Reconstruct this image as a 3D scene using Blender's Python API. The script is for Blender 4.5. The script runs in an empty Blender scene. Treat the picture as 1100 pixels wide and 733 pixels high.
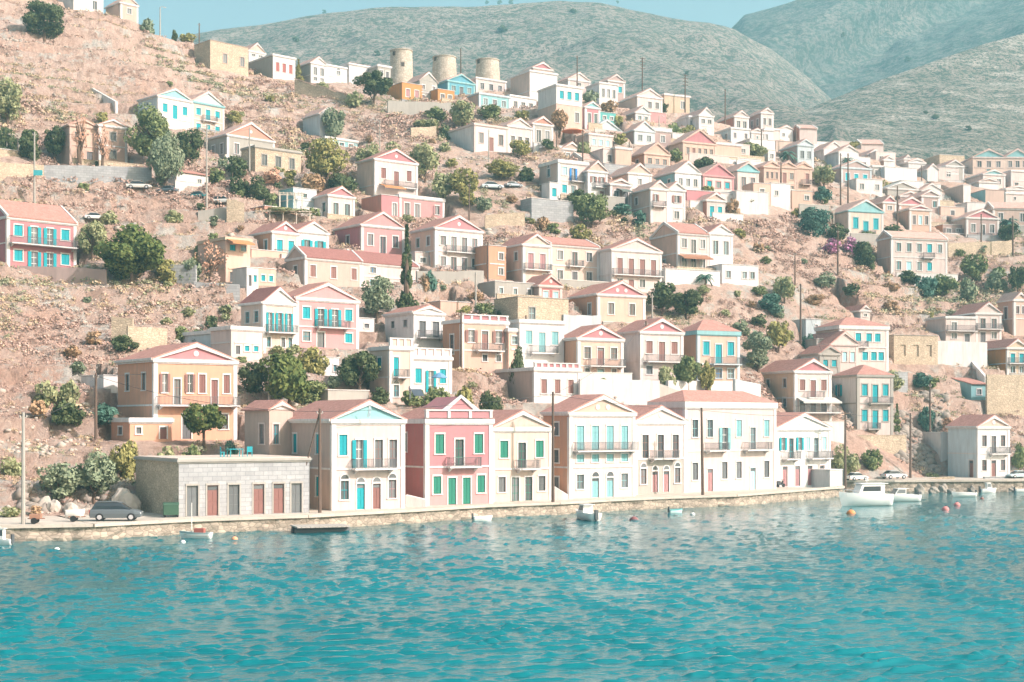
import bpy, math, random
import numpy as np
from mathutils import Vector, Matrix
R = math.radians
random.seed(7); rng = np.random.default_rng(11)
S = bpy.context.scene
COL = S.collection
# ------------------------------------------------------------------ photo geometry
F, HX, HY, H = 1575.0, 550.0, 455.0, 10.2          # focal length in photo pixels, vanishing row, eye height
QZ = 1.36                                          # quay level
VIEWS = {'F': (0, 0, 1), 'A': (260, 410, 3.9286), 'B': (510, 410, 3.9286), 'C': (720, 410, 3.9286), 'E': (860, 420, 4.5833),
         'G': (0, 340, 3.9286), 'H': (220, 280, 4.2308), 'I': (440, 280, 4.2308), 'J': (660, 280, 4.2308), 'K': (860, 230, 3.4917),
         'L': (0, 180, 4.2308), 'M': (220, 180, 4.2308), 'N': (360, 150, 4.885), 'O': (500, 200, 4.2308), 'P': (660, 160, 4.2308),
         'Q': (820, 130, 3.9286), 'R': (0, 0, 3.6654), 'S': (180, 20, 3.6667), 'T': (380, 40, 4.2308), 'U': (560, 60, 4.2308),
         'V': (640, 70, 4.2308), 'Z': (0, 480, 3.9286), 'a': (560, 60, 7.714), 'b': (690, 100, 7.714), 'c': (560, 130, 7.714),
         'd': (820, 130, 7.714), 'e': (940, 150, 6.6625), 'f': (220, 220, 7.327), 'g': (380, 60, 6.111), 'h': (860, 320, 9.16)}
def vx(v, x): return VIEWS[v][0] + x / VIEWS[v][2]
def vy(v, y): return VIEWS[v][1] + y / VIEWS[v][2]
def P(px, py, D): return Vector(((px - HX) / F * D, D, H - (py - HY) / F * D))

# ------------------------------------------------------------------ numpy noise
def _h(ix, iy, s):
    n = (ix.astype(np.int64) * 374761393 + iy.astype(np.int64) * 668265263 + s * 1442695041) & 0xffffffff
    n = ((n ^ (n >> 13)) * 1274126177) & 0xffffffff
    return ((n ^ (n >> 16)) & 0xffff) / 65535.0
def vnoise(x, y, s=0):
    x = np.asarray(x, float); y = np.asarray(y, float)
    ix, iy = np.floor(x), np.floor(y); fx, fy = x - ix, y - iy
    fx = fx * fx * (3 - 2 * fx); fy = fy * fy * (3 - 2 * fy)
    a, b, c, d = _h(ix, iy, s), _h(ix + 1, iy, s), _h(ix, iy + 1, s), _h(ix + 1, iy + 1, s)
    return (a + (b - a) * fx) * (1 - fy) + (c + (d - c) * fx) * fy
def fbm(x, y, s=0, o=4):
    t, a = 0, .5
    for i in range(o):
        t = t + a * (vnoise(x, y, s + i * 17) - .5); x = x * 2.03; y = y * 2.03; a *= .5
    return t

# ------------------------------------------------------------------ the hillside as a real surface
WL = [(-400, 596), (-150, 590), (0, 582), (100, 580), (200, 574), (330, 569), (450, 561.5), (520, 556.5), (600, 553), (660, 549),
      (720, 546), (790, 543.5), (885, 535), (893, 529), (980, 529), (1100, 528), (1250, 527), (1500, 526)]
def water_D(px): return H * F / (np.interp(px, [p for p, _ in WL], [y for _, y in WL]) - HY)
HILL = {
 -300: [(565, 124), (470, 146), (300, 190), (200, 230), (100, 262), (0, 300), (-100, 340), (-160, 365)],
 -100: [(561, 131), (470, 152), (400, 172), (300, 200), (200, 240), (100, 280), (0, 322), (-70, 352)],
 0:    [(558, 138), (500, 150), (470, 158), (400, 178), (300, 207), (200, 250), (100, 295), (0, 340), (-28, 354)],
 60:   [(557, 140), (470, 161), (400, 181), (300, 211), (200, 255), (100, 303), (0, 350), (-2, 353)],
 120:  [(556, 143), (470, 163), (400, 183), (300, 215), (200, 258), (100, 310), (14, 352)],
 200:  [(553, 148), (470, 165), (400, 185), (300, 220), (200, 263), (100, 322), (45, 358)],
 260:  [(551, 152), (470, 168), (400, 188), (300, 224), (200, 268), (110, 325), (66, 364)],
 330:  [(549, 156), (470, 172), (400, 191), (300, 229), (200, 275), (110, 335), (82, 368)],
 450:  [(545, 166), (470, 181), (400, 198), (300, 239), (200, 284), (150, 313), (100, 355), (90, 374)],
 600:  [(540, 178), (470, 192), (400, 209), (300, 251), (200, 293), (150, 323), (105, 360), (96, 384)],
 750:  [(532, 198), (450, 208), (400, 223), (300, 263), (210, 301), (150, 345), (130, 382)],
 880:  [(524, 216), (450, 229), (400, 239), (300, 281), (210, 323), (170, 370), (155, 412)],
 1000: [(519, 232), (450, 244), (400, 255), (300, 303), (230, 337), (182, 388), (172, 425)],
 1100: [(517, 234), (450, 250), (400, 264), (300, 307), (230, 349), (178, 402), (166, 436)],
 1400: [(516, 236), (450, 256), (400, 270), (300, 315), (230, 358), (170, 412), (155, 446)]}
DD = np.arange(100, 700, 2.0)
_cols = sorted(HILL); _prof = []
for c in _cols:
    k = sorted(HILL[c], key=lambda t: t[1]); dw = float(water_D(c))
    ys = [HY + (H + 5) * F / (dw - 6), HY + (H - 1.2) * F / (k[0][1] - 1.5)] + [y for y, _ in k]
    ds = [dw - 6, k[0][1] - 1.5] + [d for _, d in k]
    zc = H - (k[-1][0] - HY) / F * k[-1][1]
    for e, dz in ((40, 12), (120, 60), (300, 110)):
        ds.append(k[-1][1] + e); ys.append(HY + (H - max(zc - dz, -4)) * F / (k[-1][1] + e))
    _prof.append(np.interp(DD, ds, ys))
_prof = np.array(_prof)
def hill_py(px, D):
    px = np.asarray(px, float); D = np.asarray(D, float)
    ci = np.clip(np.searchsorted(_cols, px) - 1, 0, len(_cols) - 2); cc = np.array(_cols, float)
    t = np.clip((px - cc[ci]) / (cc[ci + 1] - cc[ci]), 0, 1)
    di = np.clip((D - DD[0]) / 2.0, 0, len(DD) - 1.001); d0 = di.astype(int); f = di - d0
    g = lambda k: _prof[k, d0] * (1 - f) + _prof[k, d0 + 1] * f
    return g(ci) * (1 - t) + g(ci + 1) * t
def hill_D(px, py):
    D = np.arange(110, 440, .5); y = hill_py(np.full_like(D, px), D)
    i = np.argmax(y <= py)
    return float(D[i]) if y[i] <= py else float(D[np.argmin(y)])
def hill_z(X, Y):
    Y = np.asarray(Y, float); X = np.asarray(X, float)
    return H - (hill_py(HX + X / Y * F, Y) - HY) / F * Y
CARVE = []                                          # (x, y, angle, w, d, z) : terraces cut for buildings

# ------------------------------------------------------------------ object helpers
def tag(o, label=None, cat=None, group=None, kind=None):
    if label: o['label'] = label
    if cat: o['category'] = cat
    if group: o['group'] = group
    if kind or cat: o['kind'] = kind or 'thing'
    return o
def empty(name, loc, rz=0):
    o = bpy.data.objects.new(name, None); COL.objects.link(o); o.location = loc; o.rotation_euler = (0, 0, rz); o.empty_display_size = .2
    return o
def link(name, me, parent=None, loc=(0, 0, 0), rz=0, scale=None):
    o = bpy.data.objects.new(name, me); COL.objects.link(o); o.parent = parent; o.location = loc; o.rotation_euler = (0, 0, rz)
    if scale: o.scale = scale
    return o
class MB:
    def __init__(s): s.v = []; s.f = []; s.m = []
    def face(s, pts, m=0):
        b = len(s.v); s.v += [tuple(p) for p in pts]; s.f.append(tuple(range(b, b + len(pts)))); s.m.append(m)
    def box(s, x0, x1, y0, y1, z0, z1, m=0):
        b = len(s.v)
        s.v += [(x0, y0, z0), (x1, y0, z0), (x1, y1, z0), (x0, y1, z0), (x0, y0, z1), (x1, y0, z1), (x1, y1, z1), (x0, y1, z1)]
        for q in ((0, 3, 2, 1), (4, 5, 6, 7), (0, 1, 5, 4), (1, 2, 6, 5), (2, 3, 7, 6), (3, 0, 4, 7)):
            s.f.append(tuple(b + i for i in q)); s.m.append(m)
    def prism(s, poly, axis, a0, a1, m=0):
        # poly: 2D points; axis 'y' -> (x,z) extruded over y ; 'x' -> (y,z) extruded over x ; 'z' -> (x,y)
        mk = {'y': lambda p, a: (p[0], a, p[1]), 'x': lambda p, a: (a, p[0], p[1]), 'z': lambda p, a: (p[0], p[1], a)}[axis]
        b = len(s.v); n = len(poly)
        s.v += [mk(p, a0) for p in poly] + [mk(p, a1) for p in poly]
        s.f.append(tuple(b + i for i in range(n))); s.m.append(m)
        s.f.append(tuple(b + n + i for i in reversed(range(n)))); s.m.append(m)
        for i in range(n):
            j = (i + 1) % n; s.f.append((b + i, b + n + i, b + n + j, b + j)); s.m.append(m)
    def tube(s, pts, rad, n=6, m=0):
        pts = [Vector(p) for p in pts]; b = len(s.v)
        rad = rad if isinstance(rad, (list, tuple)) else [rad] * len(pts)
        for i, p in enumerate(pts):
            t = (pts[min(i + 1, len(pts) - 1)] - pts[max(i - 1, 0)]).normalized()
            u = t.cross(Vector((0, 0, 1)) if abs(t.z) < .9 else Vector((1, 0, 0))).normalized(); w = t.cross(u)
            for k in range(n):
                a = 2 * math.pi * k / n; q = p + (u * math.cos(a) + w * math.sin(a)) * rad[i]; s.v.append(tuple(q))
        for i in range(len(pts) - 1):
            for k in range(n):
                j = (k + 1) % n; s.f.append((b + i * n + k, b + i * n + j, b + (i + 1) * n + j, b + (i + 1) * n + k)); s.m.append(m)
        s.f.append(tuple(b + k for k in range(n))); s.m.append(m)
        e = b + (len(pts) - 1) * n; s.f.append(tuple(e + k for k in reversed(range(n)))); s.m.append(m)
    def lathe(s, prof, n=16, c=(0, 0), m=0):
        b = len(s.v)
        for r, z in prof:
            for k in range(n):
                a = 2 * math.pi * k / n; s.v.append((c[0] + r * math.cos(a), c[1] + r * math.sin(a), z))
        for i in range(len(prof) - 1):
            for k in range(n):
                j = (k + 1) % n; s.f.append((b + i * n + k, b + i * n + j, b + (i + 1) * n + j, b + (i + 1) * n + k)); s.m.append(m)
        s.f.append(tuple(b + k for k in reversed(range(n)))); s.m.append(m)
        e = b + (len(prof) - 1) * n; s.f.append(tuple(e + k for k in range(n))); s.m.append(m)
    def mesh(s, name, mats, smooth=False, fix=True):
        me = bpy.data.meshes.new(name); me.from_pydata(s.v, [], s.f)
        for m in (mats if isinstance(mats, (list, tuple)) else [mats]): me.materials.append(m)
        me.polygons.foreach_set('material_index', s.m)
        if fix:
            import bmesh
            bm = bmesh.new(); bm.from_mesh(me); bmesh.ops.recalc_face_normals(bm, faces=bm.faces); bm.to_mesh(me); bm.free()
        if smooth: me.polygons.foreach_set('use_smooth', [True] * len(me.polygons))
        me.update(); return me
    def build(s, name, mats, parent=None, loc=(0, 0, 0), rz=0, smooth=False):
        return link(name, s.mesh(name, mats, smooth), parent, loc, rz)
def np_mesh(name, V, Fq, mats, mi=None, smooth=False):
    me = bpy.data.meshes.new(name); n = Fq.shape[1]
    me.vertices.add(len(V)); me.vertices.foreach_set('co', np.asarray(V, np.float32).ravel())
    me.loops.add(Fq.size); me.loops.foreach_set('vertex_index', Fq.astype(np.int32).ravel())
    me.polygons.add(len(Fq)); me.polygons.foreach_set('loop_start', np.arange(0, Fq.size, n, dtype=np.int32))
    for m in (mats if isinstance(mats, (list, tuple)) else [mats]): me.materials.append(m)
    if mi is not None: me.polygons.foreach_set('material_index', np.asarray(mi, np.int32))
    if smooth: me.polygons.foreach_set('use_smooth', np.ones(len(Fq), bool))
    me.update(calc_edges=True); me.validate(); return me
def grid_faces(nr, nc):
    i = np.arange(nr * nc).reshape(nr, nc)
    return np.stack([i[:-1, :-1], i[:-1, 1:], i[1:, 1:], i[1:, :-1]], -1).reshape(-1, 4)

# ------------------------------------------------------------------ materials
def srgb(h):
    c = [int(h[i:i + 2], 16) / 255 for i in (0, 2, 4)]
    return tuple(x / 12.92 if x < .04045 else ((x + .055) / 1.055) ** 2.4 for x in c) + (1,)
class NT:
    def __init__(s, m): s.t = m.node_tree; s.n = s.t.nodes; s.b = s.n['Principled BSDF']
    def add(s, typ, **k):
        n = s.n.new(typ)
        for a, v in k.items():
            if a in n.inputs and not hasattr(type(n), a): n.inputs[a].default_value = v
            elif hasattr(n, a): setattr(n, a, v)
            else: n.inputs[a.replace('_', ' ')].default_value = v
        return n
    def l(s, a, b): s.t.links.new(a, b)
    def ramp(s, fac, stops):
        r = s.n.new('ShaderNodeValToRGB'); e = r.color_ramp.elements
        while len(e) < len(stops): e.new(.5)
        for x, (p, c) in zip(e, stops): x.position = p; x.color = c
        s.l(fac, r.inputs[0]); return r.outputs[0]
    def mix(s, fac, a, b, mode='MIX'):
        m = s.n.new('ShaderNodeMix'); m.data_type = 'RGBA'; m.blend_type = mode
        for sock, v in ((m.inputs[0], fac), (m.inputs[6], a), (m.inputs[7], b)):
            if hasattr(v, 'links'): s.l(v, sock)
            else: sock.default_value = v
        return m.outputs[2]
    def bump(s, h, strength=.3, dist=.05):
        b = s.n.new('ShaderNodeBump'); b.inputs['Strength'].default_value = strength; b.inputs['Distance'].default_value = dist
        s.l(h, b.inputs['Height']); s.l(b.outputs[0], s.b.inputs['Normal'])
    def noise(s, scale, detail=4, vec=None, rough=.55):
        n = s.n.new('ShaderNodeTexNoise'); n.inputs['Scale'].default_value = scale; n.inputs['Detail'].default_value = detail; n.inputs['Roughness'].default_value = rough
        if vec is None: vec = s.coord()
        s.l(vec, n.inputs['Vector']); return n.outputs['Fac']
    def coord(s, which='Object'):
        if not hasattr(s, '_tc'): s._tc = s.n.new('ShaderNodeTexCoord')
        return s._tc.outputs[which]
    def mapping(s, sc, vec=None):
        m = s.n.new('ShaderNodeMapping'); m.inputs['Scale'].default_value = sc; s.l(vec or s.coord(), m.inputs['Vector']); return m.outputs[0]
    def rnd(s):
        return s.n.new('ShaderNodeObjectInfo').outputs['Random']
MATS = {}
def new_mat(name, rough=.85, spec=.3):
    m = bpy.data.materials.new(name); m.use_nodes = True; t = NT(m)
    t.b.inputs['Roughness'].default_value = rough; t.b.inputs['Specular IOR Level'].default_value = spec
    return m, t
def mul(c, k): return tuple(min(1, x * k) for x in c[:3]) + (1,)
def plain(name, hexc, rough=.7, var=.12, scale=2.0, metal=0, spec=.3):
    if name in MATS: return MATS[name]
    m, t = new_mat(name, rough, spec); c = srgb(hexc)
    col = t.mix(t.noise(scale), mul(c, 1 - var), mul(c, 1 + var)); t.l(col, t.b.inputs['Base Color']); t.b.inputs['Metallic'].default_value = metal
    MATS[name] = m; return m
def plaster(hexc, worn=.5):
    k = 'plaster_' + hexc
    if k in MATS: return MATS[k]
    m, t = new_mat(k, .92, .15); c = mul(srgb(hexc), .8); g = mul(tuple(.6 * x + .4 * y for x, y in zip(c, (.4, .36, .33))), .8)
    streak = t.noise(1.0, 5, t.mapping((1.6, 1.6, .25)), .7)
    base = t.mix(t.ramp(streak, [(.4, (0, 0, 0, 1)), (.7, (min(1, worn * 1.6),) * 3 + (1,))]), c, g)
    base = t.mix(t.ramp(t.noise(.5, 3), [(.35, (0, 0, 0, 1)), (.65, (.75, .75, .75, 1))]), base, mul(c, .86))
    hsv = t.n.new('ShaderNodeHueSaturation'); r = t.rnd()
    mr = t.n.new('ShaderNodeMapRange'); mr.inputs[3].default_value = .92; mr.inputs[4].default_value = 1.06; t.l(r, mr.inputs[0]); t.l(mr.outputs[0], hsv.inputs['Value'])
    t.l(base, hsv.inputs['Color']); t.l(hsv.outputs[0], t.b.inputs['Base Color'])
    t.bump(t.noise(9, 4), .25, .03); MATS[k] = m; return m
def tiles(name, hexc, hex2):
    if name in MATS: return MATS[name]
    m, t = new_mat(name, .85, .2); a, b = mul(srgb(hexc), 1.15), mul(srgb(hex2), 1.15)
    col = t.mix(t.ramp(t.noise(1.3, 6, None, .7), [(.3, (0, 0, 0, 1)), (.7, (1, 1, 1, 1))]), a, b)
    col = t.mix(t.ramp(t.noise(3.2, 5, None, .75), [(.45, (0, 0, 0, 1)), (.7, (.75, .75, .75, 1))]), col, mul(a, .62)); col = t.mix(t.ramp(t.noise(14, 2), [(.45, (0, 0, 0, 1)), (.75, (.45, .45, .45, 1))]), col, mul(b, 1.35))
    w = t.n.new('ShaderNodeTexWave'); w.inputs['Scale'].default_value = 1.1; w.bands_direction = 'Y'; w.inputs['Distortion'].default_value = .6
    t.l(t.coord(), w.inputs['Vector'])
    col = t.mix(t.ramp(w.outputs['Fac'], [(.0, (.35, .35, .35, 1)), (.45, (0, 0, 0, 1))]), col, mul(a, .55))
    t.l(col, t.b.inputs['Base Color']); t.bump(w.outputs['Fac'], .6, .08); MATS[name] = m; return m
def ashlar(name, hexc, hex2):
    if name in MATS: return MATS[name]
    m, t = new_mat(name, .95, .1); a, b = mul(srgb(hexc), 1.12), mul(srgb(hex2), 1.12)
    g = t.n.new('ShaderNodeTexBrick'); g.inputs['Scale'].default_value = 1.0; g.inputs['Brick Width'].default_value = .95; g.inputs['Row Height'].default_value = .42; g.inputs['Mortar Size'].default_value = .022; g.inputs['Color1'].default_value = a; g.inputs['Color2'].default_value = b; g.inputs['Mortar'].default_value = mul(a, .72)
    s = t.n.new('ShaderNodeSeparateXYZ'); t.l(t.coord(), s.inputs[0]); ad = t.n.new('ShaderNodeMath'); t.l(s.outputs[0], ad.inputs[0]); t.l(s.outputs[1], ad.inputs[1]); cb = t.n.new('ShaderNodeCombineXYZ'); t.l(ad.outputs[0], cb.inputs[0]); t.l(s.outputs[2], cb.inputs[1]); t.l(cb.outputs[0], g.inputs['Vector'])
    col = t.mix(t.ramp(t.noise(.7, 6, None, .7), [(.4, (0, 0, 0, 1)), (.75, (.55, .55, .55, 1))]), g.outputs['Color'], mul(a, .68)); col = t.mix(t.ramp(t.noise(5, 4), [(.45, (0, 0, 0, 1)), (.8, (.4, .4, .4, 1))]), col, mul(a, .75))
    t.l(col, t.b.inputs['Base Color']); t.bump(g.outputs['Fac'], -.4, .04); MATS[name] = m; return m
def stone(name, hexc, hex2, sc=2.2):
    if name in MATS: return MATS[name]
    m, t = new_mat(name, .95, .1); a, b = mul(srgb(hexc), 1.12), mul(srgb(hex2), 1.12)
    v = t.n.new('ShaderNodeTexVoronoi'); v.inputs['Scale'].default_value = sc; t.l(t.mapping((1, 1, 1.7)), v.inputs['Vector'])
    e = t.n.new('ShaderNodeTexVoronoi'); e.feature = 'DISTANCE_TO_EDGE'; e.inputs['Scale'].default_value = sc; t.l(t.mapping((1, 1, 1.7)), e.inputs['Vector'])
    sep = t.n.new('ShaderNodeSeparateColor'); t.l(v.outputs['Color'], sep.inputs[0])
    col = t.mix(sep.outputs[0], a, b); col = t.mix(t.ramp(t.noise(.6, 5), [(.35, (0, 0, 0, 1)), (.75, (.6, .6, .6, 1))]), col, mul(a, .72))
    col = t.mix(t.ramp(e.outputs['Distance'], [(0, (.7, .7, .7, 1)), (.09, (0, 0, 0, 1))]), col, mul(a, .45))
    t.l(col, t.b.inputs['Base Color']); t.bump(e.outputs['Distance'], .7, .12); MATS[name] = m; return m
def glass():
    if 'pane' in MATS: return MATS['pane']
    m, t = new_mat('pane', .12, .6); t.l(t.mix(t.rnd(), srgb('4a4f52'), srgb('7d8184')), t.b.inputs['Base Color']); MATS['pane'] = m; return m
WHITE = lambda: plaster('f0ece4', .35)
PAINT = {'t': '1a9ba6', 'b': '8f6a63', 'g': '2e7d6a', 'r': '87605a', 'n': '6a6a6c', 'w': 'f0eeea', 'u': '2b7fc4', 'y': '7fb0b4', 'k': 'a87f80', 'l': 'a9d5da', 'o': 'a3605a'}
def paint(c): return plain('paint_' + PAINT[c], PAINT[c], .6, .14, 3.0)
# ------------------------------------------------------------------ houses
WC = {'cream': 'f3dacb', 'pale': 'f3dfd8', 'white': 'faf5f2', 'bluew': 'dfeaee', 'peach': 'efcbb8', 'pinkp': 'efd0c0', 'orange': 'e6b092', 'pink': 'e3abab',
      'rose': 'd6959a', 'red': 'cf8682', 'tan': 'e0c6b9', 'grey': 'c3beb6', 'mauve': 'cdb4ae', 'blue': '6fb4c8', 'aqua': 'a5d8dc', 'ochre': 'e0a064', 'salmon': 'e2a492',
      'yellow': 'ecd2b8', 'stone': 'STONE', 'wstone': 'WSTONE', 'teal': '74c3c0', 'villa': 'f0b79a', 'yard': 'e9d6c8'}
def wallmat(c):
    if c == 'stone': return stone('tan_rubble', 'b9a893', 'cdbca6', 2.0)
    if c == 'wstone': return ashlar('pale_ashlar', '9a9b9d', 'aeafb0')
    return plaster(WC[c])
TILE = lambda: tiles('roof_tile', 'a2746a', 'bd9085')
TILE2 = lambda: tiles('old_tile', 'a08074', 'b89486')
def wall_holes(mb, T, L, z0, z1, holes, depth=.2, zs=(), mi=lambda z: 0):
    """A wall of length L from z0 to z1 with real openings; T(u, n, z) gives the point at u along the wall, n metres inside it."""
    us = sorted({0, L} | {h[0] for h in holes} | {h[1] for h in holes}); zz = sorted({z0, z1} | {h[2] for h in holes} | {h[3] for h in holes} | {z for z in zs if z0 < z < z1})
    for i in range(len(us) - 1):
        for j in range(len(zz) - 1):
            u, z = (us[i] + us[i + 1]) / 2, (zz[j] + zz[j + 1]) / 2
            if any(h[0] < u < h[1] and h[2] < z < h[3] for h in holes): continue
            mb.face([T(us[i], 0, zz[j]), T(us[i + 1], 0, zz[j]), T(us[i + 1], 0, zz[j + 1]), T(us[i], 0, zz[j + 1])], mi(z))
    for u0, u1, a, b in holes:
        m = mi((a + b) / 2)
        mb.face([T(u0, 0, a), T(u0, depth, a), T(u0, depth, b), T(u0, 0, b)], m); mb.face([T(u1, depth, a), T(u1, 0, a), T(u1, 0, b), T(u1, depth, b)], m)
        mb.face([T(u0, 0, b), T(u0, depth, b), T(u1, depth, b), T(u1, 0, b)], m); mb.face([T(u0, depth, a), T(u0, 0, a), T(u1, 0, a), T(u1, depth, a)], m)
WCACHE = {}
def opening(parent, ty, co, w, h, loc, rz, trim, near, tall):
    w, h = round(w, 1), round(h, 1); key = (ty, co, w, h, trim, near)
    nm = 'door' if ty in 'dA' else 'window'
    if key not in WCACHE:
        W = .14 if near else .16; hw = w / 2; out = []
        def surround(mb, m):
            p = -.05
            mb.box(-hw - W, -hw, p, .04, 0, h, m); mb.box(hw, hw + W, p, .04, 0, h, m); mb.box(-hw - W, hw + W, p - .03, .04, h, h + W * 1.3, m)
            if not tall: mb.box(-hw - W - .05, hw + W + .05, p - .06, .04, -.13, 0, m)
        def arch(mb, m, mg):
            n = 8; ri, ro = hw, hw + W
            for k in range(n):
                a, b = math.pi * k / n, math.pi * (k + 1) / n; o = h + W * 1.3
                q = [(ro * math.cos(a), o + ro * math.sin(a)), (ro * math.cos(b), o + ro * math.sin(b)), (ri * math.cos(b), o + ri * math.sin(b)), (ri * math.cos(a), o + ri * math.sin(a))]
                mb.prism(q, 'y', -.07, .03, m)
            mb.prism([(ri * math.cos(math.pi * k / n), h + W * 1.3 + ri * math.sin(math.pi * k / n)) for k in range(n + 1)], 'y', -.035, .02, mg)
        def glazing(mb, mf, mg):
            mb.box(-hw, hw, .14, .17, 0, h, mg); t = .045
            for x in (-hw + t / 2, 0, hw - t / 2): mb.box(x - t / 2, x + t / 2, .11, .138, 0, h, mf)
            for k in range(4 if tall else 3): z = h * k / (3 if tall else 2); mb.box(-hw + .05, -.03, .112, .136, max(0, z - .03), min(h, z + .03), mf); mb.box(.03, hw - .05, .112, .136, max(0, z - .03), min(h, z + .03), mf)
        def leaf(mb, x0, x1, y, m):
            mb.box(x0, x1, y, y + .05, .02, h - .02, m)
            n = max(4, int(h / .28))
            if near:
                for k in range(n): z = .1 + (h - .2) * k / n; mb.box(x0 + .07, x1 - .07, y - .018, y - .001, z, z + (h - .2) / n * .6, m)
        g, tr = glass(), wallmat(trim) if trim in WC else WHITE(); c = paint(co)
        base, subs = MB(), []
        fr = c if co in 'wubrny' and ty in 'wgas' and co != 'n' else (paint('w') if ty in 'op' else c)
        if near:
            if ty in 'wgas': glazing(base, 0, 1); mats = [fr, g]
            elif ty in 'op':
                glazing(base, 0, 1); mats = [paint('w'), g]
                for s in (-1, 1):
                    m = MB(); x = s * (hw + .02 + hw * .5); leaf(m, x - hw * .5, x + hw * .5, -.13, 0); subs.append(('shutter', m, [c]))
            elif ty in 'cf':
                base.box(-hw, hw, .15, .18, 0, h, 0); mats = [c]
                for s in (-1, 1): m = MB(); leaf(m, (-hw if s < 0 else .015), (-.015 if s < 0 else hw), .06, 0); subs.append(('shutter', m, [c]))
            else:
                base.box(-hw, hw, .12, .18, 0, h, 0); mats = [c, g]
                for s in (-1, 1):
                    for z0, z1 in ((.06, .42), (.46, .8)): base.box(*( (-hw + .08, -.05) if s < 0 else (.05, hw - .08)), .09, .119, h * z0, h * z1, 0)
                base.box(-hw + .08, hw - .08, .1, .119, h * .84, h * .96, 1)
            sm = MB(); surround(sm, 0)
            if ty in 'aA': arch(sm, 0, 1)
            subs.insert(0, ('surround', sm, [tr, g]))
        else:
            mats = [tr, g, c]; surround(base, 0)
            if ty in 'wgas': base.box(-hw, hw, .1, .15, 0, h, 1); base.box(-.04, .04, .06, .099, 0, h, 2 if co != 'n' else 0)
            elif ty in 'op':
                base.box(-hw, hw, .1, .15, 0, h, 1); base.box(-.04, .04, .06, .099, 0, h, 0)
                for s in (-1, 1): x = s * (hw + hw * .5); leaf(base, x - hw * .48, x + hw * .48, -.12, 2)
            else: base.box(-hw, -.02, .06, .12, 0, h, 2); base.box(.02, hw, .06, .12, 0, h, 2); base.box(-.02, .02, .1, .12, 0, h, 2)
            if ty in 'aA': arch(base, 0, 1)
        WCACHE[key] = (base.mesh(nm, mats), [(n, m.mesh(n, mm)) for n, m, mm in subs])
    me, subs = WCACHE[key]
    o = link(nm, me, parent, loc, rz)
    for n, sm in subs: link(n, sm, o)
    return o
def balcony(t, x0, x1, z, out=1.0, mat=None, rail='n', wood=False, y=0):
    b = MB(); b.box(x0, x1, y - out, y + .02, z - .16, z)
    bo = b.build('balcony', mat or WHITE(), t)
    r = MB(); k = max(2, int((x1 - x0) / .16)); q = .018
    for i in range(k + 1): x = x0 + .05 + (x1 - x0 - .1) * i / k; r.box(x - q, x + q, y - out + .05, y - out + .05 + 2 * q, z + .001, z + .95)
    for xx in (x0 + .05, x1 - .05):
        for j in range(1, 5): yy = y - out + .05 + (out - .1) * j / 5; r.box(xx - q, xx + q, yy, yy + 2 * q, z + .001, z + .95)
        r.box(xx - .03, xx + .03, y - out + .09, y - .01, z + .951, z + 1.0)
    r.box(x0, x1, y - out + .03, y - out + .09, z + .951, z + 1.0); r.box(x0 + .08, x1 - .08, y - out + .045, y - out + .075, z + .1, z + .13)
    r.build('railing', paint(rail), bo)
    for xx in (x0 + .3, x1 - .5):
        c = MB(); c.prism([(y - .02, z - .55), (y + .02, z - .55), (y + .02, z - .165), (y - out * .8, z - .165)], 'x', xx, xx + .2); c.build('bracket', mat or WHITE(), bo)
HOUSES = []          # (cx, cy, half width, half height, short name)
LAST = {}
REPORT = []
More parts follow.
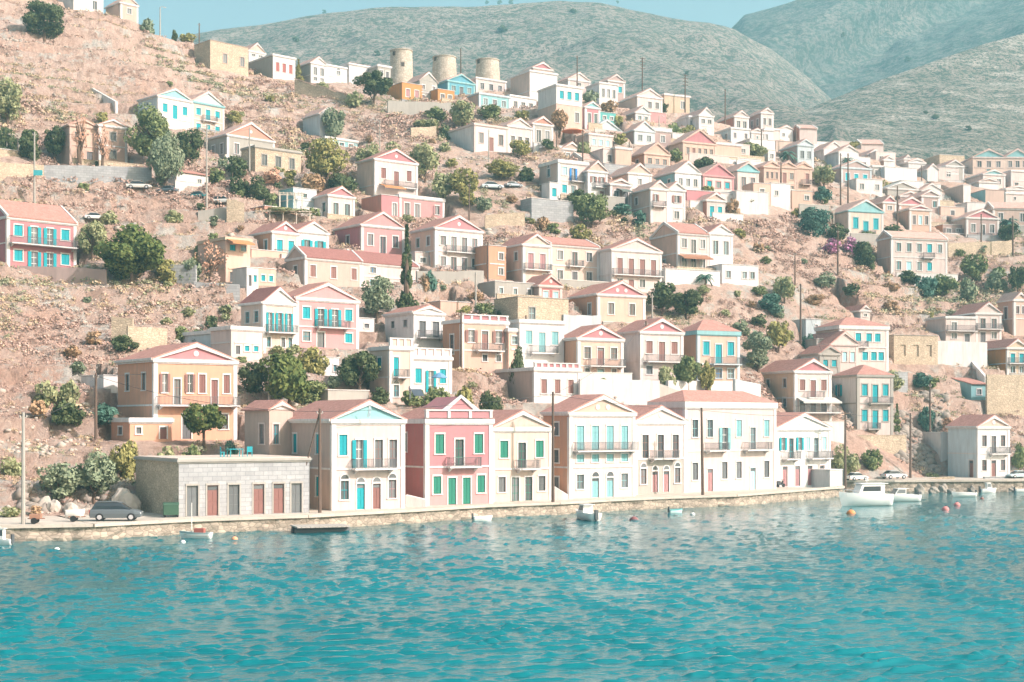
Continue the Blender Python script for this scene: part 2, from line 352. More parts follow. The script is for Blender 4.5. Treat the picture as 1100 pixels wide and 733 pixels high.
def house(v, xl, xc, xr, yb, ye, ap, col, roof, rows, label, **o):
    xl, xc, xr, yb, ye = vx(v, xl), vx(v, xc), vx(v, xr), vy(v, yb), vy(v, ye); ap = vy(v, ap) if ap is not None else None
    short = label.split('|')[0].strip(); label = ' '.join(label.replace('|', ' ').split())
    if o.get('join'):
        L = LAST; a, D = L['a'], L['D2']; C = L['C2'].copy(); D = C.y
        hz = (C.z - (H - (ye - HY) / F * D)); C.z = C.z
        hgt = (H - (ye - HY) / F * D) - C.z
    else:
        D = o.get('D') or (8.84 * F / (yb - HY) if o.get('quay') else hill_D(xc, yb)) + o.get('dD', 0)
        phi = math.atan((xc - HX) / F); a = R(o['a']) if 'a' in o else R(o.get('rel', 32)) - phi
        C = P(xc, yb, D); hgt = (yb - ye) * D / F
    ca, sa = math.cos(a), math.sin(a)
    tr_ = (xr - HX) / F; w = (tr_ * D - C.x) / (ca - tr_ * sa)
    if 'd' in o: d = o['d']
    else:
        tl = (xl - HX) / F; d = (tl * D - C.x) / (-sa - tl * ca); d = max(o.get('dmin', 5.0), min(d, 16))
    w = max(2.0, w)
    LAST.update(a=a, C2=C + Vector((ca * w, sa * w, 0)), D2=0, D=D)
    Dm = D + w / 2 * sa
    rise = 0
    if ap is not None: rise = (H - (ap - HY) / F * (Dm if roof == 'p' else D + d / 2 * ca + (w / 2 * sa))) - (C.z + hgt); rise = max(.5, min(rise, w * .45 if roof == 'p' else 4))
    CARVE.append((C.x, C.y, a, w, d, C.z)); near = D < 232
    HOUSES.append((xc, (yb + min(ye, ap or ye)) / 2, (xl + xr) / 2, max(xr - xl, 6) / 2, (yb - min(ye, ap or ye)) / 2, short))
    if o.get('nobuild'): return
    t = tag(empty(o.get('name', 'house'), C, a), label, o.get('cat', 'house'), o.get('group'))
    trim = o.get('trim', 'white'); tm = wallmat(trim); wm = wallmat(col); side = o.get('side_col')
    FD = o.get('fd', 3.5)
    # storeys and openings
    floors = [[k for k in r.split()] for r in rows.split('/')] if rows else []; nf = len(floors)
    top = hgt - (.45 if roof in 'pfh' else .2); fl = o.get('fl') or [1 / max(nf, 1)] * nf; holes, ops = [], []; z = top; lev = []
    for i, toks in enumerate(floors):
        hs = top * fl[i]; z -= hs; lev.append(z); n = max(len(toks), 1); m = min(.5, w * .06)
        for j, tk in enumerate(toks):
            if tk[0] == '-': continue
            ty, co = tk[0], (tk[1] if len(tk) > 1 else 'n'); sp = (w - 2 * m) / n; x = m + sp * (j + .5)
            if 'xs' in o and i in o['xs']: x = o['xs'][i][j] * w
            tall = ty in 'dAfgp'; ww = min(o.get('ww', 1.05), sp * (.42 if ty in 'op' else .52)); 
            if ty in 's': ww *= .75
            if tall: z0, z1 = z + .04, z + .04 + min(hs * (.72 if ty != 'A' else .62), 2.9)
            else: z0 = z + hs * (.3 if ty != 'a' else .26); z1 = z0 + min(hs * (.45 if ty != 's' else .26), 2.2)
            if ty == 's': z0 = z + hs * .35; z1 = z0 + min(hs * .4, ww * 1.25)
            ww = max(.5, round(ww, 1)); z1 = z0 + max(.5, round(z1 - z0, 1))
            holes.append((x - ww / 2, x + ww / 2, z0, z1))
            if ty != 'v': ops.append((ty, co, ww, z1 - z0, (x, 0, z0), 0, tall))
    sholes = []
    if o.get('side'):
        srows = [r.split() for r in o['side'].split('/')]; z = top
        for i, toks in enumerate(srows):
            hs = top / len(srows); z -= hs; n = max(len(toks), 1)
            for j, tk in enumerate(toks):
                if tk[0] == '-': continue
                ty, co = tk[0], (tk[1] if len(tk) > 1 else 'n'); sp = (d - 1) / n; u = d - .5 - sp * (j + .5); tall = ty in 'dAfgp'
                ww = max(.5, round(min(1.0, sp * .5), 1)); z0 = z + (.04 if tall else hs * .3); z1 = z0 + max(.5, round(min(hs * (.7 if tall else .45), 2.8), 1))
                sholes.append((u - ww / 2, u + ww / 2, z0, z1)); ops.append((ty, co, ww, z1 - z0, (0, u, z0), -math.pi / 2, tall))
    # walls
    low = o.get('low'); zl = lev[-2] if low and nf > 1 else -99
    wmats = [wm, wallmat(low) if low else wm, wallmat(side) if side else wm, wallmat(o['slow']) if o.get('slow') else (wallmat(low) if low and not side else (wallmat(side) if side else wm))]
    wb = MB(); fmi = lambda z: 1 if z < zl else 0
    wall_holes(wb, lambda u, n, z: (u, n, z), w, -FD, hgt, holes, .2, (zl,), fmi)
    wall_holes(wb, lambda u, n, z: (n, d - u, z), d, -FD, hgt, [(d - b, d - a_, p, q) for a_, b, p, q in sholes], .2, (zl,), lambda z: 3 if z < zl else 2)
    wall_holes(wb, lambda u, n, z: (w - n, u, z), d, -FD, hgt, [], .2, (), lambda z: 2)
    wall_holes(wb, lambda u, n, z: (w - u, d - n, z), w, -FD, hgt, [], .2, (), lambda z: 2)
    wb.face([(0, 0, hgt), (w, 0, hgt), (w, d, hgt), (0, d, hgt)])
    # core behind the openings so that nobody sees through
    wb.box(.2, w - .2, .2, d - .2, -FD + .1, hgt - .1, 2)
    if roof == 's': 
        for x in (0, w): wb.face([(x, 0, hgt), (x, d, hgt), (x, d / 2, hgt + rise)], 2)
    if roof == 'p': wb.face([(0, d, hgt), (w, d, hgt), (w / 2, d, hgt + rise)], 2)
    link('wall', wb.mesh('wall', wmats, fix=False), t)
    for ty, co, ww, hh, loc, rz, tall in ops: opening(t, ty, co, ww, hh, loc, rz, o.get('wtrim', trim), near, tall)
    rm = {'t': TILE, 'o': TILE2, 'd': lambda: tiles('dark_tile', '8a5f5a', '9d706a'), 'p': lambda: tiles('pale_tile', 'b58f84', 'cdb0a4'), 'g': lambda: plaster('c9ccca'), 'b': lambda: plaster('cfe2e6')}[o.get('tile', 't' if D < 280 else 'p')]()  # houses farther off default to the paler tile
    big = 1.0 if near else .85
    # cornice: front and both sides
    if o.get('cor', 1):
        ch, cp = o.get('ch', .38 * big), .22; c = MB(); c.box(-cp, w + cp, -cp, .06, hgt - ch, hgt + .02); c.box(-cp, .06, .062, d + .1, hgt - ch, hgt + .018); c.box(w - .06, w + cp, .062, d + .1, hgt - ch, hgt + .018)
        c.box(-cp * .5, w + cp * .5, -cp * .5, .05, hgt - ch - .14, hgt - ch - .002)
        c.build('cornice', wallmat(o['ccol']) if 'ccol' in o else tm, t)
    if o.get('pil', 1):
        for x0, x1 in ((-.07, .42), (w - .42, w + .07)):
            p = MB(); p.box(x0, x1, -.07, .36, -FD + .3, hgt - .55); p.build('pilaster', tm, t)
    if nf > 1 and o.get('band', 1):
        p = MB(); zb = lev[-2] - .12; p.box(.43, w - .43, -.09, .05, zb, zb + .2)
        if not o.get('noside'): p.box(-.09, .05, .37, d, zb, zb + .2)
        p.build('string_course', tm, t)
    th = .16
    if roof == 'p':
        pm = wallmat(o['tymp']) if 'tymp' in o else wm; e = .3
        q = MB(); q.prism([(0, hgt + .021), (w, hgt + .021), (w / 2, hgt + rise)], 'y', .0, .25); pd = q.build('pediment', pm, t)
        k = MB(); sl = rise / (w / 2); mh = .42 * big
        for s in (1, -1):
            X = (lambda x: x) if s > 0 else (lambda x: w - x)
            k.prism([(X(-e), hgt - e * sl + .03), (X(w / 2), hgt + rise + .03), (X(w / 2), hgt + rise - mh), (X(-e + mh / max(sl, .3) * .6), hgt + .03 )], 'y', -.26, .02)
        k.build('moulding', tm, pd)
        if o.get('med'):
            n = o['med']
            for i in range(n):
                mm = MB(); cx = w / 2 + (i - (n - 1) / 2) * min(1.6, w * .2); r_ = .32; zc = hgt + rise * (.38 if n == 1 else .32)
                mm.prism([(cx + r_ * math.cos(k_ * math.pi / 6), zc + r_ * math.sin(k_ * math.pi / 6)) for k_ in range(12)], 'y', -.06, .0); mm.build('medallion', tm, pd)
        r = MB()
        for s in (1, -1):
            X = (lambda x: x) if s > 0 else (lambda x: w - x)
            r.prism([(X(-e), hgt - e * sl + .035), (X(w / 2), hgt + rise + .035), (X(w / 2), hgt + rise + .035 + th), (X(-e), hgt - e * sl + .035 + th)], 'y', -.2, d + .25)
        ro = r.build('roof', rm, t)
        if o.get('edge', 1):
            g = MB(); g.box(-e - .1, -e + .06, -.18, d + .2, hgt - e * sl - .06, hgt - e * sl + .2); g.build('gutter', tm, ro)
    elif roof == 's':
        sl = rise / (d / 2); e = .3; r = MB()
        for s in (1, -1):
            Y = (lambda y: y) if s > 0 else (lambda y: d - y)
            r.prism([(Y(-e), hgt - e * sl + .03), (Y(d / 2), hgt + rise + .03), (Y(d / 2), hgt + rise + .03 + th), (Y(-e), hgt - e * sl + .03 + th)], 'x', -.1, w + .1)
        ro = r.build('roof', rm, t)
        for x in (-.16, w - .14):
            k = MB()
            for s in (1, -1):
                Y = (lambda y: y) if s > 0 else (lambda y: d - y)
                k.prism([(Y(-e), hgt - e * sl - .12), (Y(d / 2), hgt + rise - .2), (Y(d / 2), hgt + rise + .3), (Y(-e), hgt - e * sl + .3)], 'x', x, x + .3)
            k.build('verge', tm, ro)
    elif roof == 'h':
        e = .25; zr = hgt + rise; k = min(w, d) / 2 * .95; r = MB()
        if o.get('para'): e = -.4
        a0, b0, c0, d0 = (-e, -e, hgt + .03), (w + e, -e, hgt + .03), (w + e, d + e, hgt + .03), (-e, d + e, hgt + .03)
        if w >= d: p0, p1 = (k, d / 2, zr), (w - k, d / 2, zr); fs = [[a0, b0, p1, p0], [b0, c0, p1], [c0, d0, p0, p1], [d0, a0, p0]]
        else: p0, p1 = (w / 2, k, zr), (w / 2, d - k, zr); fs = [[a0, b0, p0], [b0, c0, p1, p0], [c0, d0, p1], [d0, a0, p0, p1]]
        for f_ in fs: r.face(f_)
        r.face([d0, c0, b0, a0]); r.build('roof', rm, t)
    if roof in 'fh':
        r = MB(); r.box(-.1, w + .1, -.1, d + .1, hgt + .022, hgt + .12)
        if roof == 'f': r.build('roof', wallmat(o['rcol']) if 'rcol' in o else tm, t)
        if o.get('para'):
            n = o['para']; hh = o.get('ph', .9); m = MB(); z0 = hgt + .121
            for i in range(n + 1): x = (w - .35) * i / n; m.box(x, x + .35, -.12, .25, z0, z0 + hh)
            m.box(-.06, w + .06, -.16, .29, z0 + hh + .001, z0 + hh + .16); pa = m.build('parapet', tm, t)
            m = MB(); pc = wallmat(o.get('pcol', col))
            for i in range(n): x = (w - .35) * i / n; m.box(x + .36, x + (w - .35) / n - .01, -.02, .16, z0, z0 + hh)
            m.build('parapet_panel', pc, pa)
    elif roof == 'm':
        r = MB(); r.prism([(-.3, hgt + .04), (d + .2, hgt + rise), (d + .2, hgt + rise + .15), (-.3, hgt + .19)], 'x', -.15, w + .15); r.build('roof', rm, t)
        for x in (0, w): pass
        g = MB(); g.prism([(0, hgt - .01), (d, hgt - .01), (d, hgt + rise)], 'x', .01, w - .01); g.build('gable', wm, t)
    if o.get('mini'):
        x0, x1, zz = o['mini']; x0, x1 = x0 * w, x1 * w; z0 = hgt + .95; q = MB(); q.prism([(x0, z0), (x1, z0), ((x0 + x1) / 2, z0 + zz)], 'y', .3, d * .6); pd = q.build('pediment', wm, t)
        k = MB()
        for s in (1, -1):
            X = (lambda x: x0 + x) if s > 0 else (lambda x: x1 - x)
            k.prism([(X(-.25), z0 + .02), (X((x1 - x0) / 2), z0 + zz + .2), (X((x1 - x0) / 2), z0 + zz - .15), (X(.5), z0 + .02)], 'y', .12, .32)
        k.build('moulding', tm, pd)
    for b in o.get('bal', ()):
        f0, x0, x1 = b[:3]; balcony(t, x0 * w, x1 * w, lev[f0], b[3] if len(b) > 3 else (1.0 if near else .8), tm, o.get('rail', 'n'))
    if o.get('awn'):
        x0, x1, zf, c = o['awn']; m = MB(); z = zf * hgt; m.prism([(0, z), (0, z - .06), (-2.0, z - .75), (-2.0, z - .69)], 'x', x0 * w, x1 * w); m.box(x0 * w, x1 * w, -2.04, -2.001, z - .95, z - .69); m.build('awning', plaster({'w': 'f4efe8', 'o': 'd99a6a', 'k': '7c8a86', 'r': 'b98468'}[c]), t)
    if o.get('stack'):
        for x, y in o['stack']:
            m = MB(); m.box(x * w - .3, x * w + .3, y * d - .3, y * d + .3, hgt - .2, hgt + max(rise, .6) + .6); m.box(x * w - .38, x * w + .38, y * d - .38, y * d + .38, hgt + max(rise, .6) + .601, hgt + max(rise, .6) + .75); m.build('chimney', tm, t)
    REPORT.append((short, round(D), round(w, 1), round(d, 1), round(hgt, 1), round(rise, 1), nf))
    return t
# ------------------------------------------------------------------ the buildings, from the quay up to the ridge
hs = house
# quay row
hs('F', 150, 192, 332.5, 555.7, 494, None, 'wstone', 'f', 'gn dr gn dr dr gn', 'single storey stone storehouse | with brown doors on the quay', quay=1, side_col='stone', fl=[1], xs={0: [.1, .25, .41, .6, .755, .895]}, pil=0, ww=1.15, ch=.22, trim='grey', rcol='yard', d=13, cat='storehouse', name='storehouse', a=32)
hs('A', 37, 115, 215, 318, 118, 84, 'tan', 'p', 'wt -', 'tan house with white gable | behind the stone storehouse', D=156, side='- sn', pil=0, cor=0, tymp='white', edge=0, side_col='tan', trim='pale')
hs('A', 170, 380, 685, 545, 160, 82, 'pale', 'p', 'ct pt gb gb/at At Ar ak', 'cream quay house with pale blue gable | and turquoise shutters', quay=1, side='ct ct/- ct', side_col='tan', slow='tan', tymp='aqua', bal=[(0, .26, .84)], fl=[.52, .48], xs={0: [.15, .37, .64, .84]}, ww=1.3, stack=[], a=31)
hs('A', 685, 775, 1055, 525, 158, 84, 'rose', 'h', 'cg gg cg/cg fg fg cg', 'pink quay house with dark green shutters | and white window frames', quay=1, side='wg/-', side_col='red', low='pink', dmin=9, slow='red', tymp='rose', bal=[(0, .3, .78, .9)], fl=[.53, .47], ww=1.15, ch=.5, para=3, ph=.75, mini=(.28, .8, 1.5), pcol='rose', a=34)  # side walls in deeper red: their shade is put into the colour
hs('B', 66, 70, 325, 510, 195, 125, 'cream', 'p', 'cg gg cg/wn gg gg wn', 'pale yellow quay house with green doors | between the pink house and the tall peach house', quay=1, bal=[(0, .38, .73)], fl=[.53, .47], d=9, ww=1.1, a=35)
hs('B', 325, 400, 675, 495, 130, 60, 'pale', 'p', 'fy fy fy fy/cy cy cy cy/wy Ay Ay wy', 'tall peach quay house with orange side wall | and three rows of grey-blue shutters', quay=1, side='wn/wn/wn', side_col='orange', slow='orange', bal=[(0, .05, .98)], fl=[.42, .2, .38], ww=1.05, med=2, tymp='peach', band=1, a=37)
hs('B', 660, 675, 890, 472, 165, 105, 'pale', 'p', 'gb gb gb/ab Ak Ak ab', 'low cream quay house with arched mauve doors | beside the long white mansion', quay=1, bal=[(0, .27, .78)], low='grey', fl=[.5, .5], med=1, d=10, ww=1.05, D=181, a=39)
hs('C', -90, 62, 445, 470, 85, 38, 'pale', 'h', 'wy wy py cy gy cy/wn dk wn wn dl wn', 'long white quay mansion with red hipped roof | and two small balconies', quay=1, bal=[(0, .2, .42), (0, .62, .9)], fl=[.52, .48], ww=1.15, ch=.75, a=41)
hs('C', 430, 447, 675, 446, 195, 135, 'white', 'p', 'ot gt ot cl gy cl/dk dk dk dk', 'last quay house with mauve doors | its left half with open turquoise shutters', quay=1, bal=[(0, .1, .36), (0, .56, .96)], fl=[.5, .5], med=2, ww=1.05, d=9, a=41)
hs('C', 672, 674, 735, 435, 375, None, 'white', 'f', '-', 'plain white flat roofed kiosk | beside the last quay house', D=206, cat='kiosk', name='kiosk', pil=0, cor=0, d=4, a=40)
hs('E', 725, 872, 1028, 430, 175, 122, 'white', 'p', 'wb gb wb/wb db wb', 'lone white waterside house with red roof | beside the parked cars on the far quay', D=228, rel=40, side='- - -/- - db', side_col='bluew', tymp='pinkp', bal=[(0, .35, .95, .8)], med=1, ww=.9)
hs('E', 655, 690, 725, 262, 207, None, 'white', 'f', '-', 'small white walled annex | clinging to the lone white waterside house', D=236, pil=0, cor=0, cat='annex', name='annex', d=6)
# left slope
hs('G', 497, 650, 998, 520, 178, 115, 'villa', 'p', 'ob gb ob cr fr cr/- dn - wr', 'peach villa with long balcony | and brown shutters alone on the lower left slope', rel=24, side='wn wn/- -', bal=[(0, .02, .99, 1.2)], fl=[.55, .45], ww=1.1, tymp='rose', med=1, stack=[])
hs('G', 430, 548, 725, 520, 432, None, 'villa', 'f', 'sn - dr', 'low flat peach annex with red door | at the foot of the peach villa', rel=24, pil=0, d=5, dD=-3, side='wn', cat='annex', name='annex')
hs('G', 357, 437, 500, 425, 250, None, 'white', 'f', '-', 'whitewashed yard building | tucked behind the peach villa', dD=8, pil=0, cor=0, cat='shed', name='shed', d=5)
hs('L', -30, 32, 345, 455, 220, 165, 'rose', 's', 'ct pt pt ct/ct pt pt ct', 'rose pink house with turquoise shutters | on the left slope beside the big pine', rel=26, bal=[(0, .02, .98, 1.2)], fl=[.5, .5], ww=1.3, tile='t', d=9)
hs('R', 385, 390, 500, 640, 490, 470, 'peach', 'p', 'wn/wn', 'narrow weathered peach house with grey windows | above the long stone wall', rel=20, d=8, wtrim='grey')
hs('R', 262, 275, 383, 640, 490, 468, 'peach', 'p', 'wn -/- dn', 'shabby orange stucco house half hidden by bare trees | above the long stone wall', rel=20, d=8, trim='pinkp')
hs('R', -80, -60, 118, 600, 580, None, 'stone', 'f', '-', 'rubble stone terrace house with railed roof | at the left end of the stone wall', rel=18, dD=-1, fd=9, d=9, pil=0, cor=0)
hs('R', 545, 622, 755, 505, 375, 350, 'white', 'p', 'ct ft ct/-', 'white house with turquoise shutters | twinned with the cream turquoise house high on the left', side_col='bluew', fl=[.62, .38], pil=1, tymp='aqua')
hs('R', 755, 757, 882, 520, 397, 362, 'cream', 'p', 'ct ft ct/ct ct ct', 'cream house with turquoise shutters | twinned with the white turquoise house high on the left', tymp='bluew', join=1, d=9, bal=[(0, .3, .75)], ccol='aqua')
hs('S', 160, 235, 420, 555, 455, 410, 'grey', 'p', 'wk wk -', 'low grey house with red gable | below the cream and white turquoise pair', side='wn wn', tymp='salmon', med=1)
hs('S', 325, 345, 525, 600, 500, None, 'stone', 'f', 'wn wn wn', 'unfinished concrete house with three black openings | below the low grey house', trim='grey', para=0, pil=0)
hs('S', 30, 35, 160, 655, 605, 588, 'white', 'm', '- sn', 'small white cottage with red tile roof | beside the tall pole on the upper left road', pil=0, cor=0, d=5, cat='cottage')
hs('S', 105, 168, 318, 195, 85, None, 'stone', 'f', '- wn - wn', 'old rubble stone house | first on the left hill crest', pil=0, trim='tan', side_col='stone', cor=0)
hs('S', 318, 415, 503, 230, 140, None, 'white', 'f', 'co co co', 'white box house with pink shutters | on the left hill crest beside the stone house', side_col='grey', pil=0)
hs('S', 312, 320, 385, 150, 125, 97, 'white', 'p', 'wn wn', 'small white gabled house with salmon roof | peeping over the box house with pink shutters', dD=14, tymp='pinkp', d=7)
hs('S', 530, 565, 625, 250, 172, 152, 'white', 'p', 'gn gn/wn wn', 'white two storey gabled house with dark windows | on the crest left of the dark pine', d=7, side_col='grey', fl=[.58, .42])
hs('S', 625, 627, 720, 250, 180, None, 'white', 'f', '- an -/-', 'white flat house with one arched window | adjoining the gabled house left of the dark pine', join=1, d=6)
hs('S', 700, 715, 822, 215, 175, None, 'white', 'f', '-', 'long plain white crest house with thin red roof | behind the dark pine', d=7, pil=0, rcol='pink')
hs('S', 820, 828, 880, 240, 182, None, 'grey', 'f', 'wn dn', 'small grey flat house | between the dark pine and the first windmill', d=6, pil=0)
hs('S', 533, 600, 657, 455, 372, 350, 'white', 'p', '-', 'windowless white shed with gable | alone on the bare slope under the crest', side_col='bluew', cat='shed', name='shed', pil=0, cor=0)
hs('S', 615, 622, 748, 500, 465, None, 'aqua', 'f', 'wt wt wt', 'low turquoise fronted hut | below the windowless white shed', d=4, pil=0, cat='hut', name='hut')
hs('R', 280, 290, 405, 40, -40, None, 'white', 'f', '- wn', 'whitewashed hilltop house cut by the picture edge | on the topmost left crest', d=7)
hs('R', 405, 475, 543, 62, 8, -14, 'pinkp', 'p', 'wn', 'pale pink hilltop chapel like house | below the topmost crest house', rel=30, d=7)
# left centre
hs('H', -10, 30, 112, 415, 320, None, 'bluew', 'f', 'dn', 'white stepped lower house with stairway wall | left of the loggia house', d=7, pil=0)
hs('H', 165, 265, 412, 420, 185, 122, 'cream', 'p', 'pt pt pt/wt - wn wt', 'cream loggia house with turquoise shutters and dark roof | left of the rose villa', side='wt wt/wt wt', tymp='white', bal=[(0, .05, .98)], tile='d', fl=[.56, .44], ww=1.2)
hs('H', 110, 120, 262, 425, 300, None, 'pale', 'f', '-/dn ct ct', 'flat cream annex with two turquoise windows | below the loggia house', d=5, dD=-4, pil=0, cat='annex', name='annex')
hs('H', 390, 415, 698, 392, 165, 102, 'pink', 'p', 'ct pt pt ct/wt gn - ct', 'rose villa with four turquoise shuttered bays | above the yellow green tree', bal=[(0, .3, .82)], tymp='pink', fl=[.55, .45], ww=1.25, med=0)
hs('H', 818, 950, 1088, 392, 232, 205, 'white', 'p', 'gn gn/-', 'white house with two tall grey windows | above the cream turquoise tower house', side='wn wn/-', bal=[(0, .1, .95)], fl=[.7, .3])
hs('H', 765, 840, 945, 650, 392, None, 'cream', 'f', 'ft -/at -', 'cream tower house with arched turquoise window | beside the dark leafy tree', side='ct/-', para=3, bal=[(0, .2, .7)], fl=[.5, .5], ww=1.0)
hs('I', -20, 0, 190, 600, 435, None, 'white', 'f', 'ct pt ct', 'low white house with turquoise shutters and blue parasol | right of the cream tower house', d=8, para=5, pcol='pale', ww=1.2)
hs('M', 370, 455, 712, 530, 405, 372, 'tan', 's', 'cb - cb - cb', 'long tan house with brown shutters and red roof | above the rose villa', side='wb', tile='d')
hs('M', 712, 716, 970, 660, 430, 392, 'pale', 's', 'wu - wn/ct - -', 'pale house with turquoise window | between the long tan house and the cypress', join=1, d=8, tile='d')
hs('M', 205, 307, 425, 400, 288, 247, 'cream', 'p', 'ft ft', 'small yellow cream house with pink gable | twinned with the white arched shutter house', side='ct wt', side_col='orange', bal=[(0, .05, .7)], tymp='rose', med=1)
hs('M', 425, 427, 562, 375, 285, 247, 'white', 'p', 'ot ot', 'white house with pale turquoise open shutters | twinned with the small yellow cream house', join=1, d=8, med=1, wtrim='aqua')
hs('M', 75, 95, 207, 520, 318, None, 'peach', 'f', 'ct wt/- -/ gn -', 'ramshackle orange house with awnings and terraces | beside the bare pink tree', d=8, pil=0, awn=(0, .9, .98, 'o'), trim='yellow')
hs('M', 205, 212, 372, 400, 372, None, 'peach', 'f', '-', 'orange terrace block with railing | in front of the small yellow cream house', d=4, dD=-4, fd=10, pil=0, cor=0, cat='terrace', name='terrace_block')
hs('M', 590, 712, 905, 385, 257, 202, 'pink', 'p', 'wk gk wk', 'plain pink house with brown windows | left of the cypress', side='wk', side_col='rose', tymp='pink')
hs('M', 505, 562, 680, 225, 122, 88, 'pale', 'p', 'gy gy', 'little cream house with red gable and two tall windows | above the plain pink house', tymp='rose', side='- wg')
hs('M', 350, 402, 508, 182, 92, None, 'bluew', 'f', '- wg - /-', 'bluish white cube house with small green window | above the vine covered terrace', side_col='aqua', pil=0, cor=0)
hs('M', 255, 272, 475, 215, 175, None, 'salmon', 'f', '-', 'long low salmon terrace wall building | under the vine pergola', d=5, pil=0, cor=0, fd=5, cat='terrace', name='terrace_block')
hs('N', 115, 208, 432, 290, 98, 50, 'pale', 'p', 'cr fr cr/- - -', 'tall cream house with three red shutters | standing highest left of the olive thicket', side='-/-', side_col='cream', bal=[(0, .2, .95)], fl=[.7, .3], tymp='rose', med=1, awn=(.1, .6, .32, 'o'))
hs('N', 155, 243, 338, 395, 290, None, 'rose', 'f', '- gn', 'salmon sided terrace house with black gate | left of the flat pink house', side_col='salmon', pil=0, d=7, cor=0)
hs('N', 338, 340, 572, 412, 288, None, 'pink', 'f', 'gk gk - ok', 'flat pink house with white pilasters | below the tall cream house', d=8, ch=.5, join=1)
hs('N', 400, 525, 772, 690, 460, 400, 'pale', 'p', 'wk gk gk wk/wk gk gk wk', 'two storey cream mansion with dark red gable | and eight brown windows right of the cypress', side='wg wb/- wn', side_col='peach', bal=[(1, .0, 1.0), (0, .2, .8)], tymp='rose', med=1)
# centre
hs('I', 162, 235, 447, 480, 270, None, 'peach', 'f', 'ob db ob/- sn sn', 'orange house with red and white parapet | below the grey ruin garden', side='wb', side_col='orange', para=5, pcol='rose', bal=[(0, .28, .85)], fl=[.62, .38], ph=.6)
hs('I', 447, 450, 497, 480, 310, None, 'peach', 'f', 'wl/-', 'narrow peach side wing | joined to the orange parapet house', d=6, pil=0, cat='annex', name='annex')
hs('I', 494, 500, 702, 480, 270, None, 'white', 'f', 'cy fy cy/- - -', 'flat white house with three teal shutters | and iron balcony beside a pole', d=8, bal=[(0, .2, .8)], fl=[.68, .32], pil=0)
hs('I', 300, 567, 775, 645, 488, None, 'white', 'f', 'cb cb cb', 'broad house with windowless tan side wall | just behind the tall peach quay house', side_col='tan', para=7, pcol='rose', ph=.5, ww=.9)  # darker tan side wall carries its shade in the colour
hs('I', 705, 765, 970, 530, 350, 295, 'peach', 'p', 'wb db wb/sn dl sb', 'peach house with pink gable and balcony | left of the white sided brown shutter house', side_col='orange', side='-/-', bal=[(0, .2, .98)], fl=[.68, .32], tymp='rose', med=1)
hs('J', 5, 118, 312, 540, 320, 265, 'pale', 'p', 'cb fb cb/wn - -', 'white sided house with brown shutters | left of the blue trimmed orange house', side_col='white', tymp='rose', med=1, bal=[(0, .1, .95)], fl=[.6, .4])
hs('J', 285, 378, 568, 560, 318, 270, 'peach', 'h', 'ct ft ct/- wu wl', 'orange sided house with pale blue cornice | and turquoise shutters above the mansion roof', side_col='orange', ccol='aqua', bal=[(0, .3, .98)], fl=[.6, .4], trim='bluew', ch=.6)
hs('I', 510, 590, 692, 185, 110, 65, 'red', 'p', 'cl cl', 'small brick red house with two pale shutters | above the grey stone gable', side_col='mauve', tymp='red', med=1, trim='pale')
hs('I', 370, 388, 570, 165, 95, None, 'grey', 'f', 'wl - wl - wn', 'flat glazed porch building | left of the small brick red house', d=5, pil=0, cor=0, dD=-1)
hs('I', 480, 492, 722, 300, 165, None, 'stone', 'f', 'wl -', 'grey stone house with one pale blue window | below the small brick red house', d=7, dD=-3, pil=0, cor=0, trim='grey')
hs('I', 725, 855, 1070, 275, 150, 95, 'peach', 'p', 'wb wb', 'wide peach house with pink gable and round vents | above the orange sided house', side='- wn', side_col='orange', tymp='rose', med=2)
hs('O', 150, 262, 385, 440, 262, 218, 'cream', 'p', 'fk fk/- - wo', 'cream gabled half of the long double house | right of the dark red gable mansion', side='wb wb/-', side_col='peach', bal=[(0, 0, 1)], fl=[.62, .38])
hs('O', 385, 386, 606, 440, 262, 240, 'cream', 's', 'wn gk wn/wn dn wn', 'red roofed half of the long double house | beside the white brown door house', join=1, d=8, bal=[(0, .35, .65)])
hs('O', 70, 100, 185, 420, 270, None, 'orange', 'f', '- wb/- wn', 'orange stucco annex | between the dark red gable mansion and the long double house', d=6, pil=0, cor=0, cat='annex', name='annex')
hs('O', 605, 665, 890, 475, 285, 238, 'pale', 'p', 'fb fb fb fb/wn db wn -', 'white sided house with four brown doors on a long balcony | above the brick red house', side_col='white', bal=[(0, 0, 1)], fl=[.58, .42])
hs('P', 165, 288, 430, 560, 380, 343, 'pale', 's', 'wn gn wn/wn gn wn', 'cream house with pergola | above the dark twin trees', side='-/ wn', side_col='peach', awn=(.0, .95, .45, 'r'))
hs('P', 430, 432, 537, 560, 380, 343, 'white', 'p', 'gl gl/-', 'narrow white gabled house | joined to the cream pergola house', join=1, d=9)
hs('P', 480, 490, 655, 605, 525, None, 'white', 'f', 'wl - wl wl', 'low white glazed pavilion | below the narrow white gabled house', d=6, pil=0, dD=-3, cor=0)
hs('P', 220, 232, 480, 600, 545, None, 'white', 'f', '-', 'white terrace building | under the cream pergola house', d=4, dD=-4, fd=8, pil=0, cor=0, cat='terrace', name='terrace_block')
hs('P', 322, 420, 503, 310, 230, 200, 'pale', 'p', 'ft ft', 'salmon sided cottage on stilts | with two turquoise shutters above the bare slope', side_col='salmon', pil=0, tymp='pinkp', fd=5, cat='cottage')
hs('P', 75, 165, 245, 330, 178, 145, 'pale', 'p', 'ob - /- -', 'white balcony house with brown open shutters | left of the salmon sided cottage', side_col='tan', side='wb -/-', bal=[(0, .05, .8)])
hs('P', 245, 247, 321, 330, 182, 150, 'white', 'p', 'ob/wn', 'white narrow twin with one brown window | left of the salmon sided cottage', join=1, d=8)
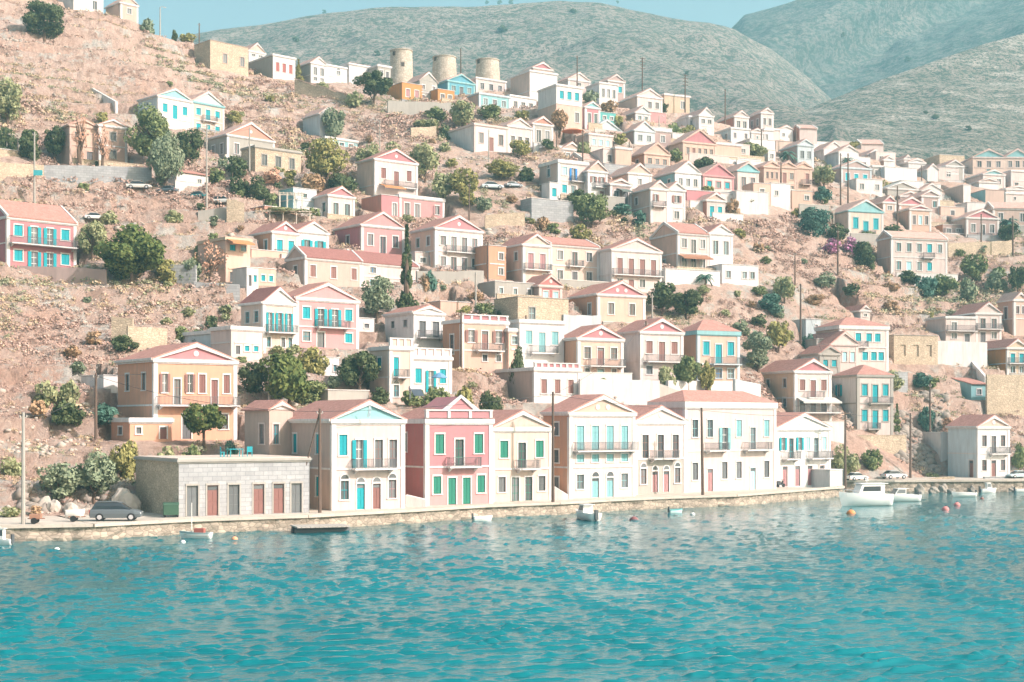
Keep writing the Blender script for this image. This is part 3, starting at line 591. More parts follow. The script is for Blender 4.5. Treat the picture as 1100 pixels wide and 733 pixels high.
hs('U', 390, 405, 500, 677, 580, 560, 'mauve', 'p', 'wn dn', 'grey stucco house with dark green awning | left of the brown shutter balcony house', awn=(.3, .8, .8, 'k'), d=8)
hs('U', 300, 303, 390, 655, 520, 475, 'white', 'p', 'ob ob/- db', 'white gabled house with brown shutters | right of the arched turquoise window house', d=8, bal=[(0, .3, .9)], tymp='pinkp')
hs('U', 82, 168, 303, 645, 472, None, 'pale', 'f', 'cl pu -/ct wt -', 'cream corner house with arched turquoise side window | beside the tallest central pole', side='at/-', side_col='tan', bal=[(0, .4, 1)], ch=.6)
hs('U', 115, 190, 270, 475, 420, 393, 'tan', 'p', 'wn wn', 'tan gabled house | peeping over the cream corner house', dD=10, side_col='tan')
hs('U', 265, 280, 420, 500, 470, 450, 'pale', 's', '-', 'low house with red roof strip | behind the white gabled brown shutter house', dD=2, d=7, pil=0)
hs('U', 390, 487, 590, 600, 530, 490, 'white', 'p', '- wn -', 'bright white gabled house with peach side wall | below the peach hip house', side_col='peach', tymp='pinkp')
hs('U', 600, 700, 815, 610, 525, 480, 'white', 'p', 'wn wn wn', 'white gabled house with pale blue side wall | left of the pink trimmed house', side_col='aqua', side='wt wt')
hs('U', 815, 826, 965, 615, 540, 490, 'pale', 'p', 'ct wg ct', 'cream house with pink pilasters and pink gable | right of the pale blue sided house', d=7, trim='pink', tymp='rose')
hs('P', 530, 560, 655, 185, 95, 60, 'pale', 'p', 'gk gk', 'cream house with pale blue roof edge | left of the triple gabled row', d=8, ccol='aqua', tymp='aqua', trim='pale')
hs('P', 652, 680, 752, 195, 78, 55, 'peach', 'p', 'wb wb wb/- -', 'left gable of the triple peach row | facing the round olive tree', d=8, trim='pinkp', fl=[.6, .4])
hs('P', 752, 754, 826, 195, 80, 57, 'peach', 'p', 'fb wb/- wn', 'middle gable of the triple peach row', join=1, d=8, trim='pinkp', fl=[.6, .4])
hs('P', 826, 828, 896, 195, 82, 60, 'peach', 'p', '- fb/- -', 'right gable of the triple peach row with small balcony', join=1, d=8, trim='pinkp', bal=[(0, .3, .9)], fl=[.6, .4])
hs('P', 590, 632, 710, 230, 155, None, 'peach', 'f', 'wb', 'flat peach basement block | under the cream house with pale blue roof edge', d=4, dD=-4, fd=5, pil=0, cor=0)
hs('U', 420, 428, 500, 510, 415, None, 'peach', 'f', '-', 'flat peach box house | left of the peach hip house', d=7, pil=0)
hs('U', 495, 560, 675, 505, 440, 395, 'peach', 'p', 'wb wb wb', 'peach house with low gable and three windows | below the white flag house', side='wb', side_col='orange', trim='pinkp', tymp='peach')
hs('U', 670, 735, 885, 465, 388, 335, 'peach', 'p', 'wb db wb wn wn', 'broad peach house with deep red gable | above the pink trimmed house', tymp='rose', med=0, trim='pinkp')
hs('U', 885, 887, 1000, 465, 395, None, 'peach', 'f', '-', 'windowless peach wing with thin red roof | right of the deep red gable', join=1, d=8, pil=0, rcol='pink')
hs('U', 870, 890, 985, 490, 455, None, 'stone', 'f', '-', 'low rubble shed | below the windowless peach wing', d=5, pil=0, cor=0, cat='shed', name='shed')
hs('U', 970, 980, 1090, 495, 465, None, 'white', 'f', '-', 'low white garden building | right of the rubble shed', d=5, pil=0, cor=0)
hs('U', 465, 515, 605, 400, 335, 298, 'white', 'p', 'wn wn', 'white house with pale gable and two windows | above the peach low gable house', side_col='mauve', trim='bluew')
hs('U', 605, 607, 680, 400, 335, None, 'mauve', 'f', 'wn', 'mauve flat side wing | right of the white pale gable house', join=1, d=6, pil=0)
hs('U', 440, 520, 585, 300, 255, 228, 'bluew', 'p', 'wl wl', 'pale blue fronted gabled house | left of the pink box house', side_col='mauve')
hs('U', 585, 587, 658, 320, 255, None, 'pink', 'f', '-', 'plain pink box house | right of the pale blue fronted house', join=1, d=7, pil=0, cor=0)
hs('U', 437, 528, 640, 250, 180, 150, 'pale', 'p', '- wb wb', 'peach long sided house | at the base of the tall lattice pole on the ridge', side_col='tan')
hs('U', 638, 650, 765, 255, 172, None, 'yellow', 'f', '- wn', 'old flat ochre stone house | on the ridge beside the round dark tree', d=7, pil=0)
hs('U', 295, 355, 438, 210, 120, None, 'white', 'f', 'wn wn wn', 'tall white box house with dark windows | on the ridge above the pink and turquoise pair', side_col='bluew', pil=0)
hs('U', 380, 395, 470, 180, 110, 85, 'mauve', 'p', '- ct', 'mauve gabled house with turquoise window | behind the tall white box house', d=7, dD=8)
hs('U', 285, 290, 357, 315, 230, 208, 'rose', 'p', 'gg gg', 'small raspberry house with green doors | and blue gable beside the turquoise cube', d=6, tymp='aqua')
hs('U', 355, 358, 430, 300, 255, None, 'teal', 'f', 'sn sn', 'turquoise cube house | right of the small raspberry house', d=6, pil=0, cor=0, dD=2)
hs('a', 585, 590, 825, 640, 600, 530, 'bluew', 'p', '-', 'house with pale blue tent shaped gable | behind the three pale window house', dD=5, d=8, ccol='aqua', tymp='bluew', tile='b')
hs('a', 540, 560, 755, 770, 640, None, 'pale', 'f', 'cl cl cl', 'cream house with three pale blue windows and red roof strip | right of the orange parasol', d=5, rcol='salmon', pil=0)
hs('T', 430, 548, 700, 510, 392, None, 'white', 'f', 'wb db wb', 'long white house with tan rear wall | below the hillside thicket', side_col='white', side='-', trim='pale', rcol='peach')
hs('T', 700, 703, 810, 480, 400, 370, 'pale', 'p', 'wb wb wb', 'cream low gable house with three windows | right of the long white house', join=1, d=8)
hs('T', 808, 815, 905, 475, 390, 362, 'grey', 'p', 'gn gn', 'grey shaded house with orange red gable | beside the yellow bush', d=8, tymp='salmon')  # shade on the facade is painted in as grey plaster
# windmill ridge
hs('T', 213, 220, 312, 290, 205, None, 'ochre', 'f', 'ck ck', 'bright ochre house with two arched white windows | below the first windmill', d=7, pil=0, cor=0, wtrim='white')
hs('T', 285, 300, 380, 290, 195, 160, 'grey', 'p', 'wk - wk/sk - sk', 'grey gabled house with mauve shutters | between the two ochre houses', d=7, pil=0, cor=0, edge=0, dD=2)
hs('T', 375, 382, 458, 292, 235, None, 'ochre', 'f', 'wk wk', 'small ochre wing with flat roof | left of the bright blue house', d=5, pil=0, cor=0)
hs('T', 395, 428, 550, 258, 195, 168, 'blue', 'p', 'wn dn wn', 'bright blue house with blue pediment | below the second windmill', d=7, tymp='blue', trim='aqua')
hs('T', 550, 556, 692, 250, 182, None, 'pale', 'f', 'wn wn wn', 'flat cream house with three dark windows | below the third windmill', d=7)
hs('T', 530, 570, 710, 320, 252, None, 'aqua', 'f', 'wl wk wl', 'pale aqua house with tan side | below the flat cream house', side_col='pinkp', trim='bluew')
hs('T', 710, 712, 830, 340, 262, None, 'white', 'f', 'wk wn wk', 'plain white house with three small windows | right of the pale aqua house', join=1, d=7, pil=0)
hs('T', 690, 735, 765, 250, 180, None, 'white', 'f', '-', 'narrow white rear block | between the flat cream house and the great white block', pil=0, cor=0, d=6, dD=4)
hs('T', 765, 800, 925, 285, 150, None, 'white', 'f', '-/-/- - - -', 'great windowless white block | highest on the central ridge', side_col='pinkp', pil=0, d=9)
hs('a', 85, 100, 258, 160, 95, 55, 'pinkp', 'p', '-', 'small red pediment chapel | crowning the great white block', D=374, d=6, tymp='rose', cat='chapel', name='chapel', pil=0)
hs('a', 278, 290, 505, 590, 235, None, 'white', 'f', 'ct ct ct/- - wb', 'white over pink block with three turquoise windows | right of the great white block', d=8, low='pinkp', pil=0, fl=[.42, .58], cor=1)
hs('a', 370, 390, 570, 250, 190, 140, 'pale', 'p', '- wn -', 'peach gabled house with orange roof piece | behind the white over pink block', d=8, dD=10, edge=0)
# right ridge
hs('b', 360, 470, 590, 345, 180, 85, 'white', 'p', 'wn wn/- -', 'white church like house with tall pediment | left of the salmon sided ridge house', d=12, dD=3)
hs('b', 380, 385, 470, 300, 190, None, 'white', 'f', 'wn wn', 'low white front wing | left of the white church like house', d=5, pil=0)
hs('b', 600, 765, 880, 300, 190, 148, 'pale', 'p', 'gn gn', 'salmon sided ridge house with two dark windows', side_col='salmon', dD=3)
hs('b', 880, 985, 1085, 300, 160, 125, 'pale', 'p', 'wb wb', 'peach ridge house with grey shaded side | right of the salmon sided ridge house', side_col='mauve', side='wn wn', dD=5)
hs('b', 600, 735, 890, 400, 285, None, 'white', 'f', 'wk - wk', 'white house with pale grey side wall | below the salmon sided ridge house', side_col='bluew', side='- wn', pil=0)
hs('b', 890, 905, 1000, 420, 320, 295, 'pale', 'p', '- wl -', 'small cream gabled house | right of the pale grey sided house', d=8)
hs('b', 1000, 1010, 1085, 430, 300, None, 'white', 'f', 'wn -', 'white flat house above the olive | right of the small cream gabled house', d=8, pil=0)
hs('d', 0, 20, 135, 200, 60, None, 'pale', 'f', '-', 'cream flat house behind the white cubes | right of the peach ridge house', d=8, pil=0, dD=2)
hs('d', 85, 137, 245, 150, 65, 38, 'white', 'p', 'sn -', 'white gabled house with a single slit window | at the right shoulder of the ridge', side_col='bluew', pil=0, cor=0)
hs('d', 225, 300, 445, 145, 60, 38, 'pale', 's', '-', 'pale pink windowless house with faint gable | on the falling ridge line', side_col='salmon', pil=0, cor=0, rel=20)
hs('d', 90, 105, 280, 240, 165, None, 'cream', 'f', '-', 'tan flat roofed shed house | above the palm', d=7, pil=0, rcol='tan', cor=0)
hs('d', 270, 285, 415, 350, 195, 150, 'bluew', 'p', 'wn wn', 'grey blue gabled house with barrel pediment | left of the blank white gable wall', d=8, side_col='mauve', trim='bluew', col2=0)
hs('d', 415, 625, 790, 420, 250, 200, 'white', 'p', '-', 'big white house with blank gable | and two openings in its shaded side wall', side='wn - -/wn - -', side_col='bluew', pil=0, cor=0)
hs('d', 610, 645, 895, 530, 380, 325, 'mauve', 'p', 'ct ft ft', 'mauve grey house with three vivid turquoise shutters | beside the twin poles', d=8, trim='bluew')
hs('d', 895, 905, 1010, 470, 370, None, 'grey', 'f', 'wn wn', 'grey side house | right of the mauve turquoise house', d=7, pil=0)
hs('d', 415, 430, 590, 250, 170, None, 'white', 'f', '-', 'low white ridge terrace house | behind the big blank gable', d=7, pil=0, cor=0, dD=8)
hs('d', 575, 590, 720, 230, 165, None, 'pale', 'f', '-', 'pale peach ridge cube | behind the big blank gable roof', d=7, pil=0, cor=0, dD=12)
hs('d', 790, 810, 995, 250, 190, 160, 'pale', 's', '-', 'pink white ridge house with long mono roof | right of the ridge palm', d=7, pil=0, cor=0, dD=8, rel=18)
hs('d', 800, 870, 980, 330, 275, 235, 'white', 'p', 'wn', 'white gabled house under the ridge | right of the big blank gable', d=8, pil=0, side_col='pinkp')
# right amphitheatre
hs('e', 75, 210, 258, 185, 135, 108, 'white', 'p', '-', 'white house with long pink side roof | topmost on the right cluster', pil=0, side_col='white')
hs('e', 225, 240, 360, 200, 160, 135, 'white', 'p', '-', 'small white gabled house | beside the long pink side roof house', d=7, pil=0)
hs('e', 0, 70, 300, 300, 195, None, 'white', 'f', '- - - -', 'long low white house | under the long pink side roof house', d=8, pil=0, cor=0, side_col='bluew')
hs('e', 300, 375, 450, 300, 210, 165, 'white', 'p', '-', 'white gabled house with grey shaded side | left of the twin white arches house', side_col='bluew', pil=0, cor=0)
hs('e', 440, 520, 590, 280, 240, 215, 'white', 'p', 'wn', 'little white gabled annex with dark side | right of the grey shaded white house', side_col='mauve', pil=0, d=6)
hs('e', 500, 510, 635, 270, 185, 145, 'grey', 'p', '- wn -', 'pale grey gabled house | below the stone ruin on the right ridge', d=8)
hs('e', 450, 462, 640, 190, 108, None, 'stone', 'f', '- - -', 'roofless stone ruin | on the right ridge behind the pale grey gabled house', d=8, pil=0, cor=0, cat='ruin', name='ruin')
hs('e', 665, 700, 930, 250, 125, 68, 'cream', 'p', 'gn gn gn/- ct -', 'cream hotel wing with turquoise gable | left of its twin at the right edge', d=10, tymp='aqua', fl=[.55, .45], rel=20, pil=0, trim='pale')
hs('e', 930, 945, 1110, 250, 125, 66, 'cream', 'p', 'gn gn gn/- - -', 'second cream hotel wing with turquoise gable | at the right picture edge', join=1, d=10, tymp='aqua', fl=[.55, .45], pil=0, trim='pale')
hs('e', 760, 775, 930, 340, 245, 215, 'pale', 'p', '- wn', 'faint cream gabled house | below the left hotel wing', d=8, tymp='aqua')
hs('e', 960, 975, 1110, 350, 220, None, 'pale', 'f', '- -/wb -', 'pale house with brown window | below the second hotel wing', d=8)
hs('e', 465, 490, 640, 320, 290, None, 'white', 'f', '-', 'long white flat roof house | above the tan blank wall', d=7, pil=0, cor=0, dD=6)
hs('e', 700, 745, 885, 350, 300, 275, 'white', 'p', '- -', 'white house with pink gable | above the pale blue cube', d=8, side_col='white', tymp='pinkp', pil=0)
hs('e', 445, 632, 660, 450, 325, None, 'white', 'f', '-', 'long house showing a blank tan side wall | above the small yellow bush', side_col='tan', pil=0, cor=0, d=14)
hs('e', 655, 790, 925, 450, 360, None, 'tan', 'f', '-', 'pale blue cube house with tan front | right of the blank tan wall', side_col='aqua', pil=0, cor=0, rcol='mauve')
hs('e', 925, 935, 1065, 450, 380, None, 'pale', 'f', '- sn -', 'low cream flat house | right of the pale blue cube', d=7, pil=0)
hs('e', 75, 90, 305, 400, 345, 300, 'grey', 'p', '-', 'grey stone house with wide grey gable | left of the red gabled pair', d=9, tymp='grey', tile='g', pil=0)
hs('e', 170, 180, 325, 450, 400, 370, 'mauve', 'p', '-', 'mauve low gabled house | behind the red gabled pair', d=8, pil=0, dD=4)
hs('e', 320, 335, 462, 510, 400, 360, 'mauve', 'p', '- wt', 'mauve gabled house with pale turquoise window | right of the red gabled pair', d=8)
hs('e', 0, 60, 150, 520, 445, 392, 'pinkp', 'p', 'wn', 'pink house with small red gable | left of the pair at the pole', d=9, tymp='rose')
hs('e', 150, 175, 350, 520, 460, 412, 'peach', 'p', '-', 'peach house with wide red gable | right of the small red gable house', d=8, tymp='rose', dD=2)
hs('e', 100, 248, 400, 645, 495, 468, 'peach', 'p', 'wk cl wk', 'peach house with pale blue middle window | right of the pole in the right cluster', side_col='peach', side='wn -', tymp='rose')
hs('e', 468, 485, 640, 670, 610, None, 'mauve', 'f', 'gn wn', 'mauve terrace wing with orange left wall | left of the mauve three window house', d=7, side_col='orange', pil=0, bal=[(0, 0, 1)], cor=0)
hs('e', 560, 655, 885, 700, 555, 500, 'mauve', 'p', 'wn gn wn', 'mauve gabled house with three grey windows | right of its terrace wing', side_col='pinkp', tymp='rose', bal=[(0, .3, .75)], trim='white')
hs('e', 775, 845, 1110, 625, 490, 455, 'tan', 's', 'wn - wn', 'tan house with long red roof | at the right edge behind the palm', side_col='tan', rel=22)
hs('Q', 270, 360, 505, 480, 375, 332, 'cream', 'p', 'ct ft ct', 'cream house with turquoise gable and three turquoise shutters | above the bougainvillea', tymp='aqua', bal=[(0, .35, .75)], ccol='aqua', med=0, fd=5, wtrim='aqua')
hs('Q', 480, 540, 775, 650, 490, 472, 'pale', 's', 'wt wt wt ct wt/wt cl wt ct -', 'wide pale house with ten small turquoise windows | alone below the right cluster', side='-/-', side_col='pinkp', bal=[(0, .55, .75)])
hs('K', 100, 225, 260, 392, 360, 335, 'pale', 'p', 'sn', 'pale house with long red roof | topmost of the lower right cluster', side='ct ct', side_col='bluew', pil=0)
hs('h', 150, 385, 862, 665, 270, 195, 'pale', 'h', 'ct ct ct/ct ct ct', 'cream house with six turquoise shutters and low red roof | in the lower right cluster', side_col='tan', bal=[(0, .2, .55)], xs={0: [.38, .6, .78], 1: [.52, .7, .85]}, para=0, ch=.6)
hs('h', 0, 300, 565, 690, 450, 335, 'pale', 'p', '- cl cl', 'ivory gabled house with pale shutters | left of the six shutter cream house', side_col='white', trim='pale', d=10)
hs('h', 0, 190, 385, 720, 545, 470, 'grey', 'p', 'ct ct', 'grey gabled house with two turquoise shutters | left of the ivory gabled house', side_col='bluew', trim='grey')
hs('J', 655, 820, 985, 690, 500, 448, 'pale', 'p', 'cb fb cb/gb gb gb', 'tan sided house with white awning and rose gable | above the last quay house', side='wn wb/- wn', side_col='yellow', tymp='rose', awn=(.05, 1.1, .36, 'w'), fl=[.62, .38], bal=[(0, .3, .75), (1, 0, 1.1, 1.8)])
hs('K', 118, 213, 346, 806, 603, 566, 'pale', 'h', 'ct ft ct/ct ft ct', 'cream house with six bright turquoise shutters | above the rocky right bank', side_col='white', side='ot -/-', bal=[(0, .3, .95), (1, .25, .6)], para=0, trim='grey')
hs('K', 335, 350, 515, 562, 455, None, 'stone', 'f', 'vn vn vn', 'ruined roofless stone house | with three empty openings on the right slope', d=7, pil=0, cor=0, trim='grey', cat='ruin', name='ruin')
hs('K', 505, 545, 655, 480, 385, None, 'pale', 'f', 'gn -/wn dn', 'cream flat wing with terrace | left of the white trimmed two window house', d=7, pil=0, bal=[(0, 0, 1)])
hs('K', 560, 657, 752, 482, 370, 332, 'pale', 'p', 'gk gk/dn wn', 'white trimmed house with two tall mauve windows | right of the cream flat wing', side_col='pinkp', bal=[(0, 0, 1)], d=8)
hs('K', 755, 800, 850, 455, 320, 288, 'pinkp', 'p', 'wk wk/-', 'pink edged house cut by the right picture edge | above the orange house', side_col='peach', side='gk/-', rel=36)
hs('K', 645, 775, 850, 610, 500, 470, 'yellow', 'p', 'ft ft/wl wl', 'orange house with turquoise doors and hanging laundry | at the right picture edge', side_col='ochre', side='ot -/-', bal=[(0, 0, 1)], d=10)
hs('K', 620, 640, 700, 695, 640, 615, 'aqua', 'm', 'sn', 'small turquoise washed outbuilding | below the white stair wall', d=6, pil=0, cor=0, cat='outbuilding', name='outbuilding')
hs('J', 862, 900, 945, 380, 320, 268, 'aqua', 'f', 'sn', 'half shaded pale shed | beside a pole on the slope left of the lower right cluster', pil=0, cor=0, d=5, cat='shed', name='shed') if 0 else None

# lower annexes, yards and terrace blocks that fill the gaps between the houses
hs('f', 255, 330, 405, 640, 495, None, 'white', 'f', 'dn ct', 'white storeroom with dark canopy opening | below the ramshackle orange house', pil=0, d=4, dD=-5, cor=0, cat='annex', name='annex')
hs('f', 400, 420, 560, 630, 500, None, 'peach', 'f', 'ct ct', 'low peach wing with two small turquoise windows | left of the long tan house', pil=0, d=4, dD=-3, cor=0, fd=6, cat='annex', name='annex')
hs('f', 130, 165, 270, 500, 330, None, 'peach', 'f', 'ct', 'peach veranda block with turquoise shutter | left of the ramshackle orange house', pil=0, d=4, dD=1, fd=6, cat='annex', name='annex')
hs('c', 100, 235, 310, 625, 510, None, 'white', 'f', 'dt', 'tiny white gatehouse with turquoise door | at the foot of the cream corner house', pil=0, d=3, dD=-3, cor=0, cat='annex', name='annex')
hs('c', 0, 85, 420, 733, 640, None, 'wstone', 'f', '-', 'grey stone terrace platform | below the cream corner house', pil=0, d=4, dD=-4, cor=0, fd=4, cat='terrace', name='terrace_block')
hs('U', 740, 752, 905, 640, 610, None, 'rose', 'f', '-', 'low rose red roofed lean to | in front of the pink trimmed house', pil=0, d=4, dD=-3, cor=0, cat='annex', name='annex')
hs('P', 705, 712, 800, 235, 155, None, 'white', 'f', 'sn -', 'white terrace house with one tiny window | below the triple peach row', pil=0, d=4, dD=-4, cor=0, fd=5, cat='annex', name='annex')
hs('P', 800, 808, 900, 240, 190, None, 'peach', 'f', '- wn', 'peach basement wing | at the right end below the triple peach row', pil=0, d=4, dD=-4, cor=0, fd=5, cat='annex', name='annex')
hs('P', 545, 555, 700, 240, 190, None, 'white', 'f', '-', 'plain white yard wall block | below the cream house with pale blue roof edge', pil=0, d=3, dD=-6, cor=0, fd=4, cat='terrace', name='terrace_block')
hs('U', 390, 400, 480, 640, 600, None, 'mauve', 'f', '-', 'mauve yard block | under the bright white gabled house', pil=0, d=4, dD=-1, cor=0, cat='terrace', name='terrace_block')
hs('U', 815, 830, 1000, 640, 620, None, 'white', 'f', '-', 'low white yard wall block | under the pink trimmed house', pil=0, d=3, dD=-3, cor=0, cat='terrace', name='terrace_block')
hs('b', 230, 250, 470, 420, 330, None, 'white', 'f', 'wn - ', 'white ridge annex | behind the deep red gable', pil=0, d=6, dD=2, cor=0, cat='annex', name='annex')
hs('b', 820, 850, 1000, 470, 395, None, 'pale', 'f', 'wn wn', 'pale annex with two windows | behind the ridge olive', pil=0, d=6, cor=0, cat='annex', name='annex')
hs('V', 540, 555, 700, 400, 352, None, 'pale', 'f', 'wn wn wn', 'low pale row house | between the peach wing and the ridge olive', pil=0, d=6, cor=0)
hs('V', 690, 700, 815, 395, 335, None, 'white', 'f', 'wn -', 'plain white cube | just left of the tan flat roofed shed house', pil=0, d=6, cor=0)
hs('d', 0, 40, 100, 330, 240, None, 'white', 'f', 'wn', 'white cube below the cream flat house | left of the palm', pil=0, d=6, cor=0)
hs('d', 860, 1000, 1080, 400, 320, 290, 'white', 'p', '-', 'white gabled cottage | right of the mauve turquoise house', pil=0, d=7, side_col='pinkp', dD=3, cat='cottage')
hs('d', 1000, 1030, 1080, 460, 380, None, 'white', 'f', '-', 'bright white cube | right of the grey side house', pil=0, d=6, cor=0)
hs('e', 130, 150, 300, 245, 200, None, 'pale', 'f', 'wn - wn', 'pale terrace house | between the white roofs on the right ridge', pil=0, d=6, cor=0, dD=4)
hs('e', 230, 250, 470, 350, 310, None, 'white', 'f', '-', 'white flat terrace roof house | above the wide grey gable', pil=0, d=7, cor=0, dD=2)
hs('e', 455, 470, 640, 540, 480, None, 'pinkp', 'f', '- dn -', 'pinkish courtyard house | under the blank tan wall', pil=0, d=6, cor=0)
hs('e', 640, 660, 790, 520, 450, None, 'white', 'f', '-', 'low white yard block | under the pale blue cube', pil=0, d=5, cor=0, cat='annex', name='annex')
hs('e', 930, 940, 1110, 410, 350, 330, 'pale', 'p', 'wn wn', 'pale gabled house with two windows | under the second hotel wing', pil=0, d=7, cor=1)
hs('e', 520, 530, 700, 245, 190, None, 'pale', 'f', '-', 'pale flat roof house | behind the little white annex on the right ridge', pil=0, d=7, cor=0, dD=4)
hs('K', 0, 60, 150, 540, 470, None, 'grey', 'f', '-', 'long grey roofed side house | left of the ivory gabled house', pil=0, d=8, cor=0, dD=2)
hs('K', 0, 20, 75, 440, 395, None, 'bluew', 'f', '- sn', 'pale blue shaded shed | beside the tall slope pole', pil=0, d=5, cor=0, cat='shed', name='shed')
hs('H', 420, 520, 610, 520, 440, None, 'white', 'f', 'wt - wt', 'low white garden house | below the rose villa behind the trees', pil=0, d=5, cor=0, cat='annex', name='annex')
hs('H', 690, 700, 770, 320, 262, None, 'white', 'f', 'sn', 'white side annex | right of the rose villa', pil=0, d=4, cor=0, cat='annex', name='annex')
hs('I', 130, 140, 275, 260, 185, None, 'peach', 'f', '-', 'plain peach roof block | behind the orange parapet house', pil=0, d=6, cor=0, dD=3, cat='annex', name='annex')
hs('H', 555, 560, 745, 640, 590, None, 'grey', 'f', '-', 'concrete flat roofed workshop | behind the cream quay house', pil=0, d=4, cor=0, dD=-3, cat='annex', name='annex')
hs('J', 200, 215, 330, 580, 545, None, 'white', 'f', '-', 'low white yard block | below the white sided house with brown shutters', pil=0, d=4, cor=0, dD=-3, cat='terrace', name='terrace_block')
hs('N', 395, 420, 500, 660, 590, None, 'pale', 'f', 'wn', 'pale side porch | left of the two storey cream mansion', pil=0, d=4, cor=0, dD=-1, cat='annex', name='annex')

hs('F', 906, 911, 935, 184, 168, None, 'white', 'f', 'wn wn', 'small white cube with two windows | behind the long low white house on the right ridge', pil=0, d=6, cor=0, dD=8)
hs('F', 936, 941, 962, 176, 163, None, 'pale', 'f', 'wn -', 'pale cube house | topmost left of the long pink side roof house', pil=0, d=6, cor=0)
hs('F', 880, 885, 907, 176, 160, 152, 'white', 'p', '- wn', 'white gabled house | right of the yellow ridge bush', pil=0, d=7, cor=0)
hs('F', 962, 968, 992, 209, 194, None, 'white', 'f', '- wn -', 'white block with a single window | left of the blank tan wall house', pil=0, d=6, cor=0)
hs('F', 914, 920, 948, 207, 192, None, 'white', 'f', 'wn - wn', 'white row house | left of the wide grey gable', pil=0, d=6, cor=0)
hs('F', 860, 866, 888, 170, 154, None, 'white', 'f', '-', 'plain white cube | directly behind the big blank gable', pil=0, d=6, cor=0, dD=14)
hs('F', 1003, 1008, 1030, 192, 180, None, 'pale', 'f', 'wn', 'pale cube with one window | left of the first hotel wing', pil=0, d=6, cor=0)
hs('F', 985, 990, 1012, 216, 204, 197, 'white', 'p', '-', 'white low gable roof | just above the small yellow bush', pil=0, d=6, cor=0)
hs('F', 690, 696, 722, 150, 136, None, 'white', 'f', 'wn -', 'white flat house | right of the plain pink box house', pil=0, d=6, cor=0)
hs('F', 640, 648, 672, 178, 160, None, 'pale', 'f', 'wb wb', 'pale flat house with two brown windows | left of the peach box house', pil=0, d=6, cor=0)
SR = srgb
# ------------------------------------------------------------------ ground materials
def ground_mat():
    m, t = new_mat('dry_hillside', 1, .05); g = t.coord('Object')
    grass = t.ramp(t.noise(.055, 6, g, .65), [(.3, srgb('e2c6b2')), (.5, srgb('ead6c8')), (.66, srgb('deb9a5')), (.8, srgb('efe1d5'))])
    fine = t.ramp(t.noise(.55, 6, g, .7), [(.32, (0, 0, 0, 1)), (.5, (.55, .55, .55, 1)), (.7, (0, 0, 0, 1))])
    c = t.mix(fine, grass, srgb('cba99a')); mot = t.ramp(t.noise(1.6, 5, g, .75), [(.4, (0, 0, 0, 1)), (.62, (.55, .55, .55, 1))]); c = t.mix(mot, c, srgb('bd9b8b'))
    scrub = t.ramp(t.noise(.28, 5, g, .7), [(.54, (0, 0, 0, 1)), (.62, (.8, .8, .8, 1))])
    c = t.mix(scrub, c, srgb('ad9182'))
    rock = t.ramp(t.noise(.16, 8, g, .75), [(.53, (0, 0, 0, 1)), (.6, (1, 1, 1, 1))])
    v = t.n.new('ShaderNodeTexVoronoi'); v.inputs['Scale'].default_value = .9; t.l(g, v.inputs['Vector'])
    rc = t.mix(v.outputs['Distance'], srgb('b8b1a9'), srgb('e0d8ce'))
    c = t.mix(rock, c, rc); t.l(c, t.b.inputs['Base Color'])
    t.bump(t.noise(1.6, 9, g, .8), 1.0, .9); return m
def mountain_mat(name, cols, sc=1.0, band=.3):
    srgb = lambda h: mul(SR(h), 1.3)
    m, t = new_mat(name, 1, .03); g = t.coord('Object')
    c = t.ramp(t.noise(.02 * sc, 8, g, .75), [(.35, srgb(cols[0])), (.5, srgb(cols[1])), (.65, srgb(cols[2]))])
    dots = t.ramp(t.noise(.13 * sc, 6, g, .8), [(.5, (0, 0, 0, 1)), (.56, (.9, .9, .9, 1))]); c = t.mix(dots, c, srgb(cols[3]))
    st = t.noise(.03 * sc, 7, t.mapping((.5, .5, 2.6)), .75); c = t.mix(t.ramp(st, [(.5, (0, 0, 0, 1)), (.6, (band, band, band, 1))]), c, srgb(cols[4])); c = t.mix(t.ramp(t.noise(.33 * sc, 5, g, .8), [(.5, (0, 0, 0, 1)), (.55, (.9, .9, .9, 1))]), c, srgb(cols[3]))
    t.l(c, t.b.inputs['Base Color']); t.bump(t.noise(.15 * sc, 9, g, .8), 1.0, 6); return m
def water_mat():
    m, t = new_mat('sea', .06, .5); g = t.coord('Object')
    c = t.ramp(t.noise(.03, 4, t.mapping((1, .5, 1)), .6), [(.35, srgb('045e66')), (.65, srgb('08747c'))]); t.l(c, t.b.inputs['Base Color'])
    t.b.inputs['IOR'].default_value = 1.33
    t.bump(t.noise(2.2, 5, t.mapping((.8, 1.7, 1)), .7), .3, .08); return m

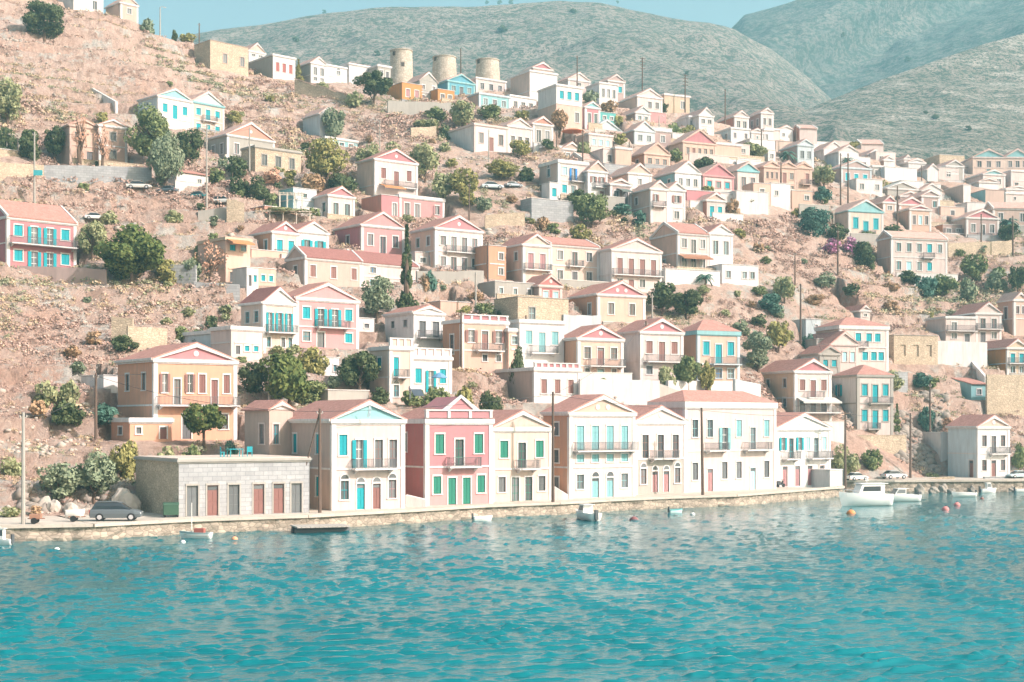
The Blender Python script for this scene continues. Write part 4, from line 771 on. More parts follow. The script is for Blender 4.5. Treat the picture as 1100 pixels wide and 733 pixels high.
# ------------------------------------------------------------------ hillside mesh with terraces cut for the houses
def make_hill():
    pxs = np.arange(-230, 1336, 3.2); Ds = np.concatenate([np.arange(118, 440, .9), np.arange(440, 690, 6)])
    PX, DY = np.meshgrid(pxs, Ds); X = (PX - HX) / F * DY; Z = hill_z(X, DY)
    n = fbm(X / 22, DY / 22, 3, 3) * 3.2 + fbm(X / 6, DY / 6, 5, 3) * 1.5 + np.abs(fbm(X / 2.6, DY / 2.6, 9, 3)) * 1.1
    ledge = .9 * (np.floor((Z + fbm(X / 30, DY / 30, 21) * 6) / 3.2) * 3.2 + 1.6 - Z) * np.clip(fbm(X / 40, DY / 40, 31) * 3 + .45, 0, .8)
    dq = DY - water_D(PX); Z = np.where(dq < -5, -5, Z)
    amp = np.clip((dq - 9) / 12, 0, 1); Z = Z + (n + ledge) * amp
    Z0 = Z.copy()
    for cx, cy, a, w, d, z in CARVE:
        ca, sa = math.cos(a), math.sin(a); dx, dy = X - cx, DY - cy; u = dx * ca + dy * sa; v = -dx * sa + dy * ca
        ins = (u > -1.3) & (u < w + .8) & (v > -1.0) & (v < d + .8); Z = np.where(ins, np.minimum(Z, z - .12), Z)
        fr = (u > -1.0) & (u < w + .5) & (v > -5) & (v <= -1.0); Z = np.where(fr, np.minimum(Z, z - .25), Z)
    for c, x0, y0, x1, y1, dd in FLATS:
        pass
    V = np.stack([X, DY, Z], -1).reshape(-1, 3)
    me = np_mesh('hillside', V, grid_faces(*PX.shape), ground_mat(), smooth=False)
    tag(link('hillside', me), kind='structure')
    return pxs, Ds, Z
FLATS = []
def surf_z(x, y):
    """height of the finished hillside"""
    px = HX + x / y * F; i = (px - HILLG[0][0]) / 3.2; j = np.interp(y, HILLG[1], np.arange(len(HILLG[1])))
    i0 = int(np.clip(i, 0, len(HILLG[0]) - 2)); j0 = int(np.clip(j, 0, len(HILLG[1]) - 2)); Z = HILLG[2]; a, b = i - i0, j - j0
    return float((Z[j0, i0] * (1 - a) + Z[j0, i0 + 1] * a) * (1 - b) + (Z[j0 + 1, i0] * (1 - a) + Z[j0 + 1, i0 + 1] * a) * b)
def ground_at(px, py, dD=0):
    D = hill_D(px, py) + dD
    for _ in range(30):                                # the finished hill may sit a little higher or lower: slide along the ray
        p = P(px, py, D); g = surf_z(p.x, p.y)
        if g > p.z + .05: D -= .35
        else: break
    p = P(px, py, D); return Vector((p.x, p.y, surf_z(p.x, p.y))), D

# ------------------------------------------------------------------ sea, quay
def make_sea():
    pys = np.concatenate([np.linspace(1150, 760, 40), np.linspace(758, 519, 640)]); pxs = np.linspace(-420, 1520, 940)
    PX, PY = np.meshgrid(pxs, pys); D = H * F / (PY - HY); X = (PX - HX) / F * D; Y = D; Z = np.zeros_like(X)
    r = np.random.default_rng(4); XW = X + (vnoise(X / 5, Y / 5, 50) - .5) * 1.6; YW = Y + (vnoise(X / 4, Y / 4, 51) - .5) * 1.3
    for i in range(90):
        L = 10 ** r.uniform(-.5, .28); th = R(-76) + r.normal(0, .36); k = 2 * math.pi / L; A = .0105 * L ** .85 * r.uniform(.5, 1.1)
        ph = k * (XW * math.cos(th) + YW * math.sin(th)) + r.uniform(0, 6.28)
        res = np.clip((L - 1.1 * (D * D / (F * H)) * .55 * abs(math.sin(th)) ) / L * 2, 0, 1)
        s = np.sin(ph); Z += A * res * (s + .34 * np.sin(2 * ph - 1.57))
    sd = Z.std(); Z = sd * .44 * (np.exp(.8 * np.clip(Z / sd, -3, 2.3)) - 1); Z *= .7 + .7 * vnoise(X / 14, Y / 9, 8)
    Z += (vnoise(X / 1.1, Y / .5, 2) - .5) * .05 + (vnoise(X / 2.4, Y / 1.0, 3) - .5) * .06
    V = np.stack([X, Y, Z], -1).reshape(-1, 3)
    o = link('sea_water', np_mesh('sea_water', V, grid_faces(*PX.shape), water_mat(), smooth=True)); tag(o, kind='structure')
def quay_pt(px, off=0): D = float(water_D(px)) + off; return ((px - HX) / F * D, D)
def make_quay():
    pxs = [-300, -150, 0, 50, 100, 150, 200, 260, 330, 390, 450, 520, 600, 660, 720, 790, 850, 885]
    con, t = new_mat('quay_paving', .95, .1); g = t.coord('Object')
    c = t.mix(t.ramp(t.noise(.35, 6, g, .7), [(.35, (0, 0, 0, 1)), (.7, (1, 1, 1, 1))]), srgb('b9aea2'), srgb('cdc3b6')); c = t.mix(t.ramp(t.noise(2.5, 5, g), [(.55, (0, 0, 0, 1)), (.75, (.5, .5, .5, 1))]), c, srgb('8f867c')); t.l(c, t.b.inputs['Base Color'])
    wall = stone('quay_stone', '8d8377', 'b8aa9a', 1.6)
    def sheet(name, pts, z, depth, mat):
        V, Fq = [], []
        for x, y, (dx, dy) in pts: V += [(x, y, z), (x + dx * depth, y + dy * depth, z)]
        for i in range(len(pts) - 1): Fq.append((2 * i, 2 * i + 2, 2 * i + 3, 2 * i + 1))
        me = bpy.data.meshes.new(name); me.from_pydata(V, [], Fq); me.materials.append(mat); return tag(link(name, me), kind='structure')
    pts = []
    for i, p in enumerate(pxs):
        x, y = quay_pt(p); a = quay_pt(p - 20); b = quay_pt(min(p + 20, 885)); d = Vector((b[0] - a[0], b[1] - a[1])).normalized(); pts.append((x, y, (-d.y, d.x)))
    sheet('quay', pts, QZ, 16, con)
    # quay wall: rough masonry face, coping in front of the paving
    def face_wall(name, seq, zt, lab):
        t0 = tag(empty(name, (seq[0][0], seq[0][1], 0)), lab, 'quay wall'); V, Fq = [], []; n = 0; rr = random.Random(3)
        P2 = []
        for (x0, y0), (x1, y1) in zip(seq[:-1], seq[1:]):
            L = math.hypot(x1 - x0, y1 - y0); k = max(1, int(L / .7))
            for j in range(k): P2.append((x0 + (x1 - x0) * j / k, y0 + (y1 - y0) * j / k))
        P2.append(seq[-1]); zs = [-2.0, -.2, .25, .65, zt - .22]; o = Vector(t0.location)
        for x, y in P2:
            for z in zs: V.append((x - o.x + rr.uniform(-.12, .12), y - o.y + rr.uniform(-.22, .1) - (.25 if z < .3 else 0), z))
        m = len(zs)
        for i in range(len(P2) - 1):
            for j in range(m - 1): Fq.append((i * m + j, (i + 1) * m + j, (i + 1) * m + j + 1, i * m + j + 1))
        me = bpy.data.meshes.new('masonry'); me.from_pydata(V, [], Fq); me.materials.append(wall); link('masonry', me, t0)
        c = MB()
        for (x0, y0), (x1, y1) in zip(seq[:-1], seq[1:]):
            d = Vector((x1 - x0, y1 - y0)).normalized(); q = Vector((d.y, -d.x)) * .3
            a, b = Vector((x0, y0)) - o.xy, Vector((x1, y1)) - o.xy
            c.prism([(a + q), (b + q), (b - q * 2), (a - q * 2)], 'z', zt - .22, zt + .05)
        c.build('coping', con, t0)
    seq = [(x, y) for x, y, _ in pts]
    x, y = seq[-1]; seq2 = seq + [(x + 3.5, y + 4), quay_pt(900, -.5)]
    face_wall('quay_wall', seq2, QZ, 'long rough masonry quay wall along the water under the houses')
    s3 = [quay_pt(p, -.4 + .4 * math.sin(p)) for p in (900, 930, 960, 1000, 1040, 1080, 1120, 1200, 1300, 1400)]
    face_wall('quay_wall', s3, 1.75, 'low far quay wall behind the moored boats and boulders on the right bank')
    p3 = [(x, y, (-.42, .9)) for x, y in s3]
    sheet('road', p3, 1.75, 17, con)

# ------------------------------------------------------------------ mountains behind
def ridge(name, pxr, crest, Dc, Df, foot, mat, fold=None, seed=1, rough=1.0, nx=330, ny=150):
    pxs = np.linspace(*pxr, nx); s = np.linspace(-.12, 1, ny)            # s: 1 at the crest, 0 at the foot, below 0 behind the town
    PX, SS = np.meshgrid(pxs, s); cy = np.interp(pxs, [c[0] for c in crest], [c[1] for c in crest])
    fc = np.maximum(foot, cy + 40)[None, :]; PY = fc + (cy[None, :] - fc) * np.sign(SS) * np.abs(SS) ** 1.0
    D = Df + (Dc - Df) * np.clip(SS, -.25, 1)
    if fold is not None: D = D + fold(PX, PY) * np.clip(1.2 - np.abs(SS - .5) * .6, 0, 1)
    X = (PX - HX) / F * D; Z = H - (PY - HY) / F * D
    nz = (fbm(X / 160, D / 160, seed, 4) * 42 - np.abs(fbm(X / 70, D / 110, seed + 5, 4)) * 46 + fbm(X / 30, D / 30, seed + 9, 4) * 6) * rough
    edge = np.clip((1 - SS) * 6, .12, 1); Z = Z + nz * edge
    # the far side falls away behind the crest
    back = [(X[-1] * (1 + .12 * k), D[-1] * (1 + .12 * k), Z[-1] - 60 * k - 30 * k * k) for k in (1, 2, 3)]
    X = np.vstack([X] + [b[0][None] for b in back]); D = np.vstack([D] + [b[1][None] for b in back]); Z = np.vstack([Z] + [np.maximum(b[2], -6)[None] for b in back])
    V = np.stack([X, D, np.maximum(Z, -8)], -1).reshape(-1, 3)
    return tag(link(name, np_mesh(name, V, grid_faces(*X.shape), mat, smooth=True)), kind='structure')
def make_mountains():
    m1 = mountain_mat('mountain_scrub', ('8f857e', '9f9189', 'ad9d93', '4b5a4c', 'cbbcb1'))
    m2 = mountain_mat('far_mountain_scrub', ('6b6f6b', '7b7873', '8c837c', '3c5048', 'a89c93'), .8)
    m3 = mountain_mat('terraced_scrub', ('978b82', 'a6978c', 'b5a499', '485a4a', 'd6c7bb'), 1.6, .8)
    ridge('mountain', (90, 960), [(90, 52), (180, 42), (210, 36), (270, 27), (340, 16), (420, 6), (500, 6), (560, 2), (600, 0), (645, 2), (720, 18), (762, 23), (790, 30), (830, 52), (870, 84), (910, 122), (960, 175)], 1250, 560, 150, m1,
          lambda x, y: np.where(x + y * .5 > 745, (x + y * .5 - 745) * .5, 0), seed=3)
    def f2(x, y):
        u = x + 1.7 * y
        return np.interp(u, [740, 840, 905, 940, 1000, 1040, 1080, 1300, 1700], [200, 70, 15, 45, 150, 190, 175, -140, -160])
    ridge('mountain', (690, 1420), [(690, 135), (740, 84), (775, 42), (800, 17), (849, 3), (900, -14), (1000, -40), (1100, -62), (1420, -80)], 1500, 900, 190, m2, f2, seed=14, rough=.8)
    ridge('terraced_hill', (690, 1450), [(690, 190), (760, 165), (800, 148), (840, 130), (880, 112), (940, 88), (1000, 66), (1060, 46), (1100, 34), (1170, 60), (1280, 160), (1450, 190)], 860, 480, 215, m3,  # crest past the right edge is lowered to keep its shadow off the town
          lambda x, y: np.clip(x - 850, -150, 400) * .55, seed=25, rough=.45)

# ------------------------------------------------------------------ camera, light, air
def make_light():
    cam = bpy.data.cameras.new('camera'); co = bpy.data.objects.new('camera', cam); COL.objects.link(co); S.camera = co
    co.location = (0, 0, H); co.rotation_euler = (math.pi / 2, 0, 0); cam.sensor_width = 36; cam.lens = F / 1100 * 36
    cam.shift_y = (HY - 366.5) / 1100; cam.clip_end = 6000; cam.clip_start = .5
    w = bpy.data.worlds.new('World'); S.world = w; w.use_nodes = True; n = w.node_tree
    sky = n.nodes.new('ShaderNodeTexSky'); sky.sky_type = 'NISHITA'; sky.sun_disc = False; el, az = 35, 66
    v = Vector((math.sin(R(az)) * math.cos(R(el)), -math.cos(R(az)) * math.cos(R(el)), math.sin(R(el))))
    sky.sun_elevation = R(el); sky.sun_rotation = math.atan2(v.x, v.y); sky.air_density = 1.0; sky.dust_density = 3.5; sky.ozone_density = 1.0
    mx = n.nodes.new('ShaderNodeMix'); mx.data_type = 'RGBA'; mx.blend_type = 'MULTIPLY'; mx.inputs[0].default_value = 1; mx.inputs[7].default_value = SKYTINT
    bg = n.nodes['Background']; n.links.new(sky.outputs[0], mx.inputs[6]); n.links.new(mx.outputs[2], bg.inputs[0]); bg.inputs[1].default_value = SKYS
    sl = bpy.data.lights.new('sun', 'SUN'); sl.energy = SUNS; sl.angle = R(.53); sl.color = (1, .87, .85)
    so = bpy.data.objects.new('sun', sl); COL.objects.link(so); so.rotation_euler = v.to_track_quat('Z', 'Y').to_euler(); so.location = (80, -20, 120)
    vs = S.view_settings; vs.view_transform = 'Standard'; vs.look = 'None'; vs.gamma = 1; vs.use_curve_mapping = False; vs.exposure = EXPO
    if HAZE:
        b = MB(); b.box(-1900, 1900, -60, 2400, -14, 620)
        m = bpy.data.materials.new('air'); m.use_nodes = True; nt = m.node_tree; nt.nodes.remove(nt.nodes['Principled BSDF'])
        pv = nt.nodes.new('ShaderNodeVolumePrincipled'); pv.inputs['Color'].default_value = HAZECOL; pv.inputs['Density'].default_value = HAZE; pv.inputs['Anisotropy'].default_value = .2
        nt.links.new(pv.outputs[0], nt.nodes['Material Output'].inputs['Volume'])
        o = b.build('haze', m); tag(o, kind='stuff')
    cy = S.cycles; cy.use_denoising = True; cy.max_bounces = 6; cy.diffuse_bounces = 2; cy.glossy_bounces = 2; cy.transparent_max_bounces = 4; cy.volume_bounces = 1; cy.sample_clamp_indirect = 6
    try: cy.denoiser = 'OPENIMAGEDENOISE'
    except Exception: pass
SKYTINT, SKYS, SUNS, EXPO, HAZE, HAZECOL = (1.34, 1.27, 1.04, 1), .14, 5.0, .44, .00033, (.44, .88, 1.0, 1)
# ------------------------------------------------------------------ where a thing stands, told by the nearest building
USED = set()
def place_words(px, py, lead, avail=16):
    cand = sorted(HOUSES, key=lambda h: math.hypot(max(abs(px - h[2]) - h[3], 0) * 1.0, max(abs(py - h[1]) - h[4], 0)) + .12 * math.hypot(px - h[2], py - h[1]))
    for h in cand[:14]:
        dx, dy = px - h[2], py - h[1]
        inx, iny = abs(dx) < h[3], abs(dy) < h[4]
        if inx and iny: rel = 'in front of the'
        elif abs(dx) - h[3] > abs(dy) - h[4]: rel = 'right of the' if dx > 0 else 'left of the'
        else: rel = 'below the' if dy > 0 else 'above the'
        s = f'{lead} {rel} {h[5]}'
        if s not in USED and len(s.split()) <= avail:
            USED.add(s); return s
    return lead
# ------------------------------------------------------------------ foliage
def leaf_mat(name, dark, mid, light):
    k = 'leaf_' + name
    if k in MATS: return MATS[k]
    m, t = new_mat(k, .8, .15); g = t.n.new('ShaderNodeNewGeometry')
    c = t.ramp(g.outputs['Random Per Island'], [(0, srgb(dark)), (.5, srgb(mid)), (1, srgb(light))]); c = t.mix(t.ramp(t.noise(1.4, 3), [(.4, (0, 0, 0, 1)), (.65, (.6, .6, .6, 1))]), c, srgb(light))
    t.l(c, t.b.inputs['Base Color']); MATS[k] = m; return m
LEAF0 = {'green': ('49553a', '646d48', '838a5c'), 'dark': ('323d2a', '465036', '5f6645'), 'olive': ('68704f', '828562', '9c9b76'), 'yellow': ('66663e', '807c4c', '99925e'),
        'brown': ('7a6550', '93795f', 'a98e70'), 'grey': ('566050', '6d775f', '878e74'), 'pine': ('38472a', '4f5a32', '6e7340'), 'teal': ('2f4a42', '436055', '5c7868'),
        'pink': ('8a6a58', 'a9826e', 'c0a08a'), 'flower': ('9a5a84', 'b07a9c', '56684e')}
def _up(h): return ''.join('%02x' % min(255, int(int(h[i:i + 2], 16) * 1.28 + 6)) for i in (0, 2, 4))
LEAF = {k: tuple(_up(x) if i < 2 else x for i, x in enumerate(v)) for k, v in LEAF0.items()}
BARK = lambda: plain('bark', '6f5d50', .95, .25, 3)
CROWN = {}
def crown_mesh(col, n, size, shape, var):
    key = (col, n, size, shape, var)
    if key in CROWN: return CROWN[key]
    r = np.random.default_rng(hash((n, shape, var)) % 9999 + var * 7)
    k = {'round': 26, 'bush': 16, 'column': 30, 'umbrella': 24, 'bare': 40}[shape]
    # lumps: centres scattered through the crown volume; leaves sit on and in the lumps
    d = r.normal(size=(k, 3)); d /= np.linalg.norm(d, axis=1)[:, None]; rad = r.uniform(.25, 1, k) ** .5
    c = d * rad[:, None]
    if shape == 'round': c = c * [.36, .36, .34] + [0, 0, .56]; lr = r.uniform(.12, .22, k)
    elif shape == 'umbrella': c = c * [.42, .42, .24] + [0, 0, .64]; lr = r.uniform(.1, .18, k)
    elif shape == 'bush': c = c * [.36, .36, .36] + [0, 0, .38]; c[:, 2] = np.abs(c[:, 2]); lr = r.uniform(.13, .25, k)
    elif shape == 'bare': c = c * [.42, .42, .4] + [0, 0, .55]; lr = r.uniform(.06, .12, k)
    else:
        z = r.uniform(.04, .97, k); w = .5 * np.sin(np.clip(z * 1.15 + .12, 0, 1) * math.pi) ** .6 * .62; an = r.uniform(0, 6.28, k); c = np.stack([np.cos(an) * w * .6, np.sin(an) * w * .6, z], -1); lr = w * .55 + .05
    i = r.integers(0, k, n); q = r.normal(size=(n, 3)); q /= np.linalg.norm(q, axis=1)[:, None]
    sc = np.array([1, 1, .8]) if shape != 'column' else np.array([1, 1, .35])
    p = c[i] + q * (lr[i] * r.uniform(.55, 1.05, n) ** .6)[:, None] * sc
    nrm = q + r.normal(size=(n, 3)) * .55; nrm /= np.linalg.norm(nrm, axis=1)[:, None]
    t = np.cross(nrm, r.normal(size=(n, 3))); t /= np.linalg.norm(t, axis=1)[:, None]; b = np.cross(nrm, t)
    s = size * r.uniform(.6, 1.4, n)[:, None]; zf = np.array([1, 1, 1 if shape != 'column' else .3])
    V = np.stack([p - t * s * zf, p + b * s * .6 * zf, p + t * s * zf, p - b * s * .6 * zf], 1).reshape(-1, 3)
    me = np_mesh('crown', V, np.arange(n * 4).reshape(-1, 4), leaf_mat(col, *LEAF[col])); CROWN[key] = me; return me
def tree(v, x0, x1, y0, y1, col, shape, lead, dD=0, trunk=.3, full=None, base=None):
    x0, x1, y0, y1 = vx(v, x0), vx(v, x1), vy(v, y0), vy(v, y1); px = (x0 + x1) / 2
    g, D = ground_at(px, y1, dD)
    k = g.y / F; w, h = (x1 - x0) * k, (g.z and (H - (y0 - HY) * k) - g.z)
    h = max(h, .6 * w if shape != 'column' else h); rr = random.Random(px * 7 + y0)
    lab = full or place_words(px, (y0 + y1) / 2, lead)
    lab = ' '.join(lab.split()[:16])
    LV = [(420, .1), (800, .075), (1400, .056), (2300, .045), (3600, .036), (6000, .028), (9000, .022)]; ts = .22 * max(1, D / 230) / max(w, h * .8)
    n, size = min(LV, key=lambda q: abs(math.log(q[1] / ts)))
    if col == 'pine' and n >= 3600: size *= 1.35
    if shape == 'column': n, size = 3600, .1
    if shape == 'bare': n, size = 420, .035
    me = crown_mesh(col, n, size, shape, rr.randrange(3)); rz = rr.uniform(0, 6.28)
    cat = 'tree' if shape != 'bush' else 'bush'; grp = 'trees on the hillside' if cat == 'tree' else 'bushes on the hillside'
    if shape == 'bush':
        return tag(link('bush', me, None, (g.x, g.y, g.z - .05), rz, (w, w, h * 1.05)), lab, cat, grp)
    t = tag(empty({'column': 'cypress_tree', 'bare': 'bare_tree'}.get(shape, 'tree'), g, rz), lab, cat, grp)
    link('crown', me, t, (0, 0, 0), 0, (w * 1.08, w * 1.08, h))
    m = MB(); r0 = max(.1, h * .028)
    top = h * (.6 if shape != 'column' else .8); m.tube([(0, 0, -.6), (rr.uniform(-.05, .05) * h, 0, h * trunk), (rr.uniform(-.06, .06) * h, rr.uniform(-.05, .05) * h, top)], [r0 * 1.4, r0, r0 * .4], 6)
    if shape != 'column':
        for q in range(7 if shape != 'bare' else 16):
            an = rr.uniform(0, 6.28); z0 = h * rr.uniform(trunk * .7, .5); L = w * rr.uniform(.25, .42)
            e = (math.cos(an) * L, math.sin(an) * L, z0 + h * rr.uniform(.15, .42)); md = (e[0] * .5, e[1] * .5, (z0 + e[2]) / 2 + .04 * h)
            m.tube([(0, 0, z0), md, e], [r0 * .55, r0 * .4, r0 * .15], 5)
    m.build('trunk', BARK(), t)
    return t
def palm(v, x0, x1, y0, y1, lead, dD=0):
    x0, x1, y0, y1 = vx(v, x0), vx(v, x1), vy(v, y0), vy(v, y1); px = (x0 + x1) / 2
    g, D = ground_at(px, y1, dD); k = g.y / F; w, h = (x1 - x0) * k, (H - (y0 - HY) * k) - g.z
    t = tag(empty('palm_tree', g, .3), place_words(px, (y0 + y1) / 2, lead), 'palm', 'palms among the houses')
    th = max(.5, h - w * .3); m = MB(); m.tube([(0, 0, -.5), (.1, 0, th * .5), (0, 0, th)], [.28, .2, .22], 8); m.build('trunk', BARK(), t)
    f = MB(); rr = random.Random(int(px))
    for i in range(34):
        an = rr.uniform(0, 6.28); up = rr.uniform(-.15, 1.1); L = w * .55 * rr.uniform(.8, 1.1); c, s = math.cos(an), math.sin(an); pts = []
        for q in range(6): u = q / 5; r = L * (u * math.cos(up * .8)); pts.append((c * r, s * r, th + L * (u * math.sin(up) - .75 * u * u)))
        for q in range(5):
            wd = .16 * (1 - abs(q / 5 - .4)) * w / 3; (ax, ay, az), (bx, by, bz) = pts[q], pts[q + 1]
            f.face([(ax - s * wd, ay + c * wd, az - .1 * wd), (bx - s * wd * .8, by + c * wd * .8, bz - .1), (bx, by, bz + .03), (ax, ay, az + .03)]); f.face([(ax, ay, az + .03), (bx, by, bz + .03), (bx + s * wd * .8, by - c * wd * .8, bz - .1), (ax + s * wd, ay - c * wd, az - .1)])
    link('crown', f.mesh('crown', leaf_mat('teal', *LEAF['teal']), fix=False), t)
def make_plants():
    T = tree
    T('R', 85, 265, 0, 160, 'dark', 'round', 'big dark round tree', full='big dark round tree on the bare slope at the upper left')
    T('R', -40, 95, 310, 500, 'olive', 'round', 'dense olive tree', full='dense olive green tree at the far left edge above the railed stone terrace')
    T('R', 60, 180, 480, 620, 'dark', 'bush', 'dark spreading bush'); T('R', -20, 80, 470, 560, 'dark', 'bush', 'dark bush behind railing'); T('R', 170, 260, 490, 620, 'dark', 'round', 'dark leafy tree')
    T('R', 500, 690, 420, 650, 'green', 'round', 'full green tree'); T('R', 582, 725, 505, 725, 'grey', 'round', 'grey green shaggy tree', dD=-3, trunk=.12); T('R', 690, 805, 500, 650, 'dark', 'round', 'dark green tree')
    T('R', 550, 612, 52, 98, 'grey', 'bush', 'small grey bush on the ridge'); T('R', 674, 700, 106, 126, 'dark', 'bush', 'tiny dark bush on the ridge'); T('R', 700, 770, 120, 165, 'yellow', 'bush', 'yellow bush on the ridge')
    T('R', 365, 440, 490, 645, 'pink', 'bare', 'thin bare tree', dD=-3); T('R', 285, 350, 430, 640, 'pink', 'bare', 'thin bare tree', dD=-3); T('R', 380, 430, 430, 480, 'yellow', 'bush', 'yellow bush')
    T('R', 885, 960, 430, 480, 'yellow', 'bush', 'yellow bush')
    T('L', 442, 755, 258, 540, 'pine', 'round', '', full='big rounded green pine tree right of the rose pink house', trunk=.2)
    T('L', 352, 490, 215, 420, 'olive', 'round', 'loose olive tree', full='loose dusty olive tree between the rose pink house and the pine'); T('L', 455, 545, 188, 265, 'olive', 'bush', 'dusty olive bush', full='dusty olive bush above the big rounded pine')
    T('L', 690, 830, 390, 520, 'yellow', 'bush', 'dry yellow bush', full='dry yellow green bush right of the big rounded pine'); T('L', 800, 915, 385, 520, 'grey', 'bush', 'grey dry bush'); T('L', 885, 1035, 330, 530, 'pink', 'bare', 'bare pinkish tree'); T('L', 880, 960, 330, 400, 'olive', 'bush', 'olive bush behind bare tree')
    T('L', 740, 835, 185, 250, 'olive', 'bush', 'olive bush by the upper road'); T('L', 700, 770, 0, 75, 'olive', 'bush', 'olive bush by the parked cars')
    T('G', 135, 245, 255, 385, 'olive', 'bush', 'pale olive bush'); T('G', 235, 345, 240, 375, 'olive', 'bush', 'rounded olive bush'); T('G', 120, 205, 335, 430, 'brown', 'bush', 'brown dry bush'); T('G', 225, 370, 335, 445, 'dark', 'bush', 'wide dark bush'); T('G', 350, 500, 340, 440, 'teal', 'bush', 'dark shaded bush')
    T('G', 205, 330, 330, 440, 'dark', 'bush', 'low dark bush')
    T('Z', 150, 345, 60, 235, 'grey', 'round', '', full='left half of the grey green fig thicket above the dark car', dD=4, trunk=.1); T('Z', 300, 500, 25, 240, 'grey', 'round', '', full='taller grey green fig tree above the dark car', dD=4, trunk=.1); T('Z', 455, 585, 15, 110, 'brown', 'bush', 'brownish bush', dD=8)
    T('Z', 0, 110, 30, 120, 'olive', 'bush', 'olive bush on the lower left slope'); T('Z', 0, 90, 240, 300, 'olive', 'bush', 'low olive bush beside the concrete pole', dD=3); T('Z', 120, 180, 240, 290, 'brown', 'bush', 'brown weed clump by the trailer', dD=3)
    T('G', 775, 948, 355, 520, 'pine', 'umbrella', '', full='light green tree with bent trunk in front of the peach villa', dD=-4, trunk=.45)
    T('G', 450, 605, 465, 585, 'yellow', 'bush', 'yellow green vine bush', dD=-5); T('G', 650, 760, 530, 600, 'olive', 'bush', 'olive garden bush', dD=-6); T('G', 755, 870, 520, 600, 'green', 'bush', 'green garden bush', dD=-6); T('G', 940, 1010, 500, 570, 'teal', 'bush', 'dark garden bush', dD=-6)
    T('G', 470, 585, 60, 145, 'dark', 'bush', 'dark bush under the ruined terrace walls'); T('G', 710, 800, 40, 120, 'green', 'round', 'leafy green tree', dD=6); T('G', 770, 890, 30, 110, 'dark', 'bush', 'dark green bush', dD=6)
    T('H', 265, 500, 385, 650, 'pine', 'round', '', full='big yellow green olive tree below the cream loggia house', trunk=.15, dD=-2); T('H', 150, 300, 440, 600, 'dark', 'bush', 'dark shaded thicket'); T('H', 420, 565, 350, 465, 'yellow', 'bush', 'yellow green dense bush', dD=-4); T('H', 380, 560, 520, 640, 'green', 'bush', 'green garden bush')
    T('H', 605, 800, 385, 600, 'dark', 'round', 'dark leafy tree', full='dark leafy tree left of the cream tower house', trunk=.15); T('H', 750, 845, 565, 650, 'dark', 'bush', 'dark bush', dD=-2); T('H', 555, 620, 510, 580, 'grey', 'bush', 'grey round bush'); T('H', 690, 870, 70, 265, 'grey', 'round', '', full='airy grey olive tree left of the tall cypress', trunk=.25)
    T('M', 884, 952, 250, 640, 'dark', 'column', '', full='tall dark cypress standing between pale houses in the centre', dD=-3); T('M', 865, 975, 540, 640, 'dark', 'bush', 'dark bush at the foot of the cypress', dD=-4)
    T('M', 975, 1030, 460, 560, 'brown', 'bush', 'brownish bush'); T('H', 885, 1000, 555, 645, 'green', 'bush', 'green garden bush', dD=-3); T('H', 960, 1060, 350, 415, 'olive', 'bush', 'olive bush', dD=-6)
    T('I', 60, 190, 555, 650, 'green', 'bush', 'green bush below the low white house', dD=-3); T('I', 190, 300, 540, 660, 'yellow', 'bush', 'yellowing bush'); T('I', 300, 430, 550, 670, 'dark', 'bush', 'dark bush against tan wall', dD=-8); T('I', 455, 530, 390, 480, 'dark', 'round', 'small dark round tree', dD=-4, trunk=.2)
    T('I', 200, 300, 185, 250, 'yellow', 'bush', 'yellow garden bush'); T('I', 290, 400, 175, 260, 'green', 'bush', 'green garden bush'); T('I', 390, 490, 180, 265, 'dark', 'bush', 'dark garden bush'); T('I', 255, 350, 125, 180, 'brown', 'bush', 'brown dry bush'); T('I', 60, 130, 20, 130, 'teal', 'bush', 'bluish bush')
    T('J', 150, 290, 90, 245, 'dark', 'round', '', full='dark dense tree left of its darker neighbour below the cream pergola house', trunk=.15); T('J', 250, 405, 125, 265, 'dark', 'round', '', full='very dark round tree right of its neighbour below the cream pergola house', trunk=.12); palm('J', 370, 455, 48, 120, 'small palm')
    T('J', 640, 790, 128, 230, 'teal', 'bush', 'wide bluish green bush'); T('J', 720, 825, 60, 195, 'olive', 'round', 'slender olive tree'); T('J', 570, 740, 310, 500, 'grey', 'round', 'tall grey green tree', trunk=.12); T('J', 690, 800, 262, 400, 'yellow', 'round', 'yellowish tree', trunk=.12)
    T('J', 268, 400, 418, 555, 'green', 'umbrella', 'leaning green tree', dD=-5, trunk=.4); T('J', 190, 285, 445, 550, 'olive', 'bush', 'olive garden bush', dD=-5); T('J', 380, 455, 440, 555, 'yellow', 'umbrella', 'light green young tree', dD=-6, trunk=.4)
    T('J', 890, 1020, 38, 122, 'grey', 'bush', 'grey green bush on the open slope'); T('J', 845, 925, 300, 370, 'teal', 'bush', 'dark bush by the pole'); T('J', 860, 960, 150, 200, 'brown', 'bush', 'low brown scrub clump on the open slope')
    T('Q', 145, 305, 338, 480, 'teal', 'bush', 'very dark sprawling bush'); T('Q', 250, 370, 420, 500, 'dark', 'bush', 'dark bush'); T('Q', 370, 490, 480, 620, 'dark', 'bush', 'dark dense bush'); T('Q', 235, 330, 475, 560, 'flower', 'bush', 'magenta flowering bougainvillea'); T('Q', 330, 425, 465, 560, 'flower', 'bush', 'larger magenta flowering bougainvillea')
    T('Q', 205, 308, 178, 285, 'olive', 'round', 'round olive tree', trunk=.15); T('P', 795, 885, 183, 245, 'green', 'bush', 'green bush'); T('Q', 208, 292, 268, 340, 'teal', 'bush', 'dark bush'); T('Q', 440, 560, 235, 280, 'yellow', 'bush', 'trimmed yellow green hedge'); T('Q', 508, 590, 435, 480, 'dark', 'bush', 'trimmed dark bush')
